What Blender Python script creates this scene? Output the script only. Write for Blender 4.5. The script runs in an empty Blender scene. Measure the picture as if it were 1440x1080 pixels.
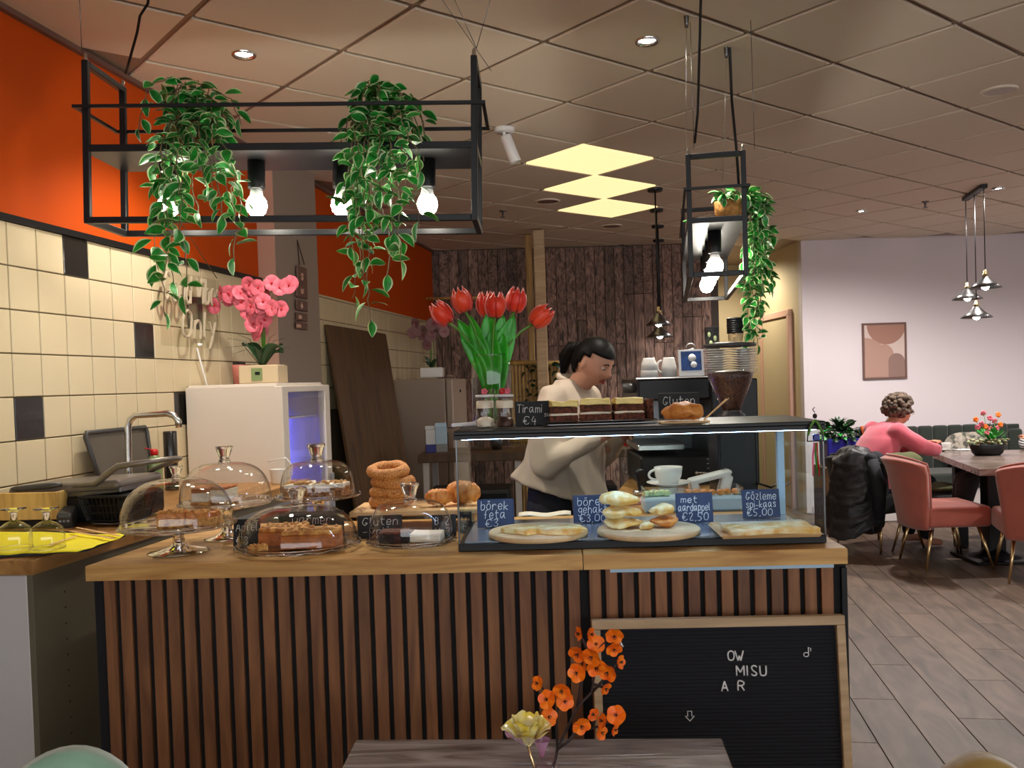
import bpy, bmesh, math, random
from mathutils import Vector, Matrix, Euler, noise
random.seed(7)
V = Vector; PI = math.pi; R = math.radians
sc = bpy.context.scene; COL = sc.collection
# ------------------------------------------------------------ camera
F = 1280.0; CAMH = 1.45
YAW = R(2.5); PITCH = R(-1.5); ROLL = 0.032
CPOS = V((0, -2.22, CAMH))
_fw = V((-math.sin(YAW)*math.cos(PITCH), math.cos(YAW)*math.cos(PITCH), math.sin(PITCH)))
_rt = V((math.cos(YAW), math.sin(YAW), 0)); _up = _rt.cross(_fw)
_r2 = _rt*math.cos(ROLL)-_up*math.sin(ROLL); _u2 = _rt*math.sin(ROLL)+_up*math.cos(ROLL)
YC = 537+F*math.tan(-PITCH)
cd = bpy.data.cameras.new('camera'); cam = bpy.data.objects.new('camera', cd); COL.objects.link(cam)
cam.matrix_world = Matrix(((_r2.x, _u2.x, -_fw.x, CPOS.x), (_r2.y, _u2.y, -_fw.y, CPOS.y), (_r2.z, _u2.z, -_fw.z, CPOS.z), (0, 0, 0, 1)))
cd.sensor_fit = 'HORIZONTAL'; cd.sensor_width = 36; cd.lens = F/1440*36
cd.shift_y = (YC-540)/1440; cd.clip_start = 0.05; cd.clip_end = 60
sc.camera = cam
# ------------------------------------------------------------ world, exposure, ceiling lights of the room
w = bpy.data.worlds.new('world'); sc.world = w; w.use_nodes = True
w.node_tree.nodes['Background'].inputs[0].default_value = (0.80, 0.83, 0.86, 1)
w.node_tree.nodes['Background'].inputs[1].default_value = 2.45
sc.view_settings.view_transform = 'Standard'; sc.view_settings.look = 'None'
sc.view_settings.exposure = 1.0; sc.view_settings.gamma = 1.0; sc.view_settings.use_curve_mapping = False
sc.cycles.max_bounces = 10; sc.cycles.transparent_max_bounces = 24; sc.cycles.caustics_refractive = False
sc.cycles.caustics_reflective = False; sc.cycles.sample_clamp_indirect = 4.0
BULB_W = 44.0      # emission strength of the hanging lamps' bulbs
SPOT_W = 42.0      # watts of a recessed downlight

def ray(x, y): return _fw+_r2*((x-720)/F)-_u2*((y-YC)/F)
def P(x, y, d): return CPOS+ray(x, y)*d                       # point seen at (x, y), d metres away
def PZ(x, y, z): r = ray(x, y); return CPOS+r*((z-CPOS.z)/r.z)   # point seen at (x, y), at height z
def PY(x, y, Y): r = ray(x, y); return CPOS+r*((Y-CPOS.y)/r.y)
def proj(p):
    v = V(p)-CPOS; d = v.dot(_fw)
    return 720+F*v.dot(_r2)/d, YC-F*v.dot(_u2)/d, d

# ------------------------------------------------------------ materials
def nt(name):
    m = bpy.data.materials.new(name); m.use_nodes = True
    t = m.node_tree; b = t.nodes['Principled BSDF']
    return m, t, b
def c4(c): return (c[0], c[1], c[2], 1)
def srgb(r, g, b):
    f = lambda v: ((v/255+0.055)/1.055)**2.4 if v/255 > 0.04045 else v/255/12.92
    return (f(r), f(g), f(b))
def mat(name, col, rough=0.5, metal=0.0, bump=0.0, bscale=60, spec=None, sheen=0, coat=0, var=0.0, vscale=8, col2=None):
    m, t, b = nt(name); N = t.nodes; L = t.links
    b.inputs['Base Color'].default_value = c4(col); b.inputs['Roughness'].default_value = rough
    b.inputs['Metallic'].default_value = metal
    if spec is not None: b.inputs['Specular IOR Level'].default_value = spec
    if sheen: b.inputs['Sheen Weight'].default_value = sheen
    if coat: b.inputs['Coat Weight'].default_value = coat
    tc = None
    if bump or var or col2: tc = N.new('ShaderNodeTexCoord')
    if bump:
        n = N.new('ShaderNodeTexNoise'); n.inputs['Scale'].default_value = bscale; n.inputs['Detail'].default_value = 3
        bp = N.new('ShaderNodeBump'); bp.inputs['Strength'].default_value = bump; bp.inputs['Distance'].default_value = 0.004
        L.new(tc.outputs['Object'], n.inputs['Vector']); L.new(n.outputs['Fac'], bp.inputs['Height']); L.new(bp.outputs['Normal'], b.inputs['Normal'])
    if var or col2:
        n = N.new('ShaderNodeTexNoise'); n.inputs['Scale'].default_value = vscale; n.inputs['Detail'].default_value = 4
        r = N.new('ShaderNodeValToRGB'); r.color_ramp.elements[0].position = 0.38; r.color_ramp.elements[1].position = 0.62
        c2 = col2 or tuple(min(1, c*(1+var)) for c in col); c1 = col if col2 else tuple(c*(1-var) for c in col)
        r.color_ramp.elements[0].color = c4(c1); r.color_ramp.elements[1].color = c4(c2)
        L.new(tc.outputs['Object'], n.inputs['Vector']); L.new(n.outputs['Fac'], r.inputs['Fac']); L.new(r.outputs['Color'], b.inputs['Base Color'])
    return m
def wood(name, c1, c2, axis='Z', scale=14, stretch=12, rough=0.5, rnd=0.25, bump=0.15, dark=None):
    """grain stretched along axis; every object gets its own tone and grain offset"""
    m, t, b = nt(name); N = t.nodes; L = t.links
    tc = N.new('ShaderNodeTexCoord'); oi = N.new('ShaderNodeObjectInfo'); mp = N.new('ShaderNodeMapping')
    s = [scale]*3; s['XYZ'.index(axis)] = scale/stretch; mp.inputs['Scale'].default_value = s
    ml = N.new('ShaderNodeMath'); ml.operation = 'MULTIPLY'; ml.inputs[1].default_value = 37.0
    cb = N.new('ShaderNodeCombineXYZ')
    L.new(oi.outputs['Random'], ml.inputs[0]); [L.new(ml.outputs[0], cb.inputs[i]) for i in range(3)]
    L.new(tc.outputs['Object'], mp.inputs['Vector']); L.new(cb.outputs[0], mp.inputs['Location'])
    n = N.new('ShaderNodeTexNoise'); n.inputs['Scale'].default_value = 1.0; n.inputs['Detail'].default_value = 6; n.inputs['Distortion'].default_value = 1.2
    L.new(mp.outputs[0], n.inputs['Vector'])
    r = N.new('ShaderNodeValToRGB'); e = r.color_ramp.elements
    e[0].position = 0.34; e[0].color = c4(c1); e[1].position = 0.66; e[1].color = c4(c2)
    if dark:
        k = r.color_ramp.elements.new(0.22); k.color = c4(dark)
    L.new(n.outputs['Fac'], r.inputs['Fac'])
    h = N.new('ShaderNodeHueSaturation'); mr = N.new('ShaderNodeMapRange'); mr.inputs[3].default_value = 1-rnd; mr.inputs[4].default_value = 1+rnd
    L.new(oi.outputs['Random'], mr.inputs[0]); L.new(mr.outputs[0], h.inputs['Value']); L.new(r.outputs['Color'], h.inputs['Color'])
    L.new(h.outputs['Color'], b.inputs['Base Color']); b.inputs['Roughness'].default_value = rough
    bp = N.new('ShaderNodeBump'); bp.inputs['Strength'].default_value = bump; bp.inputs['Distance'].default_value = 0.002
    L.new(n.outputs['Fac'], bp.inputs['Height']); L.new(bp.outputs['Normal'], b.inputs['Normal'])
    return m
def emis(name, col, s):
    m, t, b = nt(name); b.inputs['Base Color'].default_value = c4(col)
    b.inputs['Emission Color'].default_value = c4(col); b.inputs['Emission Strength'].default_value = s
    return m
def thin_glass(name, tint=(1, 1, 1), refl=1.0, base=0.04, power=4.0):
    m = bpy.data.materials.new(name); m.use_nodes = True; t = m.node_tree; N = t.nodes; L = t.links; N.clear()
    o = N.new('ShaderNodeOutputMaterial'); mx = N.new('ShaderNodeMixShader'); tr = N.new('ShaderNodeBsdfTransparent'); gl = N.new('ShaderNodeBsdfGlossy')
    tr.inputs[0].default_value = c4(tint); gl.inputs['Roughness'].default_value = 0.02
    lw = N.new('ShaderNodeLayerWeight'); lw.inputs['Blend'].default_value = 0.5
    pw = N.new('ShaderNodeMath'); pw.operation = 'POWER'; pw.inputs[1].default_value = power
    ml = N.new('ShaderNodeMath'); ml.operation = 'MULTIPLY_ADD'; ml.inputs[1].default_value = 0.7*refl; ml.inputs[2].default_value = base; ml.use_clamp = True
    L.new(lw.outputs['Facing'], pw.inputs[0]); L.new(pw.outputs[0], ml.inputs[0]); L.new(ml.outputs[0], mx.inputs[0])
    L.new(tr.outputs[0], mx.inputs[1]); L.new(gl.outputs[0], mx.inputs[2]); L.new(mx.outputs[0], o.inputs[0])
    return m
def solid_glass(name, col=(1, 1, 1)):
    m, t, b = nt(name); b.inputs['Base Color'].default_value = c4(col); b.inputs['Roughness'].default_value = 0.02
    b.inputs['Transmission Weight'].default_value = 1.0; b.inputs['IOR'].default_value = 1.45
    return m

M = {}
M['black_metal'] = mat('black powder coat', (0.006, 0.006, 0.007), 0.4, spec=.35)
M['black'] = mat('black plastic', (0.006, 0.006, 0.007), 0.4, spec=.3)
M['dark_grey'] = mat('dark grey plastic', (0.045, 0.045, 0.045), 0.4)
M['grey'] = mat('grey plastic', (0.25, 0.25, 0.25), 0.4)
M['white'] = mat('white plastic', (0.75, 0.75, 0.75), 0.35)
M['china'] = mat('white china', (0.78, 0.76, 0.72), 0.15)
M['steel'] = mat('brushed steel', (0.62, 0.62, 0.60), 0.22, 1.0)
M['dark_steel'] = mat('dark steel', (0.18, 0.18, 0.18), 0.3, 1.0)
M['gold'] = mat('brass legs', (0.75, 0.55, 0.28), 0.25, 1.0)
M['glass'] = thin_glass('thin clear glass')
M['dome_glass'] = thin_glass('dome glass', (0.97, 0.97, 0.97), 1.3, 0.06, 3.0)
M['case_glass'] = thin_glass('case glass', (0.955, 0.985, 0.98), 0.4, 0.012)
M['crystal'] = solid_glass('cut crystal')
M['orange_wall'] = mat('orange wall paint', srgb(196, 74, 2), 0.7, bump=0.05, bscale=120, spec=0.2)
M['tile'] = mat('cream glazed tile', srgb(218, 202, 166), 0.18, bump=0.03, bscale=9)
M['tile_black'] = mat('black glazed tile', (0.018, 0.016, 0.014), 0.2, bump=0.15, bscale=40)
M['grout'] = mat('dark grout', srgb(100, 88, 70), 0.8)
M['ceil_tile'] = mat('mineral fibre ceiling tile', srgb(224, 212, 194), 0.75, bump=0.15, bscale=260)
M['ceil_grid'] = mat('ceiling grid metal', srgb(150, 132, 116), 0.5)
M['paint_white'] = mat('white wall paint', srgb(220, 211, 213), 0.6, bump=0.03, bscale=150)
M['paint_beige'] = mat('beige wall paint', srgb(196, 180, 146), 0.6)
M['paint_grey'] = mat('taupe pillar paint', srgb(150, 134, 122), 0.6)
M['pink_trim_lit_edge'] = mat('pink trim and lit pillar edge', srgb(205, 165, 145), 0.6)  # pink of the door frame; on the pillar it paints the lit edge
M['floor_plank'] = wood('vinyl floor plank', srgb(82, 66, 54), srgb(116, 96, 80), 'Y', 9, 4, 0.5, 0.14, 0.35, srgb(60, 48, 38))
M['floor_base'] = mat('dark floor joint', srgb(60, 48, 38), 0.7)
M['slat'] = wood('walnut slat veneer', srgb(104, 64, 36), srgb(142, 94, 56), 'Z', 26, 10, 0.5, 0.20, 0.1, srgb(74, 42, 24))
M['felt'] = mat('black felt backing', (0.008, 0.008, 0.009), 0.95)
M['worktop'] = wood('oak worktop', srgb(176, 126, 66), srgb(224, 178, 108), 'X', 26, 10, 0.34, 0.06, 0.2, srgb(128, 84, 40))
M['worktop_y'] = wood('oak worktop lengthwise', srgb(150, 104, 54), srgb(190, 142, 84), 'Y', 22, 14, 0.38, 0.06, 0.12, srgb(120, 80, 40))
M['light_wood'] = wood('light beech', srgb(216, 172, 112), srgb(236, 200, 148), 'X', 20, 10, 0.5, 0.06, 0.08)
M['birch'] = wood('birch frame', srgb(168, 138, 100), srgb(196, 166, 126), 'X', 26, 10, 0.5, 0.05, 0.05)
M['bamboo'] = wood('bamboo', srgb(166, 130, 66), srgb(206, 170, 98), 'Z', 20, 8, 0.5, 0.25, 0.1)
M['brown_board'] = wood('brown laminate board', srgb(70, 48, 26), srgb(98, 70, 40), 'Z', 12, 10, 0.5, 0.05, 0.08, srgb(48, 32, 18))
M['rustic'] = wood('rustic dark plank', srgb(56, 38, 32), srgb(150, 118, 102), 'Z', 34, 6, 0.65, 0.45, 0.4, srgb(26, 16, 13))
M['table_wood'] = wood('grey brown table laminate', srgb(84, 68, 58), srgb(142, 128, 120), 'X', 30, 7, 0.26, 0.05, 0.8, srgb(50, 38, 32))
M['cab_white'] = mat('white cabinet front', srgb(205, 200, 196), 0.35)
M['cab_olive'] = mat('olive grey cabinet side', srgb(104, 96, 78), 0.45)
M['leaf'] = mat('vine leaf green', srgb(36, 142, 48), 0.4, var=0.35, vscale=30)
M['leaf_rim'] = mat('cream leaf rim', srgb(206, 224, 168), 0.5)
M['stem'] = mat('vine stem', srgb(120, 100, 70), 0.6)
M['green_stem'] = mat('green stem', srgb(86, 140, 40), 0.45)
M['dark_leaf'] = mat('dark green leaf', srgb(30, 62, 30), 0.35)
M['tulip_leaf'] = mat('tulip leaf', srgb(48, 164, 34), 0.4, var=0.3, vscale=12)
M['tulip'] = mat('red tulip petal', srgb(216, 18, 10), 0.45, col2=srgb(240, 70, 20), vscale=9, sheen=.3)
M['pink_petal'] = mat('pink orchid petal', srgb(214, 100, 118), 0.55, var=0.15, vscale=40)
M['pale_petal'] = mat('pale mauve orchid petal', srgb(150, 110, 112), 0.6)
M['orange_petal'] = mat('orange blossom petal', srgb(246, 128, 8), 0.5, col2=srgb(238, 100, 6), vscale=60)
M['twig'] = mat('dark twig', srgb(44, 30, 26), 0.7)
M['chalk'] = mat('chalk', (0.8, 0.8, 0.78), 0.9)
M['slate'] = mat('chalkboard', (0.008, 0.009, 0.010), 0.7, var=0.25, vscale=25)
M['slate_led_tint'] = mat('black chalkboard tinted by led light', srgb(30, 48, 84), 0.55, var=0.15, vscale=25)  # black boards; the case led's blue light is put into the colour
M['bread'] = mat('golden bread crust', srgb(196, 112, 40), 0.5, bump=0.4, bscale=90, col2=srgb(226, 154, 76), vscale=40)
M['sesame'] = mat('sesame crust', srgb(178, 98, 34), 0.6, bump=0.8, bscale=240, col2=srgb(226, 164, 88), vscale=260)
M['pale_bread'] = mat('pale pastry', srgb(252, 236, 184), 0.55, bump=0.5, bscale=60, col2=srgb(236, 186, 92), vscale=34)
M['apple_cake'] = mat('crumble cake', srgb(176, 106, 36), 0.6, bump=1.0, bscale=120, col2=srgb(232, 176, 90), vscale=55)
M['cake_side'] = mat('caramel cake side', srgb(178, 100, 30), 0.55, bump=0.4, bscale=90, var=0.2, vscale=60)
M['choc'] = mat('chocolate sponge', srgb(58, 26, 14), 0.8, bump=1.0, bscale=160, col2=srgb(112, 58, 32), vscale=120)
M['cream'] = mat('yellow cream icing', srgb(250, 226, 140), 0.45, bump=0.3, bscale=40)
M['white_cream'] = mat('white cream icing', srgb(244, 232, 206), 0.45, bump=0.3, bscale=60)
M['carrot'] = mat('carrot cake', srgb(120, 72, 36), 0.8, bump=1.0, bscale=130, col2=srgb(190, 134, 80), vscale=110)
M['brownie'] = mat('dark brownie', srgb(26, 13, 9), .8, bump=.8, bscale=140)
M['walnut'] = mat('walnut', srgb(196, 146, 80), 0.6, bump=0.6, bscale=200)
M['fridge'] = mat('white fridge enamel', srgb(222, 212, 200), 0.3)
M['fridge_grey'] = mat('old grey fridge enamel', srgb(168, 150, 134), 0.35)
M['yellow'] = mat('yellow paper napkin', srgb(240, 226, 20), 0.8, bump=0.5, bscale=50)
M['rust_velvet'] = mat('rust pink velvet', srgb(186, 96, 78), 0.75, sheen=0.6, var=0.08, vscale=6)
M['mint_velvet'] = mat('mint velvet', srgb(122, 160, 138), 0.8, sheen=0.5, var=0.1, vscale=10)
M['mustard_velvet'] = mat('mustard velvet', srgb(140, 112, 46), 0.8, sheen=0.5, var=0.08, vscale=10)
M['green_velvet'] = mat('dark green velvet', srgb(30, 40, 31), 0.8, sheen=0.4)
M['olive_cloth'] = mat('olive cloth', srgb(84, 88, 52), 0.85, var=0.15, vscale=14)
M['black_velvet'] = mat('black upholstery', (0.012, 0.013, 0.014), 0.85, sheen=0.1)
M['coat'] = mat('black quilted coat nylon', (0.016, 0.015, 0.018), 0.5, bump=0.8, bscale=40)
M['coat_plain'] = mat('black coat wool', (0.008, 0.009, 0.014), 0.8)
M['skin'] = mat('light skin', srgb(196, 134, 104), 0.5)
M['skin_dark'] = mat('tanned skin', srgb(186, 136, 112), 0.55)
M['hair_black'] = mat('black hair', (0.003, 0.0025, 0.002), 0.5, spec=0.12)
M['hair_grey'] = mat('grey brown curls', srgb(58, 44, 34), 0.75, bump=0.8, bscale=70, col2=srgb(112, 92, 74), vscale=40)
M['blouse'] = mat('off white blouse', srgb(184, 168, 150), 0.8, bump=0.3, bscale=14)
M['trousers'] = mat('navy trousers', srgb(16, 20, 34), 0.8)
M['pink_knit'] = mat('pink knit', srgb(206, 90, 106), 0.85, sheen=0.4, bump=0.3, bscale=120)
M['lips'] = mat('lips', srgb(150, 70, 62), 0.5)
M['basket'] = mat('woven straw basket', srgb(184, 130, 62), 0.7, bump=1.0, bscale=70, var=0.3, vscale=60)
M['orange_cloth'] = mat('orange cloth', srgb(204, 92, 36), 0.8)
M['blue_pot'] = mat('cobalt planter', srgb(36, 40, 140), 0.35)
M['pink_pot'] = mat('dusty pink pot', srgb(196, 116, 104), 0.6)
M['beige_pot'] = mat('beige ceramic planter', srgb(202, 182, 148), 0.4)
M['frame_brown'] = mat('brown picture frame', srgb(110, 80, 70), 0.5)
M['brass'] = mat('brass fitting', (0.7, 0.55, 0.28), 0.3, 1.0)
M['beans'] = mat('coffee beans', srgb(44, 24, 16), 0.35, bump=1.0, bscale=110, col2=srgb(86, 52, 36), vscale=110)
M['pale_blue'] = mat('pale blue tray', srgb(176, 204, 222), 0.3)
M['pink_paper'] = mat('pink paper', srgb(238, 190, 196), 0.7)
M['red'] = mat('red plastic', srgb(190, 18, 24), 0.35)
M['soap'] = mat('green soap bottle', srgb(120, 140, 90), 0.25)
M['neon_tube'] = mat('unlit white neon tube', srgb(180, 166, 142), 0.4)
M['acrylic'] = thin_glass('clear acrylic', (0.95, 0.95, 0.93), 0.5, 0.03)
M['cork'] = mat('round wooden board', srgb(226, 196, 148), 0.55, var=0.1, vscale=20)
M['stone_floor'] = mat('case steel floor', srgb(150, 158, 168), 0.25, 0.5)
M['bulb'] = emis('lit bulb', (1.0, 0.93, 0.80), BULB_W)
M['led'] = emis('cool led strip', (0.42, 0.62, 1.0), 20.0)
M['fridge_led'] = emis('blue fridge light', (0.10, 0.12, 1.0), 22.0)
M['down'] = emis('downlight lens', (1.0, 0.93, 0.82), 30.0)
M['panel'] = emis('warm lit ceiling panel', (1.0, 0.80, 0.40), 0.55)
M['shade_bulb'] = emis('pendant bulb', (1.0, 0.95, 0.88), 24.0)

# ------------------------------------------------------------ mesh helpers
def NB(): return bmesh.new()
def _fin(bm, vs, mi, smooth, M4):
    if M4 is not None: bmesh.ops.transform(bm, matrix=M4, verts=vs)
    fs = {f for v in vs for f in v.link_faces}
    for f in fs: f.material_index = mi; f.smooth = smooth
    return vs
def bx(bm, c, s, mi=0, bev=0.0, seg=1, rot=None, M4=None, smooth=False):
    vs = bmesh.ops.create_cube(bm, size=1)['verts']
    bmesh.ops.scale(bm, vec=V(s), verts=vs)
    if bev > 0:
        es = list({e for v in vs for e in v.link_edges})
        r = bmesh.ops.bevel(bm, geom=es, offset=min(bev, min(s)*0.49), segments=seg, affect='EDGES', profile=0.5)
        vs = list({v for f in r['faces'] for v in f.verts} | {v for v in vs if v.is_valid})
    T = Matrix.Translation(V(c))
    if rot is not None: T = T @ Euler(rot).to_matrix().to_4x4()
    if M4 is not None: T = M4 @ T
    return _fin(bm, vs, mi, smooth, T)
def lathe(bm, prof, n=24, mi=0, M4=None, smooth=True, wob=None):
    """prof: (radius, z) from bottom to top, turned about Z"""
    rings = []; allv = []
    for (r, z) in prof:
        if r < 1e-5: v = bm.verts.new((0, 0, z)); rings.append([v]); allv.append(v)
        else:
            rg = [bm.verts.new((r*(wob(i, z) if wob else 1)*math.cos(2*PI*i/n), r*(wob(i, z) if wob else 1)*math.sin(2*PI*i/n), z)) for i in range(n)]
            rings.append(rg); allv += rg
    for a, b in zip(rings, rings[1:]):
        for i in range(n):
            j = (i+1) % n
            if len(a) == 1 and len(b) == 1: continue
            if len(a) == 1: bm.faces.new((a[0], b[j], b[i]))
            elif len(b) == 1: bm.faces.new((a[i], a[j], b[0]))
            else: bm.faces.new((a[i], a[j], b[j], b[i]))
    return _fin(bm, allv, mi, smooth, M4)
def tube(bm, pts, r, n=6, mi=0, smooth=True, caps=True, M4=None, closed=False):
    pts = [V(p) for p in pts]; k = len(pts); rr = r if isinstance(r, (list, tuple)) else [r]*k
    rings = []; up = V((0, 0, 1)); allv = []
    prev = None
    for i, p in enumerate(pts):
        a = pts[(i-1) % k] if (closed or i > 0) else p; b = pts[(i+1) % k] if (closed or i < k-1) else p
        t = (b-a)
        t = t.normalized() if t.length > 1e-9 else V((0, 0, 1))
        if prev is None:
            s = t.cross(up)
            if s.length < 1e-3: s = t.cross(V((1, 0, 0)))
        else: s = prev-t*prev.dot(t)
        if s.length < 1e-6: s = t.cross(V((1, 0, 0)))
        s.normalize(); prev = s; q = t.cross(s)
        rg = [bm.verts.new(p+(s*math.cos(2*PI*j/n)+q*math.sin(2*PI*j/n))*rr[i]) for j in range(n)]
        rings.append(rg); allv += rg
    pr = list(zip(rings, rings[1:]))
    if closed: pr.append((rings[-1], rings[0]))
    for a, b in pr:
        for j in range(n): bm.faces.new((a[j], a[(j+1) % n], b[(j+1) % n], b[j]))
    if caps and not closed:
        bm.faces.new(rings[0][::-1]); bm.faces.new(rings[-1])
    return _fin(bm, allv, mi, smooth, M4)
def bar(bm, a, b, w, h=None, mi=0, bev=0.0):
    """square bar from a to b"""
    a = V(a); b = V(b); d = b-a; L = d.length; h = h or w
    q = d.to_track_quat('X', 'Z').to_matrix().to_4x4()
    return bx(bm, (L/2, 0, 0), (L, w, h), mi, bev, M4=Matrix.Translation(a) @ q)
def ball(bm, c, s, mi=0, u=16, v=10, M4=None, smooth=True):
    vs = bmesh.ops.create_uvsphere(bm, u_segments=u, v_segments=v, radius=1)['verts']
    s = (s, s, s) if not isinstance(s, (tuple, list)) else s
    T = Matrix.Translation(V(c)) @ Matrix.Diagonal(V((s[0], s[1], s[2], 1)))
    if M4 is not None: T = M4 @ T
    return _fin(bm, vs, mi, smooth, T)
def prism(bm, pts, z0, z1, mi=0, M4=None):
    a = [bm.verts.new((p[0], p[1], z0)) for p in pts]; b = [bm.verts.new((p[0], p[1], z1)) for p in pts]; n = len(pts)
    bm.faces.new(a[::-1]); bm.faces.new(b)
    for i in range(n): bm.faces.new((a[i], a[(i+1) % n], b[(i+1) % n], b[i]))
    return _fin(bm, a+b, mi, False, M4)
def grid(bm, nu, nv, fn, mi=0, smooth=True, thick=0.0, closed=False):
    g = [[bm.verts.new(fn(i/(nu-1), j/(nv-1))) for j in range(nv)] for i in range(nu)]
    fs = []
    for i in range(nu-1):
        for j in range(nv-1): fs.append(bm.faces.new((g[i][j], g[i+1][j], g[i+1][j+1], g[i][j+1])))
    for f in fs: f.material_index = mi; f.smooth = smooth
    if thick:
        bmesh.ops.recalc_face_normals(bm, faces=fs)
        r = bmesh.ops.solidify(bm, geom=fs, thickness=thick)
        for f in r['geom']:
            if isinstance(f, bmesh.types.BMFace): f.material_index = mi; f.smooth = smooth
    return g
def rough_up(vs, amp, sc=30, seed=0):
    for v in vs:
        if v.is_valid: v.co += noise.noise_vector(v.co*sc+V((seed, seed*2, 0)))*amp
def mesh_of(bm, name, mats):
    bmesh.ops.recalc_face_normals(bm, faces=bm.faces[:])
    me = bpy.data.meshes.new(name); bm.to_mesh(me); bm.free()
    for m in (mats if isinstance(mats, (list, tuple)) else [mats]): me.materials.append(M[m] if isinstance(m, str) else m)
    return me
def link(name, me, parent=None, loc=None, M4=None):
    o = bpy.data.objects.new(name, me); COL.objects.link(o)
    if parent is not None: o.parent = parent
    if M4 is not None: o.matrix_local = M4
    elif loc is not None: o.location = loc
    return o
def part(name, bm, mats, parent, label=None, M4=None, loc=None):
    o = link(name, mesh_of(bm, name, mats), parent, loc, M4)
    if label: o['label'] = label
    return o
def thing(name, label, cat, loc=(0, 0, 0), rz=0, group=None):
    o = bpy.data.objects.new(name, None); COL.objects.link(o); o.empty_display_size = 0.05
    o.location = loc; o.rotation_euler = (0, 0, rz); o['label'] = label; o['category'] = cat
    if group: o['group'] = group
    return o
def solo(name, bm, mats, label, cat, loc=(0, 0, 0), rz=0, group=None):
    o = link(name, mesh_of(bm, name, mats)); o.location = loc; o.rotation_euler = (0, 0, rz)
    o['label'] = label; o['category'] = cat
    if group: o['group'] = group
    return o
def struct(name, bm, mats, parent=None):
    o = link(name, mesh_of(bm, name, mats), parent)
    if parent is None: o['kind'] = 'structure'
    return o
def dup(root, loc, rz, label=None, group=None):
    r = root.copy(); COL.objects.link(r); r.location = loc; r.rotation_euler = (0, 0, rz)
    if label: r['label'] = label
    if group: r['group'] = group
    for ch in list(root.children):
        c = ch.copy(); COL.objects.link(c); c.parent = r
        for g in list(ch.children):
            d = g.copy(); COL.objects.link(d); d.parent = c
    return r
def fixed(v0, v1, t): return v0+(v1-v0)*t

# ------------------------------------------------------------ handwriting strokes: digit pairs x, y (3 = baseline)
GL = {'a': '47 27 16 14 23 34 46|47 44 53', 'b': '19 13 33 44 46 37 16', 'c': '46 37 27 16 14 23 33 44', 'd': '46 37 27 16 14 23 33 44|49 43',
 'e': '15 45 46 37 27 16 14 23 33 44', 'f': '49 39 28 23|16 36', 'g': '46 37 27 16 15 24 34 45|47 42 31 21 12', 'h': '19 13|16 27 37 46 43',
 'i': '27 23|28 29', 'j': '37 32 21 11|38 39', 'k': '19 13|46 15 43', 'l': '29 24 33', 'm': '17 13|16 27 36 33|36 47 56 53', 'n': '17 13|16 27 37 46 43',
 'o': '27 16 14 23 33 44 46 37 27', 'p': '17 10|16 27 37 46 44 33 23 14', 'r': '17 13|15 27 37 46', 's': '46 37 27 16 35 44 33 23 14', 't': '29 24 33 43|17 47',
 'u': '17 14 23 33 44|47 43', 'v': '17 33 57', 'w': '17 23 35 43 57', 'y': '17 34|47 21 11', 'z': '17 47 13 43', 'ö': '27 16 14 23 33 44 46 37 27|28 29|38 39',
 'A': '13 39 53|25 45', 'B': '13 19 38 47 36 16|36 45 44 33 13', 'G': '58 39 28 15 24 33 44 55 35', 'M': '13 19 35 59 53', 'T': '19 59|39 33', 'V': '19 33 59',
 'O': '39 18 14 33 54 58 39', 'W': '09 23 36 43 69', 'I': '33 39', 'S': '58 49 29 18 26 45 54 43 23 14', 'U': '19 14 23 43 54 59', 'R': '13 19 39 58 57 46 16|36 53',
 '€': '58 49 29 18 14 23 43 54|06 36|05 35', '0': '39 18 14 33 54 58 39', '1': '27 39 33', '2': '18 29 39 48 47 13 53', '3': '18 29 39 48 37 26|36 45 44 33 23 14',
 '4': '39 15 55|47 42', '5': '59 19 16 36 45 44 33 13', ',': '33 22', '-': '15 45', ' ': ''}
def strokes(text, h, slant=0.08, wob=0.0):
    out = []; x = 0.0; u = h/6.0
    for ch in text:
        g = GL[ch]; xs = [int(p[0]) for s in g.split('|') for p in s.split()] or [0, 3]
        x0 = min(xs); dy = random.uniform(-wob, wob)*h
        for s in g.split('|'):
            pl = [((x+int(p[0])-x0)*u+slant*(int(p[1])-3)*u, (int(p[1])-3)*u+dy) for p in s.split()]
            if len(pl) > 1: out.append(pl)
        x += max(xs)-x0+1.6
    return out, x*u
def smooth_pl(pl, it=1):
    for _ in range(it):
        q = [pl[0]]
        for a, b in zip(pl, pl[1:]):
            q += [(a[0]*.75+b[0]*.25, a[1]*.75+b[1]*.25), (a[0]*.25+b[0]*.75, a[1]*.25+b[1]*.75)]
        pl = q+[pl[-1]]
    return pl
def write(bm, text, h, r, x0, z0, y, width=None, n=4, slant=0.08, wob=0.05, sm=1):
    """letters in the XZ plane at depth y"""
    st, wd = strokes(text, h, slant, wob); k = (width/wd) if width else 1
    for pl in st: tube(bm, [(x0+a*k, y, z0+b) for a, b in smooth_pl(pl, sm)], r, n, smooth=False)
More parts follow.
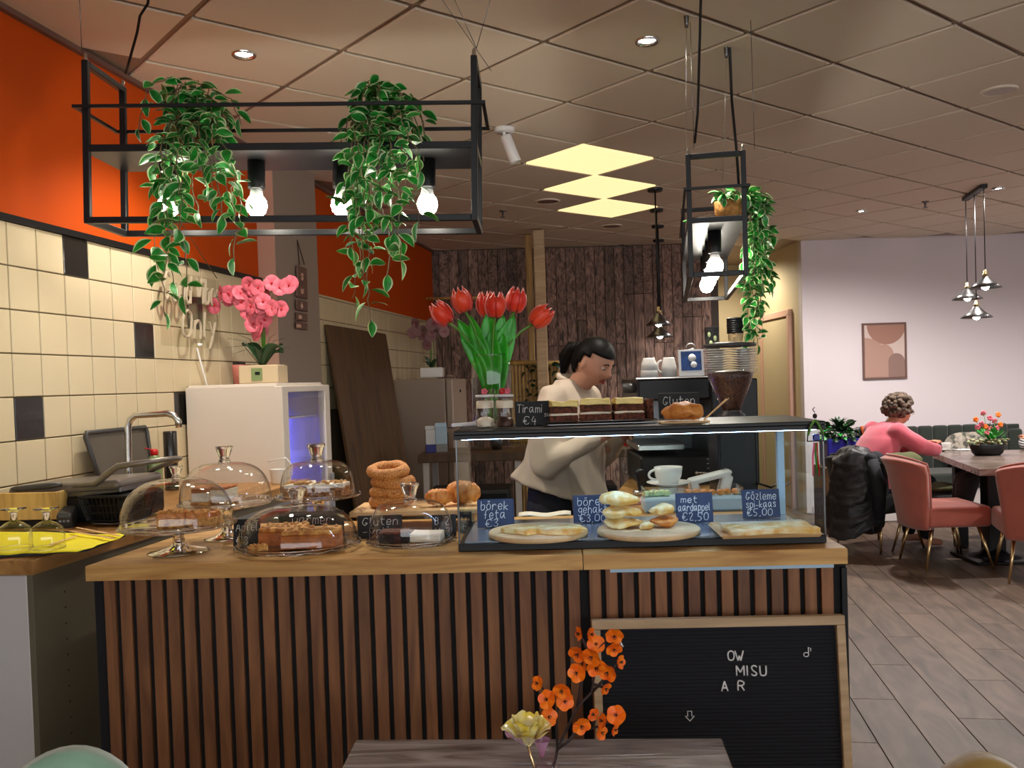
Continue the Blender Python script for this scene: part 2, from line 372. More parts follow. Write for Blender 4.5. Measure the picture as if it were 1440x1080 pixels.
# ------------------------------------------------------------ room shell
CEIL = CAMH+1.345
WA = R(6.42); uL = V((math.sin(WA), math.cos(WA), 0)); nL = V((math.cos(WA), -math.sin(WA), 0))
A0 = V((CPOS.x, CPOS.y, 0))-nL*2.173
MW = Matrix(((uL.x, -nL.x, 0, A0.x), (uL.y, -nL.y, 0, A0.y), (0, 0, 1, 0), (0, 0, 0, 1)))   # x along the wall, -y out of it
def on_wall(px, py, out=0.0):
    r = ray(px, py); t = (A0+nL*out-CPOS).dot(nL)/r.dot(nL); p = CPOS+r*t
    return (p-A0).dot(uL), p.z
BA = R(4.0); uB = V((math.cos(BA), math.sin(BA), 0)); nB = V((math.sin(BA), -math.cos(BA), 0))
B0 = P(612, 540, 9.2); B0.z = 0
MB_ = Matrix(((uB.x, -nB.x, 0, B0.x), (uB.y, -nB.y, 0, B0.y), (0, 0, 1, 0), (0, 0, 0, 1)))
def on_back(px, py, out=0.0):
    r = ray(px, py); t = (B0+nB*out-CPOS).dot(nB)/r.dot(nB); p = CPOS+r*t
    return (p-B0).dot(uB), p.z
SC = (B0-A0).dot(uL)                         # where the left wall meets the back wall
# floor: base slab and vinyl planks parallel to the left wall
bm = NB(); bx(bm, (1.5, 3, -0.056), (16, 22, 0.1)); fl = struct('floor', bm, 'floor_base')
bm = NB(); bx(bm, (0, 0, 0), (0.187, 1.197, 0.006), 0, 0.0015); pk = mesh_of(bm, 'plank', 'floor_plank')
cnt = 0
for i in range(-6, 30):
    off = (i*0.413) % 1.0
    for j in range(-2, 11):
        ox = 1.95+i*0.19; s = (j+off)*1.2+0.6
        p = A0+nL*ox+uL*s; q = proj(V((p.x, p.y, 0)))
        if q[2] < 0.8: ok = abs(p.x) < 3
        else: ok = (-300 < q[0] < 1800) and (q[0] > 1050 or q[2] > 4.2 or q[2] < 2.2)
        if not ok or (p-B0).dot(nB) < 0.1 and q[0] > 1200: continue
        if cnt >= 298: continue
        cnt += 1
        link('plank', pk, fl, M4=Matrix.Translation((p.x, p.y, -0.003)) @ Matrix.Rotation(-WA, 4, 'Z'))
# ceiling: slab carrying the grid, each tile a piece
bm = NB(); bx(bm, (1.5, 3.4, CEIL+0.06), (15, 21, 0.1)); ce = struct('ceiling', bm, 'ceil_grid')
GA = R(41.5); P0, P1 = 0.6106, 0.530; O0, O1 = -0.0079, 0.0813
g0 = V((math.cos(GA), math.sin(GA), 0)); g1 = V((-math.sin(GA), math.cos(GA), 0))
def grid_ij(px, py):
    p = PZ(px, py, CEIL)-CPOS; return math.floor((p.dot(g0)-O0)/P0), math.floor((p.dot(g1)-O1)/P1)
lit = {grid_ij(830, 225), grid_ij(847, 263), grid_ij(848, 291)}
bm = NB(); bx(bm, (0, 0, 0), (P0-0.026, P1-0.026, 0.012), 0, 0.003); tm = mesh_of(bm, 'tile', 'ceil_tile')
bm = NB(); bx(bm, (0, 0, 0), (P0-0.02, P1-0.02, 0.012)); lm = mesh_of(bm, 'light_panel', 'panel')
cands = []
for i in range(-12, 26):
    for j in range(-12, 26):
        c = g0*(O0+(i+.5)*P0)+g1*(O1+(j+.5)*P1); p = V((CPOS.x+c.x, CPOS.y+c.y, CEIL+0.004))
        if (p-A0).dot(nL) < -0.15 or (p-B0).dot(nB) < -0.1: continue
        q = proj(p)
        if q[2] > 0.6 and not -500 < q[0] < 1900: continue
        if q[2] < -3.5 or p.x > 6.5: continue
        cands.append((q[2] if q[2] > 0 else 20-q[2], i, j, p))
cands.sort(key=lambda a: a[0]); n = 0
for _, i, j, p in cands:
    if (i, j) in lit:
        o = link('ceiling_light', lm, None, M4=Matrix.Translation(p-V((0, 0, 0.002))) @ Matrix.Rotation(GA, 4, 'Z'))
        k = sorted(lit, key=lambda a: a[0]+a[1]).index((i, j))
        o['label'] = ['square warm lit ceiling panel nearest the black plant shelf', 'square warm lit ceiling panel between the other two lit panels', 'square warm lit ceiling panel nearest the dark plank wall'][k]
        o['category'] = 'ceiling light'; o['group'] = 'lit ceiling panels'; continue
    if n >= 299: continue
    n += 1; link('tile', tm, ce, M4=Matrix.Translation(p) @ Matrix.Rotation(GA, 4, 'Z'))
# left wall
bm = NB(); bx(bm, (SC/2-2.0, 0.06, 1.45), (SC+4.0, 0.12, 2.9), M4=MW); wl = struct('wall_left', bm, 'orange_wall')
sT, zT = on_wall(0, 311); s0, _ = on_wall(49, 400); TP = 0.15
zT = on_wall(340, 391)[1]*0.5+zT*0.5
bm = NB(); bx(bm, (SC/2, -0.003, zT/2+0.0), (SC-0.02, 0.006, zT-0.002), M4=MW); struct('wall_backing', bm, 'grout', wl)
sPa = on_wall(367, 450)[0]; sPb = on_wall(450, 450, 0.1)[0]
bm = NB(); bx(bm, (0, 0, 0), (TP-0.0045, 0.009, TP-0.0045), 0, 0.002); t1 = mesh_of(bm, 'tile', 'tile')
bm = NB(); bx(bm, (0, 0, 0), (TP-0.0045, 0.009, TP-0.0045), 0, 0.002); t2 = mesh_of(bm, 'tile', 'tile_black')
def tij(px, py): s, z = on_wall(px, py); return math.floor((s-s0)/TP), math.floor((zT-z)/TP)
blk = {tij(107, 362), tij(203, 475), tij(42, 578), tij(276, 440), tij(342, 412), tij(330, 515), tij(253, 580), tij(-60, 420)}
for i in range(-6, 60):
    s = s0+(i+.5)*TP
    if s > SC-0.05: break
    for j in range(0, 8):
        z = zT-(j+.5)*TP
        if (sPa < s < sPb) or (s > 3.95 and s < sPa and z < 1.3) or (s > 5.7 and j > 4): continue
        me = t2 if (i, j) in blk else t1
        link('tile', me, wl, M4=MW @ Matrix.Translation((s, -0.0085, z)))
bm = NB(); bx(bm, ((sPa)/2, -0.012, zT+0.012), (sPa, 0.022, 0.024), M4=MW); struct('trim_1', bm, 'black_metal')
bm = NB(); bx(bm, (sPb+(SC-sPb)/2, -0.008, zT+0.008), (SC-sPb, 0.014, 0.014), M4=MW); struct('trim_2', bm, 'paint_beige')
bm = NB(); bx(bm, (SC/2, -0.012, CEIL-0.012), (SC, 0.024, 0.02), M4=MW); struct('trim_3', bm, 'frame_brown')
# pillar
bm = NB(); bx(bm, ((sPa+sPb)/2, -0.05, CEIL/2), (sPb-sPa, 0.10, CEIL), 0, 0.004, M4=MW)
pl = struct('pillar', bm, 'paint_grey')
bm = NB(); bx(bm, (sPa-0.004, -0.05, CEIL/2), (0.008, 0.1, CEIL-0.01), M4=MW); struct('front_face', bm, 'pink_trim_lit_edge', pl)  # lit edge of the pillar, put in as a lighter pink face
# back wall: plank sections, corridor, white section
def backbox(bm, s0_, s1_, z0, z1, y0=0.0, y1=0.12, mi=0): bx(bm, ((s0_+s1_)/2, (y0+y1)/2, (z0+z1)/2), (s1_-s0_, y1-y0, z1-z0), mi, M4=MB_)
sR1 = on_back(1011, 450)[0]; sWh = on_back(1130, 450)[0]
bm = NB(); backbox(bm, -0.3, sR1, 0, 2.9, 0.0, 0.12); wb = struct('wall_back', bm, 'floor_base')
wpl = 0.098; k = 0; s = -0.02
bm = NB(); bx(bm, (0, 0, 0), (wpl-0.003, 0.02, 2.0), 0, 0.004); pw = mesh_of(bm, 'plank', 'rustic')
while s < sR1-wpl:
    jt = random.choice((1.5, 1.8, 2.05, 2.3)); y = -0.010-random.random()*0.004
    for z0, z1 in ((0.02, jt), (jt+0.003, CEIL-0.01)):
        hh = z1-z0
        link('plank', pw, wb, M4=MB_ @ Matrix.Translation((s+wpl/2, y, z0+hh/2)) @ Matrix.Diagonal(V((1, 1, hh/2.0, 1))))
    s += wpl
bm = NB(); backbox(bm, sWh, sWh+6.5, 0, 2.9, 0.0, 0.14); struct('wall_front', bm, 'paint_white').name = 'wall_right_back'
# corridor beyond the plank wall
sC1 = sR1-0.9
bm = NB(); bx(bm, (sWh+0.07, 1.2, 1.45), (0.14, 2.2, 2.9), M4=MB_); bx(bm, (sC1, 1.2, 1.45), (0.12, 2.2, 2.9), M4=MB_)
struct('wall_corridor', bm, 'paint_beige')
bm = NB(); backbox(bm, sC1-0.1, sWh+0.2, 0, 2.9, 2.0, 2.1); struct('wall_corridor_end', bm, 'paint_beige')
def at_corr(px, py, y): 
    r = ray(px, py); n_ = -nB; t = (B0+n_*y-CPOS).dot(n_)/r.dot(n_); p = CPOS+r*t; return (p-B0).dot(uB), p.z
dl, dz = at_corr(1062, 458, 1.95); dr, _ = at_corr(1098, 458, 1.95)
bm = NB(); bx(bm, ((dl+dr)/2, 1.97, dz/2), (dr-dl, 0.05, dz), 0, 0.006, M4=MB_); d1 = struct('door_1', bm, 'paint_beige')
bm = NB(); bx(bm, (0, 0, 0), (dr-dl-0.14, 0.012, 0.05), 0, rot=(R(-28), 0, 0)); lv = mesh_of(bm, 'slat', 'paint_beige')
for i in range(26): link('slat', lv, d1, M4=MB_ @ Matrix.Translation(((dl+dr)/2, 1.938, dz-0.14-i*0.052)))
bm = NB(); bx(bm, (sWh-0.012, 0.85, 1.02), (0.03, 0.9, 2.04), 0, 0.004, M4=MB_); d2 = struct('door_2', bm, 'paint_beige')
bm = NB()
for yy in (0.37, 1.33): bx(bm, (sWh-0.02, yy, 1.04), (0.05, 0.07, 2.08), 0, 0.004, M4=MB_)
bx(bm, (sWh-0.02, 0.85, 2.09), (0.05, 1.03, 0.07), 0, 0.004, M4=MB_); struct('door_frame', bm, 'pink_trim_lit_edge', d2)
bm = NB(); bx(bm, (sWh+0.005, -0.012, CEIL/2), (0.05, 0.024, CEIL-0.02), 0, 0.003, M4=MB_); struct('trim_4', bm, 'paint_white')
bm = NB(); backbox(bm, sWh+0.05, sWh+6.4, 0.006, 0.08, -0.015, 0.0); struct('baseboard_back', bm, 'paint_white')
bm = NB(); bx(bm, (7.0, 3.2, 1.45), (0.12, 15, 2.9)); struct('wall_right', bm, 'paint_white')
# wooden posts and the batten shelf in front of the planks
for a, b, d, c in ((741, 750, 8.35, 'bamboo'), (752, 768, 8.1, 'birch')):
    p = P((a+b)/2, 420, d); wd = (b-a)/F*d
    bm = NB(); bx(bm, (p.x, p.y, CEIL/2), (wd, 0.12, CEIL-0.02), 0, 0.008); o = struct('post', bm, c)
a = P(592, 420, 8.9); b = P(738, 418, 8.2)
bm = NB(); bar(bm, a, b, 0.03, 0.022, 0, 0.004); solo('wall_batten', bm, 'bamboo', 'thin wooden rail running across the dark plank wall to the post', 'rail')

# ------------------------------------------------------------ ceiling fittings
def downlight(px, py, lbl, on=True, r=0.045, power=SPOT_W, col=(1, .92, .82), sz=120):
    p = PZ(px, py, CEIL) if isinstance(px, (int, float)) and py is not None else px
    t = thing('downlight', lbl, 'ceiling light', (p.x, p.y, CEIL-0.003), 0, 'recessed ceiling spots')
    bm = NB(); lathe(bm, [(r*0.72, 0.004), (r*0.78, -0.004), (r, -0.010), (r*1.08, -0.006), (r*1.08, 0.003)], 28); part('rim', bm, 'steel', t)
    bm = NB(); lathe(bm, [(0, -0.004), (r*0.4, -0.0035), (r*0.74, 0.001)], 24); part('lens', bm, 'down', t)
    ld = bpy.data.lights.new('spot', 'SPOT'); ld.energy = power; ld.spot_size = R(sz); ld.spot_blend = 0.6; ld.color = col; ld.shadow_soft_size = 0.04
    l = bpy.data.objects.new('spot_lamp', ld); COL.objects.link(l); l.parent = t; l.location = (0, 0, -0.02)
downlight(343, 75, 'recessed round ceiling spot above the left hanging plant')
downlight(910, 56, 'recessed round ceiling spot in the pale reflection right of centre')
downlight(1211, 296, 'small lit ceiling spot above the framed picture', power=85, col=(1, .93, .90), sz=165)
downlight(1404, 264, 'small lit ceiling spot beside the right pendant bar', power=85, col=(1, .93, .90), sz=165)
for x, y, lb_ in ((2.9, -0.2, 'over the walkway right of the counter'), (4.4, 3.2, 'over the floor beyond the right chairs'), (-0.3, -2.6, 'over the mint chair'), (2.6, -2.8, 'over the mustard chair')):        # the same fittings over the parts of the room out of frame
    downlight(V((x, y, CEIL)), None, 'recessed round ceiling spot '+lb_)
for px, py, lbl in ((1405, 126, 'round flush ceiling speaker high on the right'), (770, 282, 'round ceiling vent left of the lit panels'), (860, 317, 'round ceiling vent near the dark plank wall')):
    p = PZ(px, py, CEIL); r = 0.075 if px == 1405 else 0.085
    t = thing('ceiling_speaker' if px == 1405 else 'ceiling_vent', lbl, 'speaker' if px == 1405 else 'vent', (p.x, p.y, CEIL-0.003))
    bm = NB(); lathe(bm, [(r*0.9, -0.004), (r, -0.010), (r*1.12, -0.004), (r*1.12, 0.003)], 32); part('rim', bm, 'ceil_tile', t)
    bm = NB(); lathe(bm, [(0, -0.007), (r*0.92, -0.005)], 32); part('grille', bm, 'frame_brown' if px != 1405 else 'fridge_grey', t)
for px, py, lbl in ((707, 296, 'small ceiling sprinkler head left of the lit panels'), (1301, 283, 'small ceiling sprinkler head above the framed picture')):
    p = PZ(px, py, CEIL); bm = NB()
    lathe(bm, [(0.03, 0), (0.03, -0.006), (0.012, -0.01), (0.008, -0.03), (0.004, -0.045), (0.02, -0.05), (0.02, -0.053), (0, -0.055)], 14)
    solo('sprinkler', bm, 'dark_steel', lbl, 'sprinkler', (p.x, p.y, CEIL-0.001))
cq = MB_ @ V((sWh-.55, 1.0, CEIL)); downlight(V((cq.x, cq.y, CEIL)), None, 'recessed round ceiling spot inside the beige corridor', power=45, col=(1, .90, .72), sz=165)
for x_, y_ in ((5.3, 4.6), (5.6, 2.4)): downlight(V((x_, y_, CEIL)), None, 'recessed round ceiling spot over the '+('banquette side' if y_ > 4 else 'table side')+' seats right of the picture', power=90, col=(1, .93, .90), sz=165)  # fill spots added out of view to brighten the white wall
# low dark wall added behind the viewer, darkening reflections in the case glass
bm = NB(); bx(bm, (1.5, -6.6, .55), (12, .12, 1.1)); struct('wall_rear_added', bm, 'dark_grey')
# white track spot behind the big black frame
p = PZ(709, 180, CEIL)
t = thing('spotlight', 'white cylinder ceiling spotlight pointing down beside the black frame', 'spotlight', (p.x, p.y, CEIL-0.002))
bm = NB(); lathe(bm, [(0, -0.022), (0.05, -0.022), (0.055, -0.015), (0.055, 0)], 24); bx(bm, (0, 0, -0.045), (0.014, 0.02, 0.05)); part('mount', bm, 'white', t)
bm = NB(); Mx = Matrix.Translation((0.03, 0, -0.11)) @ Euler((0.1, -0.35, 0)).to_matrix().to_4x4()
lathe(bm, [(0, 0.075), (0.026, 0.075), (0.031, 0.068), (0.031, -0.07), (0.027, -0.075), (0.024, -0.06), (0, -0.06)], 24, M4=Mx); part('lamp_head', bm, 'white', t)

# ------------------------------------------------------------ counter
ZT = 1.027; TH = 0.038
XL = PY(133, 900, 0).x; XR = PY(1191, 900, 0).x+0.004; CZ = 0.955
t = thing('service_counter', 'long bar counter clad in walnut slats over black felt', 'counter', (0, 0, 0))
bm = NB(); bx(bm, ((XL+XR)/2, 0.31, 0.49), (XR-XL-0.02, 0.58, 0.97), 0, 0.003); part('carcass', bm, 'cab_white', t)
bm = NB(); bx(bm, ((XL+XR)/2, 0.014, 0.493), (XR-XL, 0.008, 0.986)); part('felt_backing', bm, 'felt', t)
bm = NB(); bx(bm, (0, 0, 0), (0.0285, 0.012, 0.986), 0, 0.0012); sm = mesh_of(bm, 'slat', 'slat')
x = PY(146, 816, 0).x+0.0137; i = 0; xj = PY(836, 812, 0).x
bm = NB(); bx(bm, (XR-0.007, 0.012, 0.49), (0.014, 0.026, 0.972), 0, 0.001); part('edge_trim', bm, 'black_metal', t)
while x < XR-0.028:
    if abs(x-xj) < 0.019: x += 0.012
    link('slat', sm, t, M4=Matrix.Translation((x, 0.004, 0.494)))
    x += 0.0400
sm.materials[0] = M['slat']
# strip light under the right half of the top
bm = NB(); bx(bm, ((PY(858, 800, 0).x+PY(1172, 800, 0).x)/2, 0.002, 0.982), (PY(1172, 800, 0).x-PY(858, 800, 0).x, 0.012, 0.009)); part('light_strip', bm, 'pale_blue', t, 'thin pale strip under the worktop edge')
# worktops: two lengths on the counter, the return behind, the left kitchen run
xj = PY(820, 790, -0.02).x; XL0 = PY(120, 800, -0.02).x; XR0 = PY(1192, 780, -0.02).x
def top(name, lbl, poly, m, grp='oak worktops', z=ZT):
    bm = NB(); prism(bm, poly, z-TH, z)
    bmesh.ops.bevel(bm, geom=[e for e in bm.edges if abs(e.verts[0].co.z-e.verts[1].co.z) < 1e-4 and e.verts[0].co.z > z-0.01], offset=0.002, segments=1, affect='EDGES')
    return solo(name, bm, m, lbl, 'worktop', group=grp)
sk = math.tan(WA)
top('worktop', 'oak counter worktop under the cake domes, left of the joint', [(XL0, -0.02), (xj-0.001, -0.02), (xj-0.001, 0.62), (XL0+0.64*sk, 0.62)], 'worktop')
top('worktop', 'oak counter worktop under the glass case, right of the joint', [(xj+0.001, -0.02), (XR0, -0.02), (XR0, 0.62), (xj+0.001, 0.62)], 'worktop')
# return worktop behind the case, carrying the coffee machine
ra = PZ(840, 752, ZT); rb = PZ(893, 640, ZT)
top('worktop', 'oak worktop running back from the case under the coffee machine', [(ra.x+0.02, 0.622), (XR0-0.02, 0.622), (XR0+0.25, 2.5), (rb.x+0.02, 2.5)], 'worktop_y')
t = thing('base_cabinet', 'dark cabinet under the coffee machine worktop', 'cabinet', (0, 0, 0))
bm = NB(); prism(bm, [(ra.x+0.06, 0.63), (XR0-0.05, 0.63), (XR0+0.2, 2.46), (rb.x+0.06, 2.46)], 0.0, ZT-TH-0.001); part('body', bm, 'dark_grey', t)
# left run: base cabinet and worktop along the tiled wall
sF = (P(42, 805, 2.36)-A0).dot(uL); oF = (P(46, 800, 2.36)-A0).dot(nL)
ZL = PZ(46, 801, ZT).z
def LW(s, o, z=0): p = A0+uL*s+nL*o; return (p.x, p.y) if z is None else V((p.x, p.y, z))
top('worktop', 'oak worktop along the tiled wall holding the grill and goblets', [LW(sF, 0.012, None), LW(sF, oF, None), LW(4.05, oF, None), LW(4.05, 0.012, None)], 'worktop_y')
t = thing('kitchen_base_cabinet', 'base cabinet with white front and olive side under the left worktop', 'cabinet', (0, 0, 0))
def lbox(bm, s0_, s1_, o0, o1, z0, z1, mi=0, bev=0.0): bx(bm, ((s0_+s1_)/2, -(o0+o1)/2, (z0+z1)/2), (s1_-s0_, abs(o1-o0), z1-z0), mi, bev, M4=MW)
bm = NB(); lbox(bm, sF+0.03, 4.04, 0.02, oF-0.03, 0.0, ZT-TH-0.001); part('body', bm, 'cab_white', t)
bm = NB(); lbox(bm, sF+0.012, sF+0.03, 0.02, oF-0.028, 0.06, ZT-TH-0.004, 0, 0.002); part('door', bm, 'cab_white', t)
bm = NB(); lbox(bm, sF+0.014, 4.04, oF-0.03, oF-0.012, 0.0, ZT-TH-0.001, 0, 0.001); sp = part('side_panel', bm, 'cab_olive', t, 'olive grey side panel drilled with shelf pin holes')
bm = NB()
hs = []
for i in range(15):
    r = ray(91+i*1.15, 832+i*22); q = (A0+nL*(oF-0.012)-CPOS).dot(nL)/r.dot(nL); p = CPOS+r*q
    hs.append((p-A0).dot(uL))
    lathe(bm, [(0, 0.0005), (0.003, 0.0005), (0.003, 0)], 8, M4=Matrix.Translation(LW(sum(hs)/len(hs), oF-0.012, p.z)) @ Matrix.Rotation(-WA, 4, 'Z') @ Matrix.Rotation(PI/2, 4, 'Y'), smooth=False)
part('pin_holes', bm, 'black', sp)['kind'] = 'stuff'
bm = NB(); lbox(bm, sF+0.34, 4.0, oF-0.0118, oF-0.0105, 0.93, 0.955); part('cover_strip', bm, 'grey', sp)
# stage light under the case etc. comes with its things
# ------------------------------------------------------------ glass case
CX0, CX1, CY0, CY1, CZ1 = -0.245, 0.667, 0.045, 0.42, 1.330
t = thing('display_case', 'glass countertop pastry case with black frame and cool strip light', 'display case', ((CX0+CX1)/2, (CY0+CY1)/2, ZT+0.001))
W_, D_, H_ = CX1-CX0, CY1-CY0, CZ1-ZT-0.001
bm = NB()
bx(bm, (0, 0, 0.010), (W_, D_, 0.020), 0, 0.002); part('base_frame', bm, 'black_metal', t)
bm = NB(); bx(bm, (0, 0.0, 0.0215), (W_-0.03, D_-0.03, 0.003)); part('case_floor', bm, 'stone_floor', t)
bm = NB(); bx(bm, (0, 0, H_-0.005), (W_+0.006, D_+0.004, 0.010), 0, 0.002); part('top_plate', bm, 'black_metal', t)
for c, s in (((0, -D_/2+.004, H_-.0155), (W_+.006, .010, .011)), ((0, D_/2-.004, H_-.0155), (W_+.006, .010, .011)), ((-W_/2+.003, 0, H_-.0155), (.010, D_-.014, .011)), ((W_/2-.003, 0, H_-.0155), (.010, D_-.014, .011))):
    bm = NB(); bx(bm, c, s, 0, .001); part('frame_lip', bm, 'black_metal', t)
g = 0.004
for nm, c, s in (('front_pane', (0, -D_/2+0.004, H_/2), (W_-0.01, g, H_-0.042)), ('side_pane', (-W_/2+0.004, 0, H_/2), (g, D_-0.016, H_-0.042)),
                 ('side_pane', (W_/2-0.004, 0, H_/2), (g, D_-0.016, H_-0.042)), ('sliding_pane', (W_*0.22, D_/2-0.012, H_/2), (W_*0.52, g, H_-0.046))):
    bm = NB(); bx(bm, c, s); part(nm, bm, 'case_glass', t)
bm = NB()
for sx in (-1, 1): bx(bm, (sx*(W_/2-0.003), -D_/2+0.003, H_/2), (0.005, 0.005, H_-0.04), 0, 0.001)
part('glass_edge', bm, 'dark_steel', t)['kind'] = 'stuff'
bm = NB(); bx(bm, (W_/2-0.024, D_/2-0.03, H_/2), (0.020, 0.02, H_-0.042), 0, 0.002); part('corner_profile', bm, 'pale_blue', t)
bm = NB(); bx(bm, (0, -D_/2+0.018, H_-0.0165), (W_-0.03, 0.012, 0.012), 0, 0.001); part('led_strip', bm, 'led', t)
bm = NB(); bx(bm, (0, -D_/2+0.030, H_-0.015), (W_-0.03, 0.004, 0.010)); part('strip_holder', bm, 'steel', t)
ZF = ZT+0.001+0.0235
def wood_disc(px, py, rad, lbl):
    p = PZ(px, py, ZF); bm = NB()
    lathe(bm, [(0, 0), (rad*0.96, 0), (rad, 0.004), (rad, 0.012), (rad*0.975, 0.015), (0, 0.015)], 48)
    return solo('serving_board', bm, 'cork', lbl, 'board', (p.x, p.y, ZF), group='wooden boards in the case'), p
_, pb1 = wood_disc(757, 753, 0.128, 'round wooden board under two golden flatbreads in the case')
_, pb2 = wood_disc(912, 750, 0.131, 'round wooden board under the pile of pastries in the case')
p3 = PZ(1073, 748, ZF); bm = NB(); bx(bm, (0, 0, 0.007), (0.245, 0.19, 0.014), 0, 0.02, 1); solo('serving_board', bm, 'light_wood', 'rectangular wooden board under the flat cheese bread', 'board', (p3.x, p3.y, ZF), group='wooden boards in the case')
bm = NB(); grid(bm, 8, 6, lambda u, v: V(((u-.5)*0.215, (v-.5)*0.15, 0.0015+0.001*math.sin(u*9+v*5))), thick=-0.0012)
solo('baking_paper', bm, 'white_cream', 'sheet of white baking paper beneath the cheese flatbread', 'paper', (p3.x+0.01, p3.y-0.006, ZF+0.0155), 0.05)
def bun(bm, rx, ry, h, seed, mi=0, amp=0.006, c=(0, 0, 0), u=22, v=12, sc=22):
    vs = ball(bm, (0, 0, h/2), (rx, ry, h/2), mi, u, v)
    for q in vs:
        z = q.co.z
        if z < h*0.25: q.co.z = h*0.25-(h*0.25-z)*0.5-0.0
        q.co += noise.noise_vector(q.co*sc+V((seed*3.1, seed, 0)))*amp
    m_ = min(q.co.z for q in vs)
    for q in vs: q.co.z -= m_; q.co += V(c)
    return vs
def flat(px, py, pts, h, lbl, rz=0, dz=0.0155, m='pale_bread'):
    p = PZ(px, py, ZF+dz); bm = NB(); vs = prism(bm, pts, 0, h)
    bmesh.ops.subdivide_edges(bm, edges=bm.edges[:], cuts=3, use_grid_fill=True)
    for q in bm.verts: q.co += noise.noise_vector(q.co*40)*0.004; q.co.z = max(0, q.co.z+ (0.003*noise.noise(q.co*60)))
    for f in bm.faces: f.smooth = True
    return solo('flatbread', bm, m, lbl, 'flatbread', (p.x, p.y, ZF+dz), rz, 'folded flatbreads')
flat(738, 749, [(-.062, .01), (.005, -.05), (.062, .0), (.05, .03), (-.05, .032)], 0.012, 'folded triangular flatbread on the left of the round board')
flat(789, 749, [(-.062, -.012), (-.03, -.04), (.035, -.04), (.065, -.004), (.05, .03), (-.055, .03)], 0.013, 'oval flatbread on the right of the round board')
flat(1082, 747, [(-.105, -.05), (.105, -.05), (.105, .06), (-.105, .06)], 0.012, 'long flat cheese bread lying on white baking paper', 0.05, 0.0185)
def pastry(dx, dy, dz, rx, ry, h, seed, lbl, rz=0, mt='pale_bread', tilt=0):
    bm = NB(); bun(bm, rx, ry, h, seed, 0, .010, sc=26)
    o = solo('pastry', bm, mt, lbl, 'pastry', (pb2.x+dx, pb2.y+dy, ZF+0.0155+dz), rz, 'stuffed pastries on the round board')
    o.rotation_euler.y = tilt
pastry(-.062, .01, 0.0, .050, .040, .026, 1, 'pale stuffed pastry at the bottom of the tall pile')
pastry(-.066, .01, .025, .052, .040, .032, 2, 'speckled pale pastry in the middle of the tall pile', .2)
pastry(-.070, .008, .056, .050, .038, .034, 3, 'large golden bun on top of the tall pastry pile', -.1)
pastry(-.006, -.030, 0.0, .020, .020, .018, 4, 'small pale pastry piece between the two piles')
pastry(.040, .005, 0.0, .037, .034, .030, 5, 'browned round pastry under the smaller bun', .3, 'bread')
pastry(.037, .006, .029, .034, .032, .032, 6, 'smaller layered golden bun on the browned pastry', .1)
# chalk signs
def chalk_sign(x0, x1, y0, y1, d, lines, lbl, mt='slate', lean=0.16, chars=0.0022, base=None):
    """board seen between x0..x1, y0..y1 at distance d; lines: (text, height share, z share, x share, width share)"""
    a = P(x0, y1, d); b = P(x1, y1, d); c = P(x0, y0, d); wd = (b-a).length; ht = abs(c.z-a.z)
    zb = a.z if base is None else base
    t = thing('chalkboard_sign', lbl, 'sign', ((a.x+b.x)/2, (a.y+b.y)/2, zb), YAW)
    Rm = Euler((-lean, 0, 0)).to_matrix().to_4x4()
    bm = NB(); bx(bm, (0, 0, ht/2), (wd, 0.003, ht), 0, 0.0014, M4=Rm); part('board', bm, mt, t)
    bm = NB(); bx(bm, (0, 0.012, 0.003), (wd*0.5, 0.022, 0.005), 0, 0.001); part('foot', bm, mt, t)
    bm = NB()
    for tx, hs_, zs, xs, ws in lines: write(bm, tx, ht*hs_*.86, 0.00070*ht/0.075+0.0002, -wd/2+wd*xs, ht*zs, -0.0026, wd*ws)
    bmesh.ops.transform(bm, matrix=Rm, verts=bm.verts)
    part('lettering', bm, 'chalk', t, 'white handwritten chalk lettering')['kind'] = 'stuff'
    return t
chalk_sign(672, 724, 711, 751, 2.50, [('börek', .36, .62, .10, .78), ('feta', .36, .30, .18, .62), ('€3', .30, .03, .2, .4)], 'blue black sign reading börek feta at the left in the case', 'slate_led_tint', base=ZF+.0005)
chalk_sign(807, 860, 709, 748, 2.53, [('börek', .34, .62, .12, .80), ('gehakt', .34, .34, .14, .80), ('€3,00', .30, .04, .15, .75)], 'blue black sign reading börek gehakt behind the pastry pile', 'slate_led_tint', base=ZF+.0005)
chalk_sign(952, 1004, 705, 747, 2.47, [('met', .26, .68, .14, .48), ('aardappel', .30, .40, .06, .88), ('€2,50', .30, .08, .14, .76)], 'blue black sign reading met aardappel €2,50 between the boards', 'slate_led_tint', base=ZF+.0005)
chalk_sign(1045, 1098, 697, 737, 2.52, [('Gözleme', .32, .64, .10, .84), ('spi-kaas', .30, .36, .10, .82), ('€5,00', .28, .08, .10, .72)], 'blue black sign reading Gözleme spi-kaas behind the cheese bread', 'slate_led_tint', base=ZF+.0005)
chalk_sign(725, 776, 562, 597, 2.44, [('Tirami', .38, .52, .05, .72), ('su', .22, .36, .80, .16), ('€4', .36, .08, .2, .42)], 'black sign reading Tiramisu €4 on top of the case', base=CZ1+.0008)
chalk_sign(927, 985, 556, 592, 2.62, [('Gluten', .40, .52, .10, .82)], 'black sign reading Gluten behind the crusty loaf', base=CZ1+.0008)
chalk_sign(503, 566, 724, 757, 2.52, [('Gluten', .40, .58, .10, .84), ('-vrij', .34, .20, .12, .6)], 'black sign reading Gluten vrij left behind the small dome', base=ZT+.0008)
chalk_sign(608, 642, 724, 755, 2.52, [('B 2', .42, .54, .12, .66), ('V 3', .36, .10, .12, .66)], 'black sign with large chalk letters right behind the small dome', base=ZT+.0008)
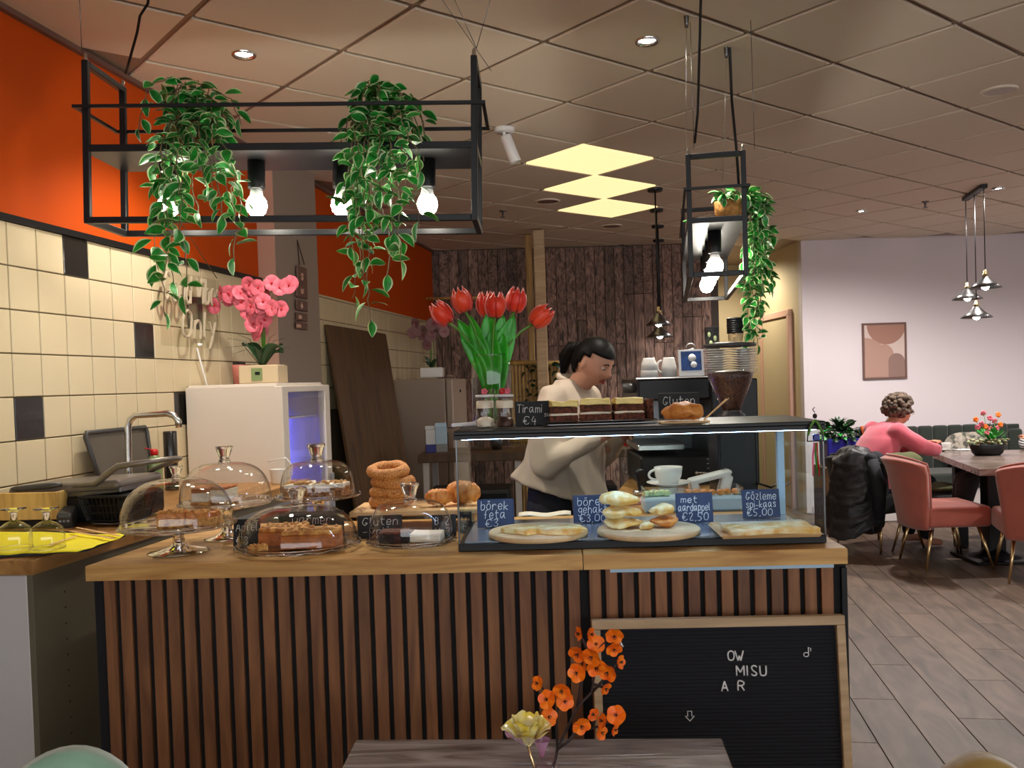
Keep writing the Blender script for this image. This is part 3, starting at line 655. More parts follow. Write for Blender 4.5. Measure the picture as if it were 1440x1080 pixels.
chalk_sign(646, 664, 724, 754, 2.57, [('u', .4, .54, .2, .5), ('t', .36, .10, .2, .5)], 'narrow black sign partly hidden beside the case corner', base=ZT+.0008)
chalk_sign(328, 366, 728, 766, 2.47, [('Apfel', .36, .56, .10, .84), ('€3', .30, .10, .10, .5)], 'black sign reading Apfel beside the round cake dome', base=ZT+.0008)
chalk_sign(392, 484, 712, 750, 2.56, [('warmer', .42, .52, .2, .62), ('Apfel', .34, .10, .36, .5)], 'wide black sign reading warmer Apfel behind the golden cake', base=ZT+.0008)
p = P(766, 733, 2.56); bm = NB()
grid(bm, 10, 6, lambda u, v: V(((u-.5)*0.15, (v-.5)*0.07, 0.016+0.003*math.sin(u*9)+0.010*abs(v-.5))), thick=-0.002)
solo('paper_napkin', bm, 'white_cream', 'crumpled pale napkin behind the flatbread board', 'napkin', (p.x, 0.375, ZF-0.008+.004))

# ------------------------------------------------------------ cake stands and domes
def knob(bm, z, k=1.0): lathe(bm, [(0, z), (.016*k, z), (.015*k, z+.005*k), (.012*k, z+.009*k), (.015*k, z+.018*k), (.0215*k, z+.037*k), (.0225*k, z+.040*k), (.0215*k, z+.042*k), (0, z+.042*k)], 20)
def dome_profile(r, h, flat_=1.0, n=12): return [(r, 0), (r, 0.006)]+[(r*math.cos(a)**(0.62*flat_), 0.006+(h-0.006)*math.sin(a)) for a in [PI/2*i/n for i in range(1, n)]]+[(0, h)]
def cake_stand(px, py, rp, hp, rd, hd, lbls, kr=1.0, foot=0.08, name='cake_stand', fl=1.0):
    p = PZ(px, py, ZT); base = V((p.x, p.y, ZT+0.0008))
    t = thing(name, lbls[0], 'cake stand' if hp > .03 else 'cake plate', base, 0, 'glass cake stands and plates')
    wv = lambda i, z: 1+0.012*math.cos(i*PI/2)
    if hp > 0.03:
        bm = NB(); lathe(bm, [(0, 0.006), (foot*.5, 0.004), (foot, 0), (foot, 0.002), (foot*.6, 0.008), (.022, 0.016), (.013, 0.03), (.017, hp*.45), (.013, hp*.62), (.022, hp-.006), (.05, hp-.002)], 32); part('pedestal', bm, 'crystal', t)
    bm = NB(); lathe(bm, [(0, hp-.003), (rp*.85, hp-.003), (rp*.97, hp+.001), (rp, hp+.004), (rp*.985, hp+.007), (rp*.9, hp+.003), (0, hp+.001)], 64, wob=wv); part('plate', bm, 'dome_glass', t)
    bm = NB()
    tube(bm, [(rp*1.0*math.cos(a), rp*1.0*math.sin(a), hp+.005+0.002*math.cos(a*16)) for a in [2*PI*i/64 for i in range(64)]], 0.0022, 5, closed=True); part('scalloped_rim', bm, 'crystal', t)
    d = thing('glass_dome', lbls[1], 'dome', base+V((0, 0, hp+0.0085)), 0, 'clear glass cake domes')
    bm = NB(); lathe(bm, dome_profile(rd, hd, fl), 48); part('cover', bm, 'dome_glass', d)
    bm = NB(); tube(bm, [(rd*math.cos(a), rd*math.sin(a), 0.002) for a in [2*PI*i/48 for i in range(48)]], 0.0018, 5, closed=True); part('rolled_rim', bm, 'crystal', d)
    bm = NB(); knob(bm, hd, kr); part('knob', bm, 'crystal', d)
    return base+V((0, 0, hp+0.0022))
cA = cake_stand(252, 776, .150, .066, .145, .120, ['footed glass stand in front, nearest the yellow napkin', 'rounded glass dome over the crumble squares, nearest the yellow napkin'], .8)
cB = cake_stand(320, 757, .132, .098, .127, .112, ['tall glass stand standing behind the crumble stand', 'wide glass dome in front of the white fridge'], 1.1, .065)
cC = cake_stand(449, 746, .126, .100, .110, .098, ['tall glass stand holding the carrot cake squares', 'glass dome over the carrot cake, before the blue lit fridge door'], 1.2, .065, fl=.62)
cD = cake_stand(420, 771, .165, .006, .155, .098, ['low glass plate holding the large golden nut cake', 'broad glass dome over the golden nut cake on the counter'], 1.15)
cE = cake_stand(579, 765, .120, .006, .112, .100, ['low glass plate holding the dark brownie', 'small glass dome over the brownie beside the case'], 1.15, fl=.62)
def cake(base, dx, dy, sx, sy, h, mats, lbl, rz=0, top=None, seed=0, grp=None, poly=None, name='cake_slice'):
    """layered slice: body layers (material, share of height) as parts"""
    t = thing(name, lbl, 'cake', base+V((dx, dy, 0.0005)), rz, grp); z = 0
    for i, (m_, sh, nm) in enumerate(mats):
        bm = NB(); hh = h*sh
        if poly: prism(bm, poly, z, z+hh)
        else: bx(bm, (0, 0, z+hh/2), (sx*(1-0.02*i), sy*(1-0.02*i), hh), 0, 0.002)
        bmesh.ops.subdivide_edges(bm, edges=[e for e in bm.edges if e.calc_length() > 0.012], cuts=3, use_grid_fill=True)
        for q in bm.verts: q.co += noise.noise_vector(q.co*90+V((seed+i, 0, 0)))*(0.0024 if nm != 'sponge' else 0.0018); q.co += noise.noise_vector(q.co*28+V((seed, 0, 4)))*(.007 if nm == 'icing' else 0); q.co.z = max(q.co.z, z-0.0004)
        part(nm, bm, m_, t); z += hh
    if top:
        bm = NB(); random.seed(seed+5)
        for k in range(top[1]):
            bun(bm, random.uniform(.004, .008), random.uniform(.004, .008), random.uniform(.006, .011), k+seed, 0, .002, (random.uniform(-.42, .42)*sx, random.uniform(-.42, .42)*sy, z-0.002), 8, 5, 60)
        part('nut_pieces' if top[0] == 'walnut' else 'crumble_pieces', bm, top[0], t)['kind'] = 'stuff'
    return t
cr = [('apple_cake', .62, 'sponge'), ('bread', .38, 'crumble_top')]
cake(cA, -.005, -.02, .068, .062, .040, cr, 'crumble topped cake square left on the front stand', .15, ('apple_cake', 26), 1, 'crumble cake squares')
cake(cA, .068, .000, .070, .062, .036, cr, 'crumble topped cake square right on the front stand', -.1, ('apple_cake', 26), 2, 'crumble cake squares')
cake(cB, -.060, -.02, .05, .09, .050, [('apple_cake', .25, 'sponge'), ('white_cream', .5, 'cream_layer'), ('cake_side', .25, 'glaze')], 'cheesecake slice with caramel top on the stand behind', .2, None, 3, 'cheesecake slices')
cake(cB, -.005, .0, .045, .09, .050, [('apple_cake', .25, 'sponge'), ('white_cream', .6, 'cream_layer'), ('cake_side', .15, 'glaze')], 'pale cheesecake slice beside the first on the stand behind', -.1, None, 4, 'cheesecake slices')
cc = [('carrot', .68, 'sponge'), ('white_cream', .32, 'icing')]
cake(cC, -.050, -.01, .085, .07, .040, cc, 'left iced carrot cake square sprinkled with walnuts', .04, ('walnut', 26), 5, 'iced carrot cake squares')
cake(cC, .045, -.01, .092, .07, .040, cc, 'right iced carrot cake square sprinkled with walnuts', -.04, ('walnut', 26), 6, 'iced carrot cake squares')
nk = [('cake_side', .78, 'sponge'), ('apple_cake', .22, 'nut_top')]
cake(cD, -.045, .03, .12, .10, .048, nk, 'golden nut cake piece at the back under the broad dome', .1, ('walnut', 24), 7, 'golden nut cake pieces')
cake(cD, .045, -.025, .15, .09, .046, nk, 'golden nut cake piece at the front under the broad dome', .12, ('walnut', 28), 8, 'golden nut cake pieces')
cake(cD, -.085, -.075, .05, .035, .012, [('apple_cake', 1, 'sponge')], 'small crumbled leftover bit on the broad glass plate', .4, ('apple_cake', 12), 9)
cake(cE, -.040, -.02, .078, .06, .032, [('brownie', .8, 'sponge'), ('choc', .2, 'glaze')], 'dark chocolate brownie square on the small plate', .02, None, 10)
cake(cE, .042, .0, .082, .07, .022, [('white_cream', 1, 'sponge')], 'pale slice lying beside the brownie on the small plate', -.05, None, 11)
# cakes on top of the case
pz = PZ(846, 597, CZ1); tr = thing('cake_tray', 'flat black tray under the chocolate cream cakes', 'tray', (pz.x, pz.y+0.05, CZ1+.0008))
bm = NB(); bx(bm, (0, 0, .003), (.285, .15, .004), 0, .001); part('base', bm, 'dark_steel', tr)
bm = NB()
for s_ in (-1, 1): tube(bm, [(-.142, s_*.075, .010), (.142, s_*.075, .010)], .002, 6); tube(bm, [(s_*.142, -.075, .010), (s_*.142, .075, .010)], .002, 6)
part('rim', bm, 'dark_steel', tr)
cb = V((pz.x, pz.y+.05, CZ1+.0065))
chl = [('choc', .34, 'sponge'), ('white_cream', .10, 'filling'), ('choc', .28, 'sponge'), ('cream', .28, 'icing')]
cake(cb, -.100, -.02, .075, .075, .058, chl, 'chocolate cake square with yellow icing at the tray end', .04, None, 12, 'chocolate cream cakes')
cake(cb, -.014, -.01, .085, .08, .062, chl, 'chocolate cake square with yellow icing in mid tray', -.02, None, 13, 'chocolate cream cakes')
cake(cb, .072, -.01, .080, .08, .062, chl, 'chocolate cake square with sloping yellow icing near the Gluten sign', .05, None, 14, 'chocolate cream cakes')
cake(cb, .128, .03, .02, .06, .055, [('choc', 1, 'sponge')], 'dark iceless cake end at the right of the tray', .2, None, 15)
# crusty loaf on its little board
p = PZ(964, 596, CZ1); bm = NB(); bx(bm, (0, .02, .003), (.125, .07, .005), 0, .002)
solo('small_board', bm, 'cork', 'small wooden plate beneath the crusty loaf', 'board', (p.x, p.y+.012, CZ1+.0008))
bm = NB(); bun(bm, .054, .036, .050, 21, 0, .011, (0, 0, 0), 30, 18, 34); solo('loaf', bm, 'bread', 'crusty golden loaf on top of the case', 'bread', (p.x, p.y+.03, CZ1+.0072))
bm = NB(); a = V((0, 0, 0)); bar(bm, (.0, 0, .004), (.062, -.01, .058), .007, .002, 0, .0006); bar(bm, (.0, .008, .004), (.060, .012, .056), .007, .002, 0, .0006)
solo('wooden_tongs', bm, 'light_wood', 'pale wooden tongs leaning at the right of the loaf', 'tongs', (p.x+.052, p.y+.03, CZ1+.003))
p = PZ(652, 602, CZ1); bm = NB(); bar(bm, (-.035, 0, .006), (.03, .02, .008), .012, .010, 0, .002); tube(bm, [(.03+.008*math.cos(a), .02, .009+.006*math.sin(a)) for a in [2*PI*i/14 for i in range(14)]], .0018, 5, closed=True)
solo('white_tongs', bm, 'white', 'white plastic tongs lying at the left end of the case', 'tongs', (p.x, p.y+.03, CZ1+.001))
# jars with white lids
def jar(px, py, fill, lbl, toy):
    p = PZ(px, py, CZ1); t = thing('dessert_jar', lbl, 'jar', (p.x, p.y, CZ1+.0008), 0, 'small dessert jars')
    bm = NB(); lathe(bm, [(0, .001), (.022, .001), (.0245, .004), (.0245, .068), (.021, .074), (.0225, .080)], 28, wob=lambda i, z: 1+.012*(i % 2)); part('glass_body', bm, 'glass', t)
    bm = NB(); lathe(bm, [(0, .003), (.021, .003), (.0225, .006), (.0215, .022), (.012, .028), (0, .030)], 20); part('filling', bm, fill, t)
    bm = NB(); lathe(bm, [(.0225, .052), (.0225, .070), (.018, .072), (0, .0725)], 20); part('cream_top', bm, 'white_cream', t)
    bm = NB(); lathe(bm, [(0, .081), (.0245, .081), (.0255, .084), (.0245, .087), (0, .088)], 24); lid = part('lid', bm, 'white', t)
    for k, (dx, c) in enumerate(toy):
        bm = NB()
        for a in range(5): ball(bm, (.005*math.cos(a*1.257), .0, .005*math.sin(a*1.257)), (.004, .003, .004), 0, 8, 6)
        part('flower_charm', bm, c, t, loc=(dx, -.006, .096))
jar(683, 602, 'white_cream', 'left dessert jar with white lid and pink flower charm', [(.0, 'pink_petal')])
jar(710.5, 602, 'beans', 'right dessert jar with dark fruit and red flower charm', [(-.004, 'red'), (.009, 'pink_petal')])
# vase with tulips
p = P(693, 600, 2.56); vb = V((p.x, p.y, CZ1+.0008))
t = thing('glass_vase', 'ribbed clear glass vase holding the red tulips', 'vase', vb)
bm = NB(); lathe(bm, [(0, .001), (.052, .001), (.056, .006), (.056, .165), (.053, .178), (.042, .188), (.038, .192), (.040, .197)], 60, wob=lambda i, z: 1+(.008*(i % 2) if z < .17 else 0)); part('glass_body', bm, thin_glass('vase glass', (.96, .97, .96), 0.8, .05), t)
bm = NB(); tube(bm, [(.040*math.cos(a), .040*math.sin(a), .197) for a in [2*PI*i/40 for i in range(40)]], .0022, 6, closed=True); part('rim', bm, 'crystal', t)
def tulip(hx, hy, dd, lbl, tilt, leaves, seed):
    h = P(hx, hy, 2.56+dd)-vb; random.seed(seed)
    t = thing('tulip', lbl, 'flower', vb, 0, 'red tulips in the glass vase')
    foot = V((random.uniform(-.012, .012), random.uniform(-.012, .012), .012)); neck = V((h.x*.22, h.y*.22, .185)); neck.x = max(-.028, min(.028, neck.x)); neck.y = max(-.026, min(.026, neck.y))
    pts = []
    ax = V((math.sin(tilt), 0, math.cos(tilt))); bb = h-ax*.036
    ctrl = [foot, foot*.4+neck*.6, neck, neck*.45+bb*.55+V((0, 0, .015)), bb]
    for k in range(17):
        u = k/16*(len(ctrl)-1); i = min(int(u), len(ctrl)-2); f_ = u-i
        q0 = ctrl[max(0, i-1)]; q1 = ctrl[i]; q2 = ctrl[i+1]; q3 = ctrl[min(len(ctrl)-1, i+2)]
        pts.append(0.5*((2*q1)+(q2-q0)*f_+(2*q0-5*q1+4*q2-q3)*f_*f_+(3*q1-q0-3*q2+q3)*f_**3))
    bm = NB(); tube(bm, pts, .0036, 7); part('stem', bm, 'green_stem', t)
    Mh = Matrix.Translation(bb) @ Euler((0, tilt, 0)).to_matrix().to_4x4()
    for k in range(6):
        a0 = k*PI/3+.3*seed; inner = k % 2; rr = .0295 if not inner else .026
        def pf(u, v, a0=a0, rr=rr):
            z = u*.070; wid = math.sin(PI*min(1, u*.80+.12))**.55*.66; prof = rr*(math.sin(PI*min(1, .18+u*.68))**.8)
            a = a0+(v-.5)*2*wid; tipk = 1-(.35*abs(v-.5)*2 if u > .75 else 0)*(u-.75)*4
            return Mh @ V((prof*math.cos(a), prof*math.sin(a), z*tipk))
        bm = NB(); grid(bm, 9, 7, pf, thick=-.0012); part('petal', bm, 'tulip', t)
    for (a, L_, ln, wd, z0) in leaves:
        ln *= 1.35; L_ *= 1.15
        d_ = V((math.sin(a), random.uniform(-.15, .15), 0)); s_ = V((math.cos(a*.3), random.uniform(-.5, .2), 0)).normalized()
        def lf(u, v, d_=d_, s_=s_, L_=L_, ln=ln, wd=wd, z0=z0):
            c = neck*min(1, .2+u*2.5)+V((0, 0, 0)) if False else V((neck.x*.8, neck.y*.8, z0))+d_*(L_*u**1.5)+V((0, 0, ln*u*(1-.12*u)))
            ww = wd*1.75*math.sin(PI*min(1, .12+u*.88))**.75; cup = (abs(v-.5)*2)**2*ww*.35
            return c+s_*((v-.5)*2*ww)+V((0, -cup, 0))
        bm = NB(); grid(bm, 14, 5, lf, thick=-.001); part('leaf', bm, 'tulip_leaf', t)
tulip(620, 440, .0, 'tulip bending furthest out toward the wall', -.62, [(-.75, .085, .135, .017, .14), (-.62, .09, .10, .012, .13)], 1)
tulip(649, 421, -.02, 'tall tulip second in from the wall side', -.28, [(-.5, .07, .175, .016, .10)], 2)
tulip(684, 427, .05, 'tulip mostly hidden behind the middle bloom', -.05, [(-.2, .02, .165, .016, .12), (-.08, .015, .155, .015, .14)], 3)
tulip(697, 428, -.03, 'middle tulip seen straight on above the vase', .08, [(.10, .012, .14, .018, .10)], 4)
tulip(726, 421, .02, 'tulip leaning slightly right behind two broad leaves', .22, [(.45, .05, .17, .016, .11), (.7, .075, .165, .019, .11)], 5)
tulip(762, 444, .0, 'tulip bending furthest out above the barista', .85, [(.4, .035, .13, .015, .10)], 6)
# riser board with rings and croissants
a = P(490, 720, 2.64); b = P(676, 714, 2.64); zr = 1.088
t = thing('serving_riser', 'raised pale wooden board carrying sesame rings and croissants', 'board', ((a.x+b.x)/2, a.y+.11, ZT+.0008))
wd = b.x-a.x; bm = NB(); bx(bm, (0, 0, zr-ZT-.010), (wd, .21, .017), 0, .003); part('board', bm, 'light_wood', t)
for s_ in (-1, 1): bm = NB(); bx(bm, (s_*(wd/2-.03), 0, (zr-ZT-.019)/2), (.02, .18, zr-ZT-.019), 0, .001); part('support', bm, 'light_wood', t)
ZR = zr
base = P(548, 705, 2.72); dlab = ['bottom sesame bread ring of the stack, resting on the board', 'second sesame bread ring from the bottom of the stack', 'third sesame bread ring from the bottom of the stack', 'topmost sesame bread ring of the stack']
for k in range(4):
    bm = NB(); N_ = 40; ph = k*1.3
    pts = [((.0505+.002*math.sin(2*a+ph))*math.cos(a), (.0505+.002*math.sin(2*a+ph))*math.sin(a), .0165+.0015*math.sin(3*a+ph)) for a in [2*PI*i/N_ for i in range(N_)]]
    tube(bm, pts, [.0165*(1+.09*math.sin(5*2*PI*i/N_+k)) for i in range(N_)], 10, closed=True)
    rough_up(bm.verts, .0016, 120, k)
    o = solo('bread_ring', bm, 'sesame', dlab[k], 'bread', (base.x+[0, .004, .008, -.004][k], base.y+.02, ZR+.001+k*.0285), 0, 'stack of sesame bread rings')
    if k == 3: o.rotation_euler.x = .16; o.location.z += .006
def croissant(px, py, d, s, lbl, rz):
    p = P(px, py, d); bm = NB(); N_ = 41
    pts = []; rr = []
    for i in range(N_):
        u = i/(N_-1)*2-1; a = u*1.15
        pts.append((.046*s*math.sin(a), -.030*s*(math.cos(a)-.4), .0)); seg = abs(math.sin(u*PI*3.5))
        rr.append(s*(.007+.021*math.sqrt(max(0, 1-u*u)))*(0.90+.14*seg))
    tube(bm, pts, rr, 14); z0 = min(v.co.z for v in bm.verts)
    for v in bm.verts: v.co.z = (v.co.z-z0)*1.15
    rough_up(bm.verts, .0012, 70)
    solo('croissant', bm, 'bread', lbl, 'croissant', (p.x, p.y, ZR+.001), rz, 'golden croissants')
croissant(616, 700, 2.72, .80, 'golden croissant next to the sesame rings', .3)
croissant(655, 700, 2.74, 1.10, 'largest croissant, seen through the case corner', -.4)
croissant(640, 692, 2.84, .7, 'croissant tucked behind the other two', .9)
# hanging rag figure at the case corner
p = P(1131, 592, 2.32)
t = thing('hanging_doll', 'small colourful doll on a swing at the right case corner', 'figurine', (p.x, CY0-.012, 1.25))
k = .0018
def q(x, y): return ((x-1131)*k, 0, (592-y)*k+.01+(1.335-1.25-.09)*0)
bm = NB(); tube(bm, [q(1131, 552), q(1122, 562), q(1120, 580), q(1142, 580), q(1140, 562), q(1131, 552)], .0020, 6); part('swing', bm, 'twig', t)
bm = NB(); ball(bm, q(1131, 546), (.0055, .0055, .0065), 0, 12, 8); tube(bm, [q(1131, 541), q(1128, 537), q(1131, 534)], .0012, 5); part('head', bm, 'twig', t)
bm = NB(); tube(bm, [q(1131, 551), q(1126, 558), q(1121, 572)], .003, 6); tube(bm, [q(1131, 551), q(1136, 558), q(1142, 572)], .003, 6); part('arms', bm, 'green_stem', t)
bm = NB(); bx(bm, q(1132, 575), (.016, .008, .016), 0, .002); part('body', bm, 'blue_pot', t)
for dx, c in ((-3, 'pink_petal'), (1, 'leaf'), (3, 'red')):
    bm = NB(); tube(bm, [q(1131+dx*.4, 582), q(1130+dx, 600), q(1131+dx*1.4, 622+abs(dx)*2)], [.0035, .0028, .0016], 6); part('ribbon', bm, c, t)

# ------------------------------------------------------------ coffee machine and what stands on the return worktop
zm = 1.445
a = P(902, 600, 3.5); b = P(1066, 600, 3.5)
t = thing('espresso_machine', 'black espresso machine with a drip grid behind the case', 'coffee machine', (a.x, a.y, ZT+.0008), YAW)
wm = (b-a).length; hm = zm-ZT-.0008
bm = NB(); bx(bm, (wm*.32, .26, hm-.043), (wm*.68, .50, .086), 0, .008, 2); part('head', bm, 'black', t)
bm = NB(); bx(bm, (wm*.80, .24, hm/2-.004), (wm*.40, .50, hm-.012), 0, .006, 2); part('side_housing', bm, 'black', t)
bm = NB(); bx(bm, (wm*.34, .44, hm*.5), (wm*.6, .10, hm-.14), 0, .004); part('back_panel', bm, 'dark_steel', t)
bm = NB(); bx(bm, (wm*.30, .22, .058), (wm*.62, .42, .115), 0, .006); part('base', bm, 'black', t)
bm = NB(); bx(bm, (wm*.17, .19, .150), (wm*.40, .36, .022), 0, .003); dt = part('drip_tray', bm, 'steel', t)
bm = NB()
for i in range(22): bx(bm, (-.008+i*wm*.0178, .19, .164), (.0028, .34, .004))
part('drip_grid', bm, 'dark_steel', dt)['kind'] = 'stuff'
bm = NB(); bx(bm, (wm*.32, .24, hm+.001), (wm*.72, .50, .006), 0, .002); part('top_plate', bm, 'steel', t)
bm = NB(); tube(bm, [(-.055, .10, hm-.035), (.01, .10, hm-.035)], .020, 16); part('group_handle', bm, 'dark_grey', t)
bm = NB(); tube(bm, [(wm*.46, -.004, .05), (wm*.56, -.004, .05)], .004, 8); ball(bm, (wm*.46, -.006, .05), .008, 0, 10, 8); part('lever', bm, 'steel', t)
bm = NB()
for i in range(5): bx(bm, (wm*.50+.03, -.0035, .03+i*.018), (.012, .002, .002))
part('scale_marks', bm, 'white', t)['kind'] = 'stuff'
# grinder
g0_ = P(1029, 600, 3.16)
t = thing('coffee_grinder', 'coffee grinder with a clear hopper of dark beans', 'grinder', (g0_.x, g0_.y, ZT+.0008), YAW)
bm = NB(); bx(bm, (0, 0, .125), (.135, .16, .25), 0, .01, 2); bx(bm, (0, 0, .262), (.11, .12, .026), 0, .006); part('body', bm, 'black', t)
bm = NB(); lathe(bm, [(0, .276), (.045, .276), (.047, .284), (.034, .292), (.034, .300)], 24); part('collar', bm, 'dark_grey', t)
bm = NB()
for i, dx in enumerate((-.030, .0, .03)): bx(bm, (dx, -.062, .262), (.022, .004, .008), 0, .001)
part('buttons', bm, 'white', t)['kind'] = 'stuff'
bm = NB(); lathe(bm, [(.032, .298), (.045, .335), (.075, .41), (.083, .45), (.086, .52)], 32); hp = part('hopper', bm, 'glass', t)
bm = NB(); lathe(bm, [(0, .300), (.030, .300), (.043, .335), (.072, .41), (.078, .428), (.04, .437), (0, .432)], 32); part('beans', bm, 'beans', t, 'dark roasted beans')
bm = NB(); lathe(bm, [(.086, .519), (.090, .521), (.090, .530), (.05, .534), (0, .535)], 32); part('hopper_lid', bm, 'dark_grey', t)
# saucers, cups and things on the machine
MT = zm+.0045
bm = NB(); lathe(bm, [(0, .0008), (.022, .0005), (.026, .003), (.045, .0065), (.058, .0085), (.057, .0095), (.026, .0055), (0, .004)], 30); sau = mesh_of(bm, 'saucer', 'china')
for si, (px, d, nn, lb) in enumerate(((1008, 3.80, 11, 'stack by the blue card'), (1046, 3.80, 11, 'stack nearest the trailing plant'))):
    c = P(px, 525, d)
    for k in range(nn):
        o = link('saucer', sau, loc=(c.x, c.y, MT+k*.0098)); o['category'] = 'saucer'; o['group'] = 'white saucers on the coffee machine, '+lb
        o['label'] = ['bottom', 'second lowest', 'third lowest', 'fourth lowest', 'fifth lowest', 'middle', 'fifth highest', 'fourth highest', 'third highest', 'second highest', 'topmost'][k]+' white saucer in the '+lb
def cup(px, d, z, r, h, lbl, ribs=False, up=False, handle=0, m='china', rz=0, name='cup', grp=None):
    c = P(px, 600, d); t = thing(name, lbl, 'cup', (c.x, c.y, z), rz, grp); f_ = -1 if not up else 1
    pr = [(0, .002), (r*.62, .002), (r*.66, 0), (r*.7, .004), (r*.92, h*.45), (r, h), (r*.95, h), (r*.86, h*.45), (r*.6, .008), (0, .007)]
    if not up: pr = [(a_, h-b_) for a_, b_ in pr]
    bm = NB(); lathe(bm, pr, 40, wob=(lambda i, z: 1+.02*(i % 2)) if ribs else None); part('body', bm, m, t)
    if handle:
        bm = NB(); hz = h*.55
        tube(bm, [(handle*(r*.88+r*.55*math.sin(a)), 0, hz+h*.30*math.cos(a)) for a in [PI*i/10 for i in range(11)]], .0042, 8); part('handle', bm, m, t)
    return t
cup(915, 3.72, MT, .037, .052, 'lower ribbed white cup upside down on the machine', True, grp='upturned ribbed cups')
cup(915, 3.72, MT+.028, .034, .052, 'upper ribbed white cup upside down on the machine', True, grp='upturned ribbed cups')
cup(943, 3.74, MT, .033, .080, 'white mug upside down beside the blue card', handle=-1, name='mug')
p = P(973, 530, 3.66); t = thing('photo_card', 'white framed card with a blue picture leaning on the machine', 'card', (p.x, p.y, MT), YAW)
Rm = Euler((-.12, 0, .0)).to_matrix().to_4x4()
bm = NB(); bx(bm, (0, 0, .054), (.102, .004, .108), 0, .001, M4=Rm); part('card', bm, 'white', t)
bm = NB(); bx(bm, (0, -.0025, .062), (.082, .001, .078), M4=Rm); pc = part('print', bm, mat('blue print', srgb(24, 66, 132), .5, var=.3, vscale=30), t)
bm = NB()
lathe(bm, [(0, 0), (.016, 0), (.016, .0006), (0, .0006)], 18, M4=Rm @ Matrix.Translation((.004, -.0032, .074)) @ Matrix.Rotation(PI/2, 4, 'X'))
lathe(bm, [(0, 0), (.013, 0), (.013, .0006), (0, .0006)], 18, M4=Rm @ Matrix.Translation((.010, -.0032, .046)) @ Matrix.Rotation(PI/2, 4, 'X'))
part('figure_shape', bm, 'white', pc)
# dark paper cup stack, beige cups with black lids, small metal pot
SZ = MT+11*.0098+.002
def cupstack(px, d, z, n, m, lbl, lidm=None, nl=0, deco=False):
    c = P(px, 470, d)
    t = thing('paper_cup_stack', lbl, 'cups', (c.x, c.y, z))
    for k in range(n):
        bm = NB(); lathe(bm, [(.024, .0), (.026, .0), (.030, .050), (.031, .052), (.029, .052), (.0245, .002)], 24, M4=Matrix.Translation((0, 0, k*.010))); part('paper_cup', bm, m, t)
    for k in range(nl):
        bm = NB(); lathe(bm, [(.034, 0), (.035, .002), (.034, .008), (.028, .010), (0, .010)], 24, M4=Matrix.Translation((0, 0, .053+(n-1)*.010+k*.0092))); part('lid', bm, lidm, t)
    if deco:
        bm = NB()
        for i, (dz, a) in enumerate(((.025, -1.9), (.06, -2.1), (.045, -1.3))):
            ball(bm, (.0305*math.cos(a), .0305*math.sin(a), dz), (.007, .004, .011), 0, 8, 6)
        part('leaf_mark', bm, 'leaf_rim', t)
cupstack(1001, 3.80, SZ, 5, 'dark_grey', 'stack of dark takeaway cups with green marks on the saucers', deco=True)
cupstack(1034, 3.80, SZ, 2, 'cork', 'beige ribbed takeaway cups topped with black lids', 'black', 7)
p = P(971, 480, 3.9); t = thing('metal_pot', 'small dark metal pot behind the blue card', 'pot', (p.x, p.y, MT))
bm = NB(); lathe(bm, [(0, 0), (.034, 0), (.036, .07), (.030, .105), (.02, .12), (0, .122)], 24); part('body', bm, 'dark_steel', t)
bm = NB(); tube(bm, [(.02*math.cos(a), 0, .125+.015*math.sin(a)) for a in [PI*i/8 for i in range(9)]], .003, 6); part('handle', bm, 'steel', t)
# on the return worktop
W1 = ZT+.0008
cup(936, 3.02, W1, .046, .058, 'grey white cup with a side handle under the saucer', False, False, -1, rz=.2, grp='cups stacked behind the case')
c = P(936, 600, 3.02); bm = NB(); lathe(bm, [(0, .0015), (.030, .001), (.034, .004), (.062, .010), (.074, .015), (.073, .0165), (.034, .008), (0, .006)], 36); solo('saucer', bm, 'china', 'wide white saucer between the two stacked cups', 'saucer', (c.x+.006, c.y, W1+.0585))
cup(938, 3.02, W1+.069, .047, .055, 'pale upright cup standing on the wide saucer', False, True, -1, rz=.2, grp='cups stacked behind the case')
p = PZ(998, 705, ZT); t = thing('label_printer', 'white handheld label gun on the worktop behind the case', 'device', (p.x, p.y, W1), YAW)
bm = NB(); bx(bm, (.05, 0, .045), (.035, .05, .09), 0, .006, rot=(0, .25, 0)); bx(bm, (-.05, 0, .035), (.03, .05, .07), 0, .005, rot=(0, -.15, 0)); bx(bm, (0, 0, .082), (.15, .05, .022), 0, .008, rot=(0, -.22, 0)); bx(bm, (0, 0, .008), (.15, .055, .014), 0, .004); part('body', bm, 'china', t)
p = PZ(895, 708, ZT); bm = NB(); bx(bm, (0, 0, .006), (.15, .07, .012), 0, .001, rot=(0, 0, .2)); solo('paper_stack', bm, 'pink_paper', 'pink folded papers at the worktop edge', 'paper', (p.x, p.y, W1))
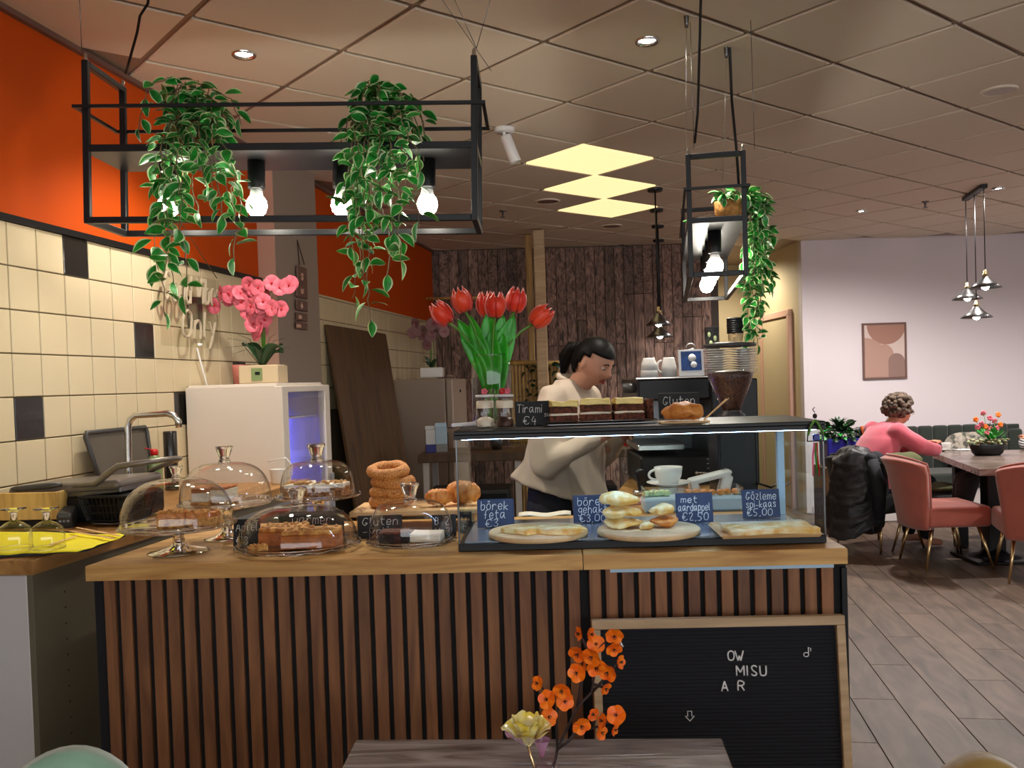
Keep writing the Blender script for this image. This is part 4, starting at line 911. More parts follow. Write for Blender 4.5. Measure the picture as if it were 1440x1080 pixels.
for x0, x1, mk, lb in ((906, 962, 0, 'glass food box with green leaves behind the met aardappel sign'), (964, 1046, 1, 'glass food box with round brown sweets behind the signs')):
    a = P(x0, 720, 2.84); b = P(x1, 720, 2.84); t = thing('food_container', lb, 'container', ((a.x+b.x)/2, a.y+.05, W1), 0, 'food containers behind the case'); wd = b.x-a.x
    bm = NB(); bx(bm, (0, 0, .022), (wd, .11, .044), 0, .006); part('lower_box', bm, 'pale_blue', t)
    bm = NB()
    for s_ in (-1, 1): bx(bm, (s_*wd/2*.97, 0, .058), (.002, .105, .030)); bx(bm, (0, s_*.052, .058), (wd*.95, .002, .030))
    part('glass_sides', bm, 'glass', t)
    random.seed(5+mk)
    for i in range(7 if mk else 5):
        bm = NB(); bun(bm, .013, .013, .022, i+mk*9, 0, .002, u=10, v=8)
        part('sweet' if mk else 'green_leaf_bundle', bm, 'bread' if mk else 'leaf_rim', t, loc=(-wd*.4+i*wd*(.8/6), random.uniform(-.02, .01), .045))
p = PZ(901, 697, ZT); t = thing('coffee_tamper', 'black handled coffee tamper on the worktop edge', 'tamper', (p.x, p.y, W1))
bm = NB(); lathe(bm, [(0, .02), (.008, .02), (.012, .04), (.010, .055), (.018, .078), (.019, .086), (.012, .094), (0, .096)], 20); part('handle', bm, 'black', t)
bm = NB(); lathe(bm, [(0, 0), (.027, 0), (.028, .018), (.010, .021), (0, .021)], 24); part('base', bm, 'steel', t)
p = PZ(888, 665, ZT); t = thing('glass_pitcher', 'small glass pitcher with a red lid beside the machine', 'pitcher', (p.x, p.y, W1))
bm = NB(); lathe(bm, [(0, .002), (.035, .002), (.040, .006), (.036, .05), (.026, .09), (.030, .12)], 24); tube(bm, [(-.03-.022*math.sin(a), 0, .07+.04*math.cos(a)) for a in [PI*i/10 for i in range(11)]], .004, 6); part('glass_body', bm, 'glass', t)
bm = NB(); lathe(bm, [(0, .120), (.032, .120), (.032, .132), (.012, .14), (0, .15)], 20); part('lid', bm, 'red', t)
bm = NB(); tube(bm, [PZ(1066, 700, ZT)+V((0, 0, .05)), PZ(1085, 712, ZT)+V((0, 0, .06)), PZ(1096, 700, ZT)+V((0, 0, .05)), PZ(1098, 690, ZT)+V((0, 0, .006)), PZ(1110, 680, ZT)+V((0, 0, .005))], .004, 6)
solo('power_cord', bm, 'black', 'black power cord looping off the coffee machine', 'cord')
# ------------------------------------------------------------ hanging lamp frames
def leaf_mesh(L, W, fold, curl, seed, rim=True, name='leaf'):
    """pointed leaf along +X: green blade with a cream rim"""
    bm = NB(); n = 6; rows = []
    for i in range(n+1):
        u = i/n; wd = W*(math.sin(PI*u)**.8)*(1-.25*u) if 0 < i < n else 0
        z = -curl*u*u*L; rows.append((u*L, wd, z))
    mid = [bm.verts.new((x, 0, z)) for x, wd, z in rows]
    for sgn in (1, -1):
        inn = [bm.verts.new((x, sgn*wd*.72, z+fold*wd*.72)) if wd else None for x, wd, z in rows]
        out = [bm.verts.new((x, sgn*wd, z+fold*wd*.9)) if wd else None for x, wd, z in rows]
        for i in range(n):
            a, b = inn[i], inn[i+1]; c, d = out[i], out[i+1]
            def F_(vs, mi):
                vs = [v for v in vs if v is not None]
                if len(vs) >= 3:
                    f = bm.faces.new(vs if sgn > 0 else vs[::-1]); f.material_index = mi; f.smooth = True
            if a is None: F_((mid[i], mid[i+1], b), 0); F_((mid[i], b, d), 1 if rim else 0)
            elif b is None: F_((mid[i], mid[i+1], a), 0); F_((a, mid[i+1], c), 1 if rim else 0)
            else: F_((mid[i], mid[i+1], b, a), 0); F_((a, b, d, c), 1 if rim else 0)
    me = bpy.data.meshes.new(name); bm.to_mesh(me); bm.free()
    return me
LV = [leaf_mesh(.058, .0205, .35, .25, 0), leaf_mesh(.050, .0185, .2, .5, 1), leaf_mesh(.064, .021, .5, .1, 2)]
for m_ in LV: m_.materials.append(M['leaf']); m_.materials.append(M['leaf_rim'])
def vine(t, strands, n_leaf, seed, size=1.0):
    """strands: lists of world points; leaves set alternately along them"""
    random.seed(seed); inv = t.matrix_basis.inverted() if False else Matrix.Translation(t.location).inverted()
    tot = sum(sum((V(b)-V(a)).length for a, b in zip(s, s[1:])) for s in strands); bm = NB(); made = 0; more = NB()
    for s in strands:
        s = [V(p) for p in s]; fine = []
        for a, b in zip(s, s[1:]):
            for k in range(4): fine.append(a.lerp(b, k/4)+V([random.uniform(-.006, .006) for _ in range(3)]))
        fine.append(s[-1]); tube(bm, [inv @ p for p in fine], .0017, 4, caps=False)
        ln = sum((b-a).length for a, b in zip(fine, fine[1:])); k = max(2, int(n_leaf*ln/tot)); 
        for i in range(k):
            u = (i+random.random()*.5)/k*(len(fine)-1); j = min(int(u), len(fine)-2); p = fine[j].lerp(fine[j+1], u-j)
            az = i*2.4+random.uniform(-.6, .6); el = random.uniform(-.9, .35)
            if i == k-1: el = -1.3
            d = V((math.cos(az)*math.cos(el), math.sin(az)*math.cos(el), math.sin(el)))
            sc_ = size*random.uniform(.75, 1.15); q = d.to_track_quat('X', 'Z') 
            Mx = Matrix.Translation(inv @ (p+d*.008)) @ q.to_matrix().to_4x4() @ Matrix.Rotation(random.uniform(-.9, .9), 4, 'X') @ Matrix.Scale(sc_, 4)
            made += 1
            if made < 296: link('leaf', LV[made % 3], t, M4=Mx)
            else:
                nv = len(more.verts); more.from_mesh(LV[made % 3]); more.verts.ensure_lookup_table(); bmesh.ops.transform(more, matrix=Mx, verts=more.verts[nv:])
    part('stems', bm, 'stem', t)['kind'] = 'stuff'
    if len(more.verts):
        me = bpy.data.meshes.new('leaves'); more.to_mesh(me); me.materials.append(M['leaf']); me.materials.append(M['leaf_rim']); link('leaves', me, t)['kind'] = 'stuff'
    more.free()
def lamp(origin, rz, tilt, L_, D_, H_, lbl, bulbs, long_rod=True, wires=()):
    """frame hanging from wires: origin is its bottom left front corner; local x along, y deep, z up"""
    t = thing('hanging_lamp', lbl, 'lamp', origin, rz, 'black frame lamps with plant shelves'); t.rotation_euler = (0, tilt, rz)
    B = .019
    for x in (B/2, L_-B/2):
        for y in (B/2, D_-B/2):
            bm = NB(); bx(bm, (x, y, H_/2), (B, B, H_), 0, .0015); part('post', bm, 'black_metal', t)
        for z in (H_-B/2, B/2):
            bm = NB(); bx(bm, (x, D_/2, z), (B, D_-2*B, B), 0, .0015); part('end_bar', bm, 'black_metal', t)
    for y in (B/2, D_-B/2):
        bm = NB(); bx(bm, (L_/2, y, B/2), (L_-2*B, B, B), 0, .0015); part('bottom_rail', bm, 'black_metal', t)
    zr_ = H_*.71
    for y in (-.006, D_+.006):
        bm = NB(); bx(bm, (L_/2, y, zr_), (L_+.05, .010, .010)); part('guard_rod', bm, 'black_metal', t)
    for x in (-.019, L_+.019):
        bm = NB(); bx(bm, (x, D_/2, zr_), (.010, D_, .010)); part('guard_rod', bm, 'black_metal', t)
    zs = H_*.46
    bm = NB(); bx(bm, (L_/2, D_/2, zs), (L_-.002, D_-.002, .022), 0, .002); part('shelf', bm, 'black_metal', t)
    for i, bxp in enumerate(bulbs):
        bm = NB(); lathe(bm, [(0, zs-.10), (.026, zs-.10), (.027, zs-.095), (.027, zs-.012), (0, zs-.012)], 24, M4=Matrix.Translation((bxp, D_/2, 0))); sk_ = part('lamp_socket', bm, 'black', t)
        bm = NB(); lathe(bm, [(0, -.075), (.016, -.072), (.028, -.060), (.033, -.042), (.030, -.024), (.022, -.012)], 24, M4=Matrix.Translation((bxp, D_/2, zs-.112))); part('bulb', bm, 'bulb', sk_)
        bm = NB(); lathe(bm, [(.022, -.012), (.019, .004), (.018, .012), (0, .012)], 24, M4=Matrix.Translation((bxp, D_/2, zs-.112))); part('bulb_neck', bm, 'white', sk_)
    bm = NB()
    for x in (B/2, L_-B/2):
        for y in (B/2, D_-B/2): lathe(bm, [(.006, H_), (.006, H_+.018), (.002, H_+.024)], 10, M4=Matrix.Translation((x, y, 0)))
    part('wire_cap', bm, 'steel', t)['kind'] = 'stuff'
    return t, zs
bA = P(117, 308, 2.76); bB = P(672, 306, 2.76)
L1 = (bB-bA).length; H1 = (P(117, 80, 2.76)-bA).length
bA = V((bA.x, .497, bA.z-.012))
tilt1 = math.atan2(bA.z-.0+.012-bB.z, L1)
lamp1, zs1 = lamp(bA, R(1.2), tilt1, L1, .27, H1, 'long black frame lamp with two trailing plants over the cakes', [(x-117)/555*L1*.985 for x in (214, 347, 474, 602)])
def cordline(name, pts, r, lbl, m='black', cat='wire', grp=None):
    bm = NB(); tube(bm, pts, r, 6); solo(name, bm, m, lbl, cat, group=grp)
tl = P(115, 73, 2.76); tr_ = P(177, 103, 3.02); rf = P(670, 68, 2.79); rr_ = P(691, 100, 3.05)
cordline('suspension_wire', [tl, V((tl.x+.0, tl.y, CEIL))], .0012, 'thin wire holding the front left corner of the long frame', 'dark_steel', grp='suspension wires')
cordline('suspension_wire', [rf, V((rf.x-.13, rf.y+.02, CEIL))], .0012, 'thin slanting wire rising left from the front right frame corner', 'dark_steel', grp='suspension wires')
cordline('suspension_wire', [rr_, V((rf.x-.20, rf.y+.05, CEIL))], .0012, 'thin wire rising left from the rear right frame corner', 'dark_steel', grp='suspension wires')
cordline('suspension_wire', [rf, V((rf.x+.10, rf.y+.02, CEIL))], .0012, 'thin slanting wire rising right from the front right frame corner', 'dark_steel', grp='suspension wires')
cb_ = [tr_+V((0, 0, .0)), P(182, 85, 2.98), P(193, 45, 2.9), P(197, 22, 2.85), P(208, 5, 2.8)]; cb_.append(V((cb_[-1].x+.03, cb_[-1].y-.02, CEIL)))
cordline('power_cord', cb_, .0045, 'black twisted power cord going up from the rear left frame corner', cat='cord')
# second frame, seen nearly end on
nA = P(970, 386, 3.45); nB_ = P(1053, 384, 3.45); D2 = (nB_-nA).length; H2 = (P(976, 212, 3.45)-P(970, 386, 3.45)).length
ang2 = R(97.2); ux = V((math.cos(R(7.2)), 0, 0))
# local x runs away from the camera: rz turns +X to the depth direction; local y then points to the left
dirx = V((math.sin(R(7.2)), math.cos(R(7.2)), 0)); rz2 = math.atan2(dirx.y, dirx.x)
orig2 = P(1053, 386, 3.45); lamp2, zs2 = lamp(orig2, rz2, 0.0, 1.16, D2, H2, 'black frame lamp seen end on above the coffee machine', [.22, .50, .78, 1.02])
for nm, a, b in (('near left', P(976, 210, 3.46), P(966, 26, 3.2)), ('near right', P(1061, 210, 3.46), P(1059, 40, 3.4))):
    a = V(a); cordline('suspension_wire', [a, V((a.x, a.y+.01, CEIL))], .0012, 'thin wire above the %s corner of the end on frame' % nm, 'dark_steel', grp='suspension wires')
a = P(977, 205, 3.46); cordline('power_cord', [a+V((0, 0, .01)), P(981, 160, 3.4), P(983, 90, 3.32), P(985, 20, 3.22), P(986, -15, 3.2)], .005, 'black power cord with a pale core rising past the ceiling', cat='cord')
a = PZ(1026, 66, CEIL); cordline('power_cord', [a, P(1029, 140, 3.95), P(1036, 215, 4.0), P(1039, 262, 4.05)], .006, 'straight black cord dropping through the end on frame', cat='cord')
for px, py, lb in ((965, 22, 'front'), (1021, 66, 'rear')):
    a = PZ(px, py, CEIL); bm = NB(); lathe(bm, [(0, -.045), (.006, -.045), (.008, -.03), (.010, 0)], 12); solo('ceiling_hook', bm, 'dark_steel', 'small metal ceiling anchor at the %s of the end on frame' % lb, 'hook', (a.x, a.y, CEIL))
    b = V((a.x, a.y, CEIL-.05)); cordline('suspension_wire', [b, V((a.x+.02, a.y+.25, orig2.z+H2))], .001, 'hair thin wire hanging from the %s ceiling anchor' % lb, 'steel', grp='suspension wires')
# plants on the frames
def pot(c, r0, r1, h, m, name='pot'):
    bm = NB(); lathe(bm, [(0, 0), (r0, 0), (r1*.97, h*.75), (r1, h), (r1*.93, h), (r1*.9, h*.8), (0, h*.8)], 32, wob=lambda i, z: 1+.02*(i % 2)); return bm
def hang_plant(c, lbl, seed, ends, n_leaf, rtop=.085, name='hanging_plant', size=1.0):
    t = thing(name, lbl, 'plant', c, 0, 'trailing plants on the lamp shelves')
    bm = pot(c, .050, .068, .10, 'basket'); part('pot', bm, 'basket', t)
    random.seed(seed); strands = []
    top = V(c)+V((0, 0, .09))
    for k in range(20):      # short bushy shoots above and around the pot
        a = k*2.4; r_ = random.uniform(.05, .14); z = random.uniform(.0, .11)
        strands.append([top, top+V((r_*.5*math.cos(a), r_*.35*math.sin(a), z+.03)), top+V((r_*math.cos(a), r_*.7*math.sin(a), z)), top+V((r_*1.25*math.cos(a), r_*.8*math.sin(a), z-.08-random.random()*.08))])
    for e in ends:
        e = V(e); st = top+V(((e.x-top.x)*.5, -.07, .01)); k = max(3, int((top.z-e.z)/.09)); s = [top, st]
        for i in range(1, k+1):
            u = i/k; s.append(V((st.x+(e.x-st.x)*min(1, u*1.3)+random.uniform(-.012, .012), e.y if u > .3 else st.y+(e.y-st.y)*u/.3, st.z+(e.z-st.z)*u)))
        strands.append(s)
    vine(t, strands, n_leaf, seed, size)
sh1 = bA.z+zs1+.012
pa = P(272, 200, 2.88); pa.z = sh1-.006
hang_plant(pa, 'trailing variegated plant above the tiled wall side of the long frame', 11, [P(235, 445, 2.70), P(222, 380, 2.74), P(262, 420, 2.68), P(250, 330, 2.7), P(275, 300, 2.72), P(334, 368, 2.7), P(318, 310, 2.68), P(340, 300, 2.72), P(290, 255, 2.68), P(232, 300, 2.69), P(300, 280, 2.69), P(240, 400, 2.72), P(262, 290, 2.70), P(330, 290, 2.76), P(222, 260, 2.72)], 470)
pb = P(537, 200, 2.88); pb.z = sh1-.020
hang_plant(pb, 'trailing variegated plant above the sesame rings side of the long frame', 12, [P(522, 455, 2.70), P(500, 420, 2.74), P(515, 400, 2.68), P(488, 350, 2.7), P(545, 390, 2.72), P(568, 372, 2.7), P(558, 330, 2.68), P(584, 320, 2.72), P(540, 270, 2.68), P(500, 310, 2.69), P(592, 245, 2.70), P(520, 330, 2.71), P(500, 260, 2.70), P(560, 300, 2.76), P(508, 370, 2.72), P(575, 270, 2.72)], 500)
pc_ = P(1027, 300, 3.66); pc_.z = orig2.z+zs2+.012
t = thing('hanging_plant', 'long trailing plant in a straw basket hanging down beside the grinder', 'plant', pc_, 0, 'trailing plants on the lamp shelves')
bm = NB(); lathe(bm, [(0, 0), (.052, 0), (.060, .05), (.066, .088), (.061, .09), (.055, .06), (0, .06)], 40, wob=lambda i, z: 1+.03*math.sin(i*2.1)); part('basket', bm, 'basket', t)
random.seed(31); st = []; top = pc_+V((0, 0, .085))
for k in range(9):
    a = k*2.4; r_ = random.uniform(.03, .09); st.append([top, top+V((r_*math.cos(a), r_*math.sin(a), .04)), top+V((r_*1.6*math.cos(a)+.02, r_*1.2*math.sin(a), .01))])
for k in range(13):
    ex, ey, d_ = random.choice([(1050, 480, 3.8), (1062, 430, 3.75), (1070, 470, 3.9), (1078, 400, 3.85), (1082, 330, 3.8), (1060, 485, 3.8), (1046, 400, 3.75), (1075, 300, 3.7), (1066, 350, 3.7), (1056, 455, 3.85)])
    e = P(ex+random.uniform(-8, 8), ey, d_); s0_ = P(1066+random.uniform(-10, 10), 265+random.uniform(0, 20), 3.72)
    s = [top, s0_]; K = max(3, int((s0_.z-e.z)/.08))
    for i in range(1, K+1): s.append(s0_.lerp(e, i/K)+V((random.uniform(-.02, .02), random.uniform(-.02, .02), 0)))
    st.append(s)
vine(t, st, 560, 33, .85)
pd = P(998, 298, 4.2); pd.z = pc_.z; t = thing('hanging_plant', 'small plant pot behind the straw basket on the end on frame', 'plant', pd, 0, 'trailing plants on the lamp shelves')
part('pot', pot(pd, .045, .058, .07, 'basket'), 'basket', t)
vine(t, [[pd+V((0, 0, .07)), pd+V((.05*math.cos(a), .05*math.sin(a), .12)), pd+V((.10*math.cos(a), .08*math.sin(a), .08))] for a in (0.3, 1.6, 2.9, 4.1, 5.3)], 30, 5, .9)

# ------------------------------------------------------------ pendant lamps
def pendant(c, top, lbl, k=1.0, cord=.003, grp='metal cone pendants', canopy=False, bar_=True):
    """c: centre of the shade's rim; top: point where the cord starts"""
    t = thing('pendant_lamp', lbl, 'lamp', c, 0, grp)
    bm = NB(); lathe(bm, [(.115*k, 0), (.118*k, .002), (.070*k, .038), (.030*k, .078), (.020*k, .088), (.012*k, .088), (.028*k, .070), (.068*k, .034), (.112*k, .001)], 40); part('shade', bm, 'steel' if False else 'dark_steel', t)
    bm = NB(); lathe(bm, [(0, .086), (.020*k, .086), (.018*k, .098), (.021*k, .101), (.021*k, .105), (.013*k, .108), (.013*k, .13), (.004, .135), (0, .135)], 20); part('lamp_socket', bm, 'brass', t)
    bm = NB(); ball(bm, (0, 0, .022*k), (.030*k, .030*k, .036*k), 0, 16, 10); part('bulb', bm, 'shade_bulb', t)
    bm = NB(); tube(bm, [V((0, 0, .14)), V(top)-V(c)], cord, 6); part('cord', bm, 'black', t)
    if canopy: bm = NB(); lathe(bm, [(0, -.022), (.052, -.022), (.055, -.018), (.055, 0)], 28, M4=Matrix.Translation(V(top)-V(c))); part('canopy', bm, 'black_metal', t)
for i, (cx_, cy_, lb) in enumerate(((921, 265, 'dark metal pendant hung nearest along the row before the planks'), (923, 294, 'second dark metal pendant of the row before the planks'),
        (925, 317, 'third dark metal pendant of the row before the planks'), (926, 337, 'dark metal pendant hung closest to the dark plank wall'))):
    p = PZ(cx_, cy_, CEIL); pendant(V((p.x, p.y, (1.82, 1.77, 1.91, 1.846)[i])), V((p.x, p.y, CEIL)), lb, (.8, .95, .8, .9)[i], .006, 'row of four pendants before the planks', True)
ra_ = PZ(1357, 277, CEIL); rb_ = PZ(1384, 258, CEIL)
bm = NB(); bar(bm, V((ra_.x, ra_.y, CEIL-.018)), V((rb_.x, rb_.y, CEIL-.018)), .05, .03, 0, .004); solo('pendant_rail', bm, 'black_metal', 'black ceiling rail from which three metal pendants hang', 'rail')
dR = [proj(ra_)[2], 0, proj(rb_)[2]]; dR[1] = (dR[0]+dR[2])/2
for (x, y, u, lb) in ((1358, 421, .03, 'dark metal pendant nearest the framed picture'), (1371, 447, .5, 'lowest dark metal pendant of the right cluster'), (1384, 405, .97, 'highest dark metal pendant of the right cluster')):
    tp = ra_.lerp(rb_, u); d_ = dR[0]+(dR[2]-dR[0])*u; c = P(x, y, d_); c = V((tp.x, tp.y, c.z)); pendant(c, V((tp.x, tp.y, CEIL-.034)), lb, .98, .0035, 'cluster of three metal pendants')

# ------------------------------------------------------------ back area: fridges, board, table, bamboo screen
def LWt(name, lbl, cat, s, o, z=0.0, grp=None):
    p = A0+uL*s+nL*o; return thing(name, lbl, cat, (p.x, p.y, z), -WA, grp)      # local x = out of the wall, y = along it
def fridge(s0_, s1_, o1, h, lbl, body, blue):
    t = LWt('fridge', lbl, 'fridge', s0_, 0.03, 0.0, 'upright fridges'); w_ = o1-0.03; l_ = s1_-s0_
    if blue:                                                  # open shell behind the glass door
        dd = w_-.07
        for nm, c, s in (('side_panel', (dd/2, .012, h/2), (dd, .024, h-.02)), ('side_panel', (dd/2, l_-.012, h/2), (dd, .024, h-.02)), ('back_panel', (.012, l_/2, h/2), (.02, l_-.05, h-.04)),
                         ('top_panel', (dd/2, l_/2, h-.02), (dd, l_-.05, .04)), ('bottom_panel', (dd/2, l_/2, .10), (dd, l_-.05, .18))):
            bm = NB(); bx(bm, c, s, 0, .002); part(nm, bm, body, t)
        bm = NB(); bx(bm, (dd*.5, l_-.03, h*.55), (.012, .010, h*.7), 0, .001); part('blue_light', bm, 'fridge_led', t, 'glowing blue light strip')
        for k in range(5):
            bm = NB(); bx(bm, (dd*.5, l_/2, .35+k*.24), (dd-.06, l_-.06, .006)); part('shelf', bm, 'white', t)
        dx = w_-.055
        bm = NB()
        for c, s in (((dx, .035, h/2), (.04, .07, h-.03)), ((dx, l_-.035, h/2), (.04, .07, h-.03)), ((dx, l_/2, h-.03), (.04, l_-.13, .03)), ((dx, l_/2, .12), (.04, l_-.13, .2))): bx(bm, c, s, 0, .003)
        d = part('door', bm, body, t)
        bm = NB(); bx(bm, (dx+.008, l_/2, h/2+.06), (.005, l_-.13, h-.27)); part('door_glass', bm, 'glass', d)
        bm = NB(); bx(bm, (dx+.04, l_-.06, h*.55), (.02, .018, .4), 0, .005); part('handle', bm, 'grey', d)
    else:
        bm = NB(); bx(bm, ((w_-.07)/2, l_/2, h/2), (w_-.07, l_, h-.02), 0, .008, 2); part('body', bm, body, t)
        bm = NB(); bx(bm, (w_-.035, l_/2, h*.36), (.06, l_, h*.68), 0, .012, 2); d = part('door', bm, body, t)
        bm = NB(); bx(bm, (w_-.035, l_/2, h*.855), (.06, l_, h*.27), 0, .012, 2); part('freezer_door', bm, body, t)
        bm = NB(); ball(bm, (w_+.0, l_*.5, h*.92), (.006, .014, .014)); part('badge', bm, 'black', d)
        bm = NB(); bx(bm, (w_-.03, .02, h+.006), (.04, .05, .014), 0, .003); part('hinge_cap', bm, body, t)
    return t
q = P(253, 600, 4.22); sF1 = (q-A0).dot(uL); oF1 = (P(402, 600, 4.22)-A0).dot(nL)
r = ray(473, 600); tt = (A0+nL*(oF1+.05)-CPOS).dot(nL)/r.dot(nL); sF1b = (CPOS+r*tt-A0).dot(uL)
hF1 = P(253, 543, 4.22).z
fr1 = fridge(sF1, sF1b, oF1+.055, hF1, 'white upright fridge with a blue lit glass door', 'fridge', True)
fr1.location += nL*0.0
for k, (z, yy, hh, m_) in enumerate(((1.10, .20, .16, 'pale_blue'), (1.10, .34, .14, 'white'), (.86, .22, .12, 'dark_grey'), (.86, .36, .12, 'pale_blue'))):
    bm = NB(); bx(bm, (0, 0, hh/2), (.10, .09, hh), 0, .004); p = V(fr1.location)+nL*.22+uL*yy
    solo('carton', bm, m_, ['pale carton on the upper fridge shelf', 'white box on the upper fridge shelf', 'dark box on the lower fridge shelf', 'pale box on the lower fridge shelf'][k], 'carton', (p.x, p.y, .35+.24*(2+(z > 1))+.0035 if z > 1 else .35+.24*2+.0035), -WA, 'cartons inside the blue lit fridge')
q = P(553, 600, 7.6); sF2 = (q-A0).dot(uL); oF2 = (P(632, 600, 7.6)-A0).dot(nL)
fr2 = fridge(sF2, min(sF2+.55, SC-.08), oF2+.06, P(600, 531, 7.6).z, 'old beige grey fridge at the rear beside the leaning board', 'fridge_grey', False)
# leaning brown board
s_a = on_wall(452, 458)[0]; s_b, z_b = on_wall(536, 470)
bm = NB(); th = .24; L_ = s_b-s_a
M4 = Matrix(((uL.x, -nL.x, 0, (A0+uL*s_a+nL*(th+.03)).x), (uL.y, -nL.y, 0, (A0+uL*s_a+nL*(th+.03)).y), (0, 0, 1, 0.0), (0, 0, 0, 1)))
hh = math.hypot(z_b, th); bx(bm, (L_/2, 0, hh/2), (L_, .02, hh), 0, .002, M4=M4 @ Matrix.Rotation(-math.atan2(th, z_b), 4, 'X'))
solo('plywood_sheet', bm, 'brown_board', 'tall brown wooden panel leaning against the cream tiled wall', 'panel')
# orchids
def orchid(t, k, petal, sprays, stems, seed, nb):
    random.seed(seed); out = []
    for s in sprays:
        s = [V(p) for p in s]; bm = NB(); tube(bm, s, .0028*k, 5); part('flower_stem', bm, 'green_stem', t)
        seg = list(zip(s[1:], s[2:])) or [(s[0], s[1])]
        for i in range(nb):
            u = (i+.3)/nb*len(seg); j = min(int(u), len(seg)-1); c = seg[j][0].lerp(seg[j][1], u-j)+V((random.uniform(-.028, .028)*k, random.uniform(-.045, .01)*k, random.uniform(-.034, .024)*k))
            bm = NB(); A = Euler((random.uniform(-.5, .5), random.uniform(0, 6), random.uniform(-.7, .7))).to_matrix().to_4x4()
            for a in range(5):
                big = a in (0, 1); pw_ = .033*k if big else .022*k; pl_ = .040*k
                def pf(u, v, a=a, pw_=pw_, pl_=pl_):
                    x = (v-.5)*2*pw_*math.sin(PI*min(1, .1+u*.85))**.7; z = u*pl_; y = -.010*k*math.sin(u*2)+.006*k*(v-.5)**2
                    ang = [1.3, -1.3, 0, 2.6, -2.6][a]
                    return V((x*math.cos(ang)+z*math.sin(ang), y, -x*math.sin(ang)+z*math.cos(ang)))
                grid(bm, 5, 4, pf)
            ball(bm, (0, -.006*k, -.002*k), (.005*k, .006*k, .006*k), 1, 8, 6)
            bmesh.ops.transform(bm, matrix=Matrix.Translation(c) @ A, verts=bm.verts)
            part('blossom', bm, [petal, 'red'], t)
p = P(371, 540, 4.45); oz = hF1+.0005
t = thing('potted_orchid', 'pink orchid in a square beige planter on the white fridge', 'plant', (p.x, p.y, oz), -.1)
bm = NB(); bx(bm, (0, 0, .045), (.20, .13, .09), 0, .006); part('planter', bm, 'beige_pot', t)
bm = NB(); bx(bm, (-.005, -.067, .045), (.055, .004, .06), 0, .001); pk_ = part('tag', bm, 'soap', t); bm = NB(); bx(bm, (0, -.0705, .050), (.024, .002, .014)); part('print', bm, 'black', pk_)
kk = 4.45/1280
def O(x, y, yy=0): return ((x-371)*kk, yy, (540-y)*kk)
orchid(t, 1.0, 'pink_petal', [[O(372, 515), O(372, 470), O(360, 430, .01), O(338, 405, .0), O(318, 425, -.02)], [O(374, 515), O(376, 460), O(384, 415), O(402, 398, -.01), O(424, 412, -.03)], [O(373, 515), O(374, 470), O(372, 440, -.03), O(380, 428, -.05), O(392, 432, -.06), O(414, 436, -.07)], [O(374, 515), O(370, 460), O(352, 420, -.03), O(330, 412, -.03), O(312, 425, -.04)], [O(372, 515), O(370, 470), O(366, 420, -.02), O(372, 405, -.03), O(388, 404, -.04)]], 0, 3, 9)
for i, (ex, ey, yy) in enumerate(((345, 486, -.02), (403, 490, -.03), (352, 500, .05), (396, 498, .04), (374, 496, -.06))):
    def lf(u, v, ex=ex, ey=ey, yy=yy):
        b = V((0, 0, .08)); e = V(O(ex, ey, yy)); c = b.lerp(e, u)+V((0, 0, .03*math.sin(u*PI))); w_ = .040*math.sin(PI*min(1, .08+u*.9))**.7; return c+V((0, 1, .3))*0+V(((v-.5)*.6*w_*2, (v-.5)*w_*1.2, abs(v-.5)*w_*1.4))
    bm = NB(); grid(bm, 9, 5, lf, thick=-.002); part('leaf', bm, 'dark_leaf', t)
bm = NB()
for ex, ey in ((325, 475), (322, 488), (340, 470), (410, 478), (398, 470), (416, 492), (330, 498)): tube(bm, [O(371, 520), O((371+ex)/2, (512+ey)/2-14, -.02), O(ex, ey, -.04)], [.0016, .0016, .0006], 4)
part('grass_blades', bm, 'dark_leaf', t)['kind'] = 'stuff'
p = P(340, 541, 4.62); bm = pot(p, .035, .045, .10, ''); solo('flower_pot', bm, 'pink_pot', 'empty dusty pink pot behind the beige planter', 'pot', (p.x, p.y, oz+.0008))
p = P(608, 529, 7.75); oz2 = P(600, 531, 7.6).z+.0005
t = thing('potted_orchid', 'faded mauve orchid in a pale pot on the rear fridge', 'plant', (p.x, p.y, oz2), 0)
kk = 7.75/1280
bm = NB(); bx(bm, (0, 0, .042), (.19, .14, .084), 0, .006); part('planter', bm, 'china', t)
def O(x, y, yy=0): return ((x-608)*kk, yy, (529-y)*kk)
orchid(t, 1.2, 'pale_petal', [[O(606, 515), O(606, 480), O(600, 462), O(588, 456, -.02), O(576, 466, -.02)], [O(612, 515), O(611, 475), O(616, 455), O(628, 458, -.03), O(634, 462, -.05)], [O(608, 515), O(607, 478), O(606, 458), O(612, 452), O(620, 462)]], 0, 8, 8)
for ex, ey in ((598, 500), (596, 508), (616, 504)):
    def lf(u, v, ex=ex, ey=ey): c = V((0, 0, .07)).lerp(V(O(ex, ey, -.03)), u)+V((0, 0, .03*math.sin(u*3))); w_ = .03*math.sin(PI*min(1, .08+u*.9)); return c+V(((v-.5)*w_, (v-.5)*w_, 0))
    bm = NB(); grid(bm, 7, 4, lf, thick=-.002); part('leaf', bm, 'dark_leaf', t)
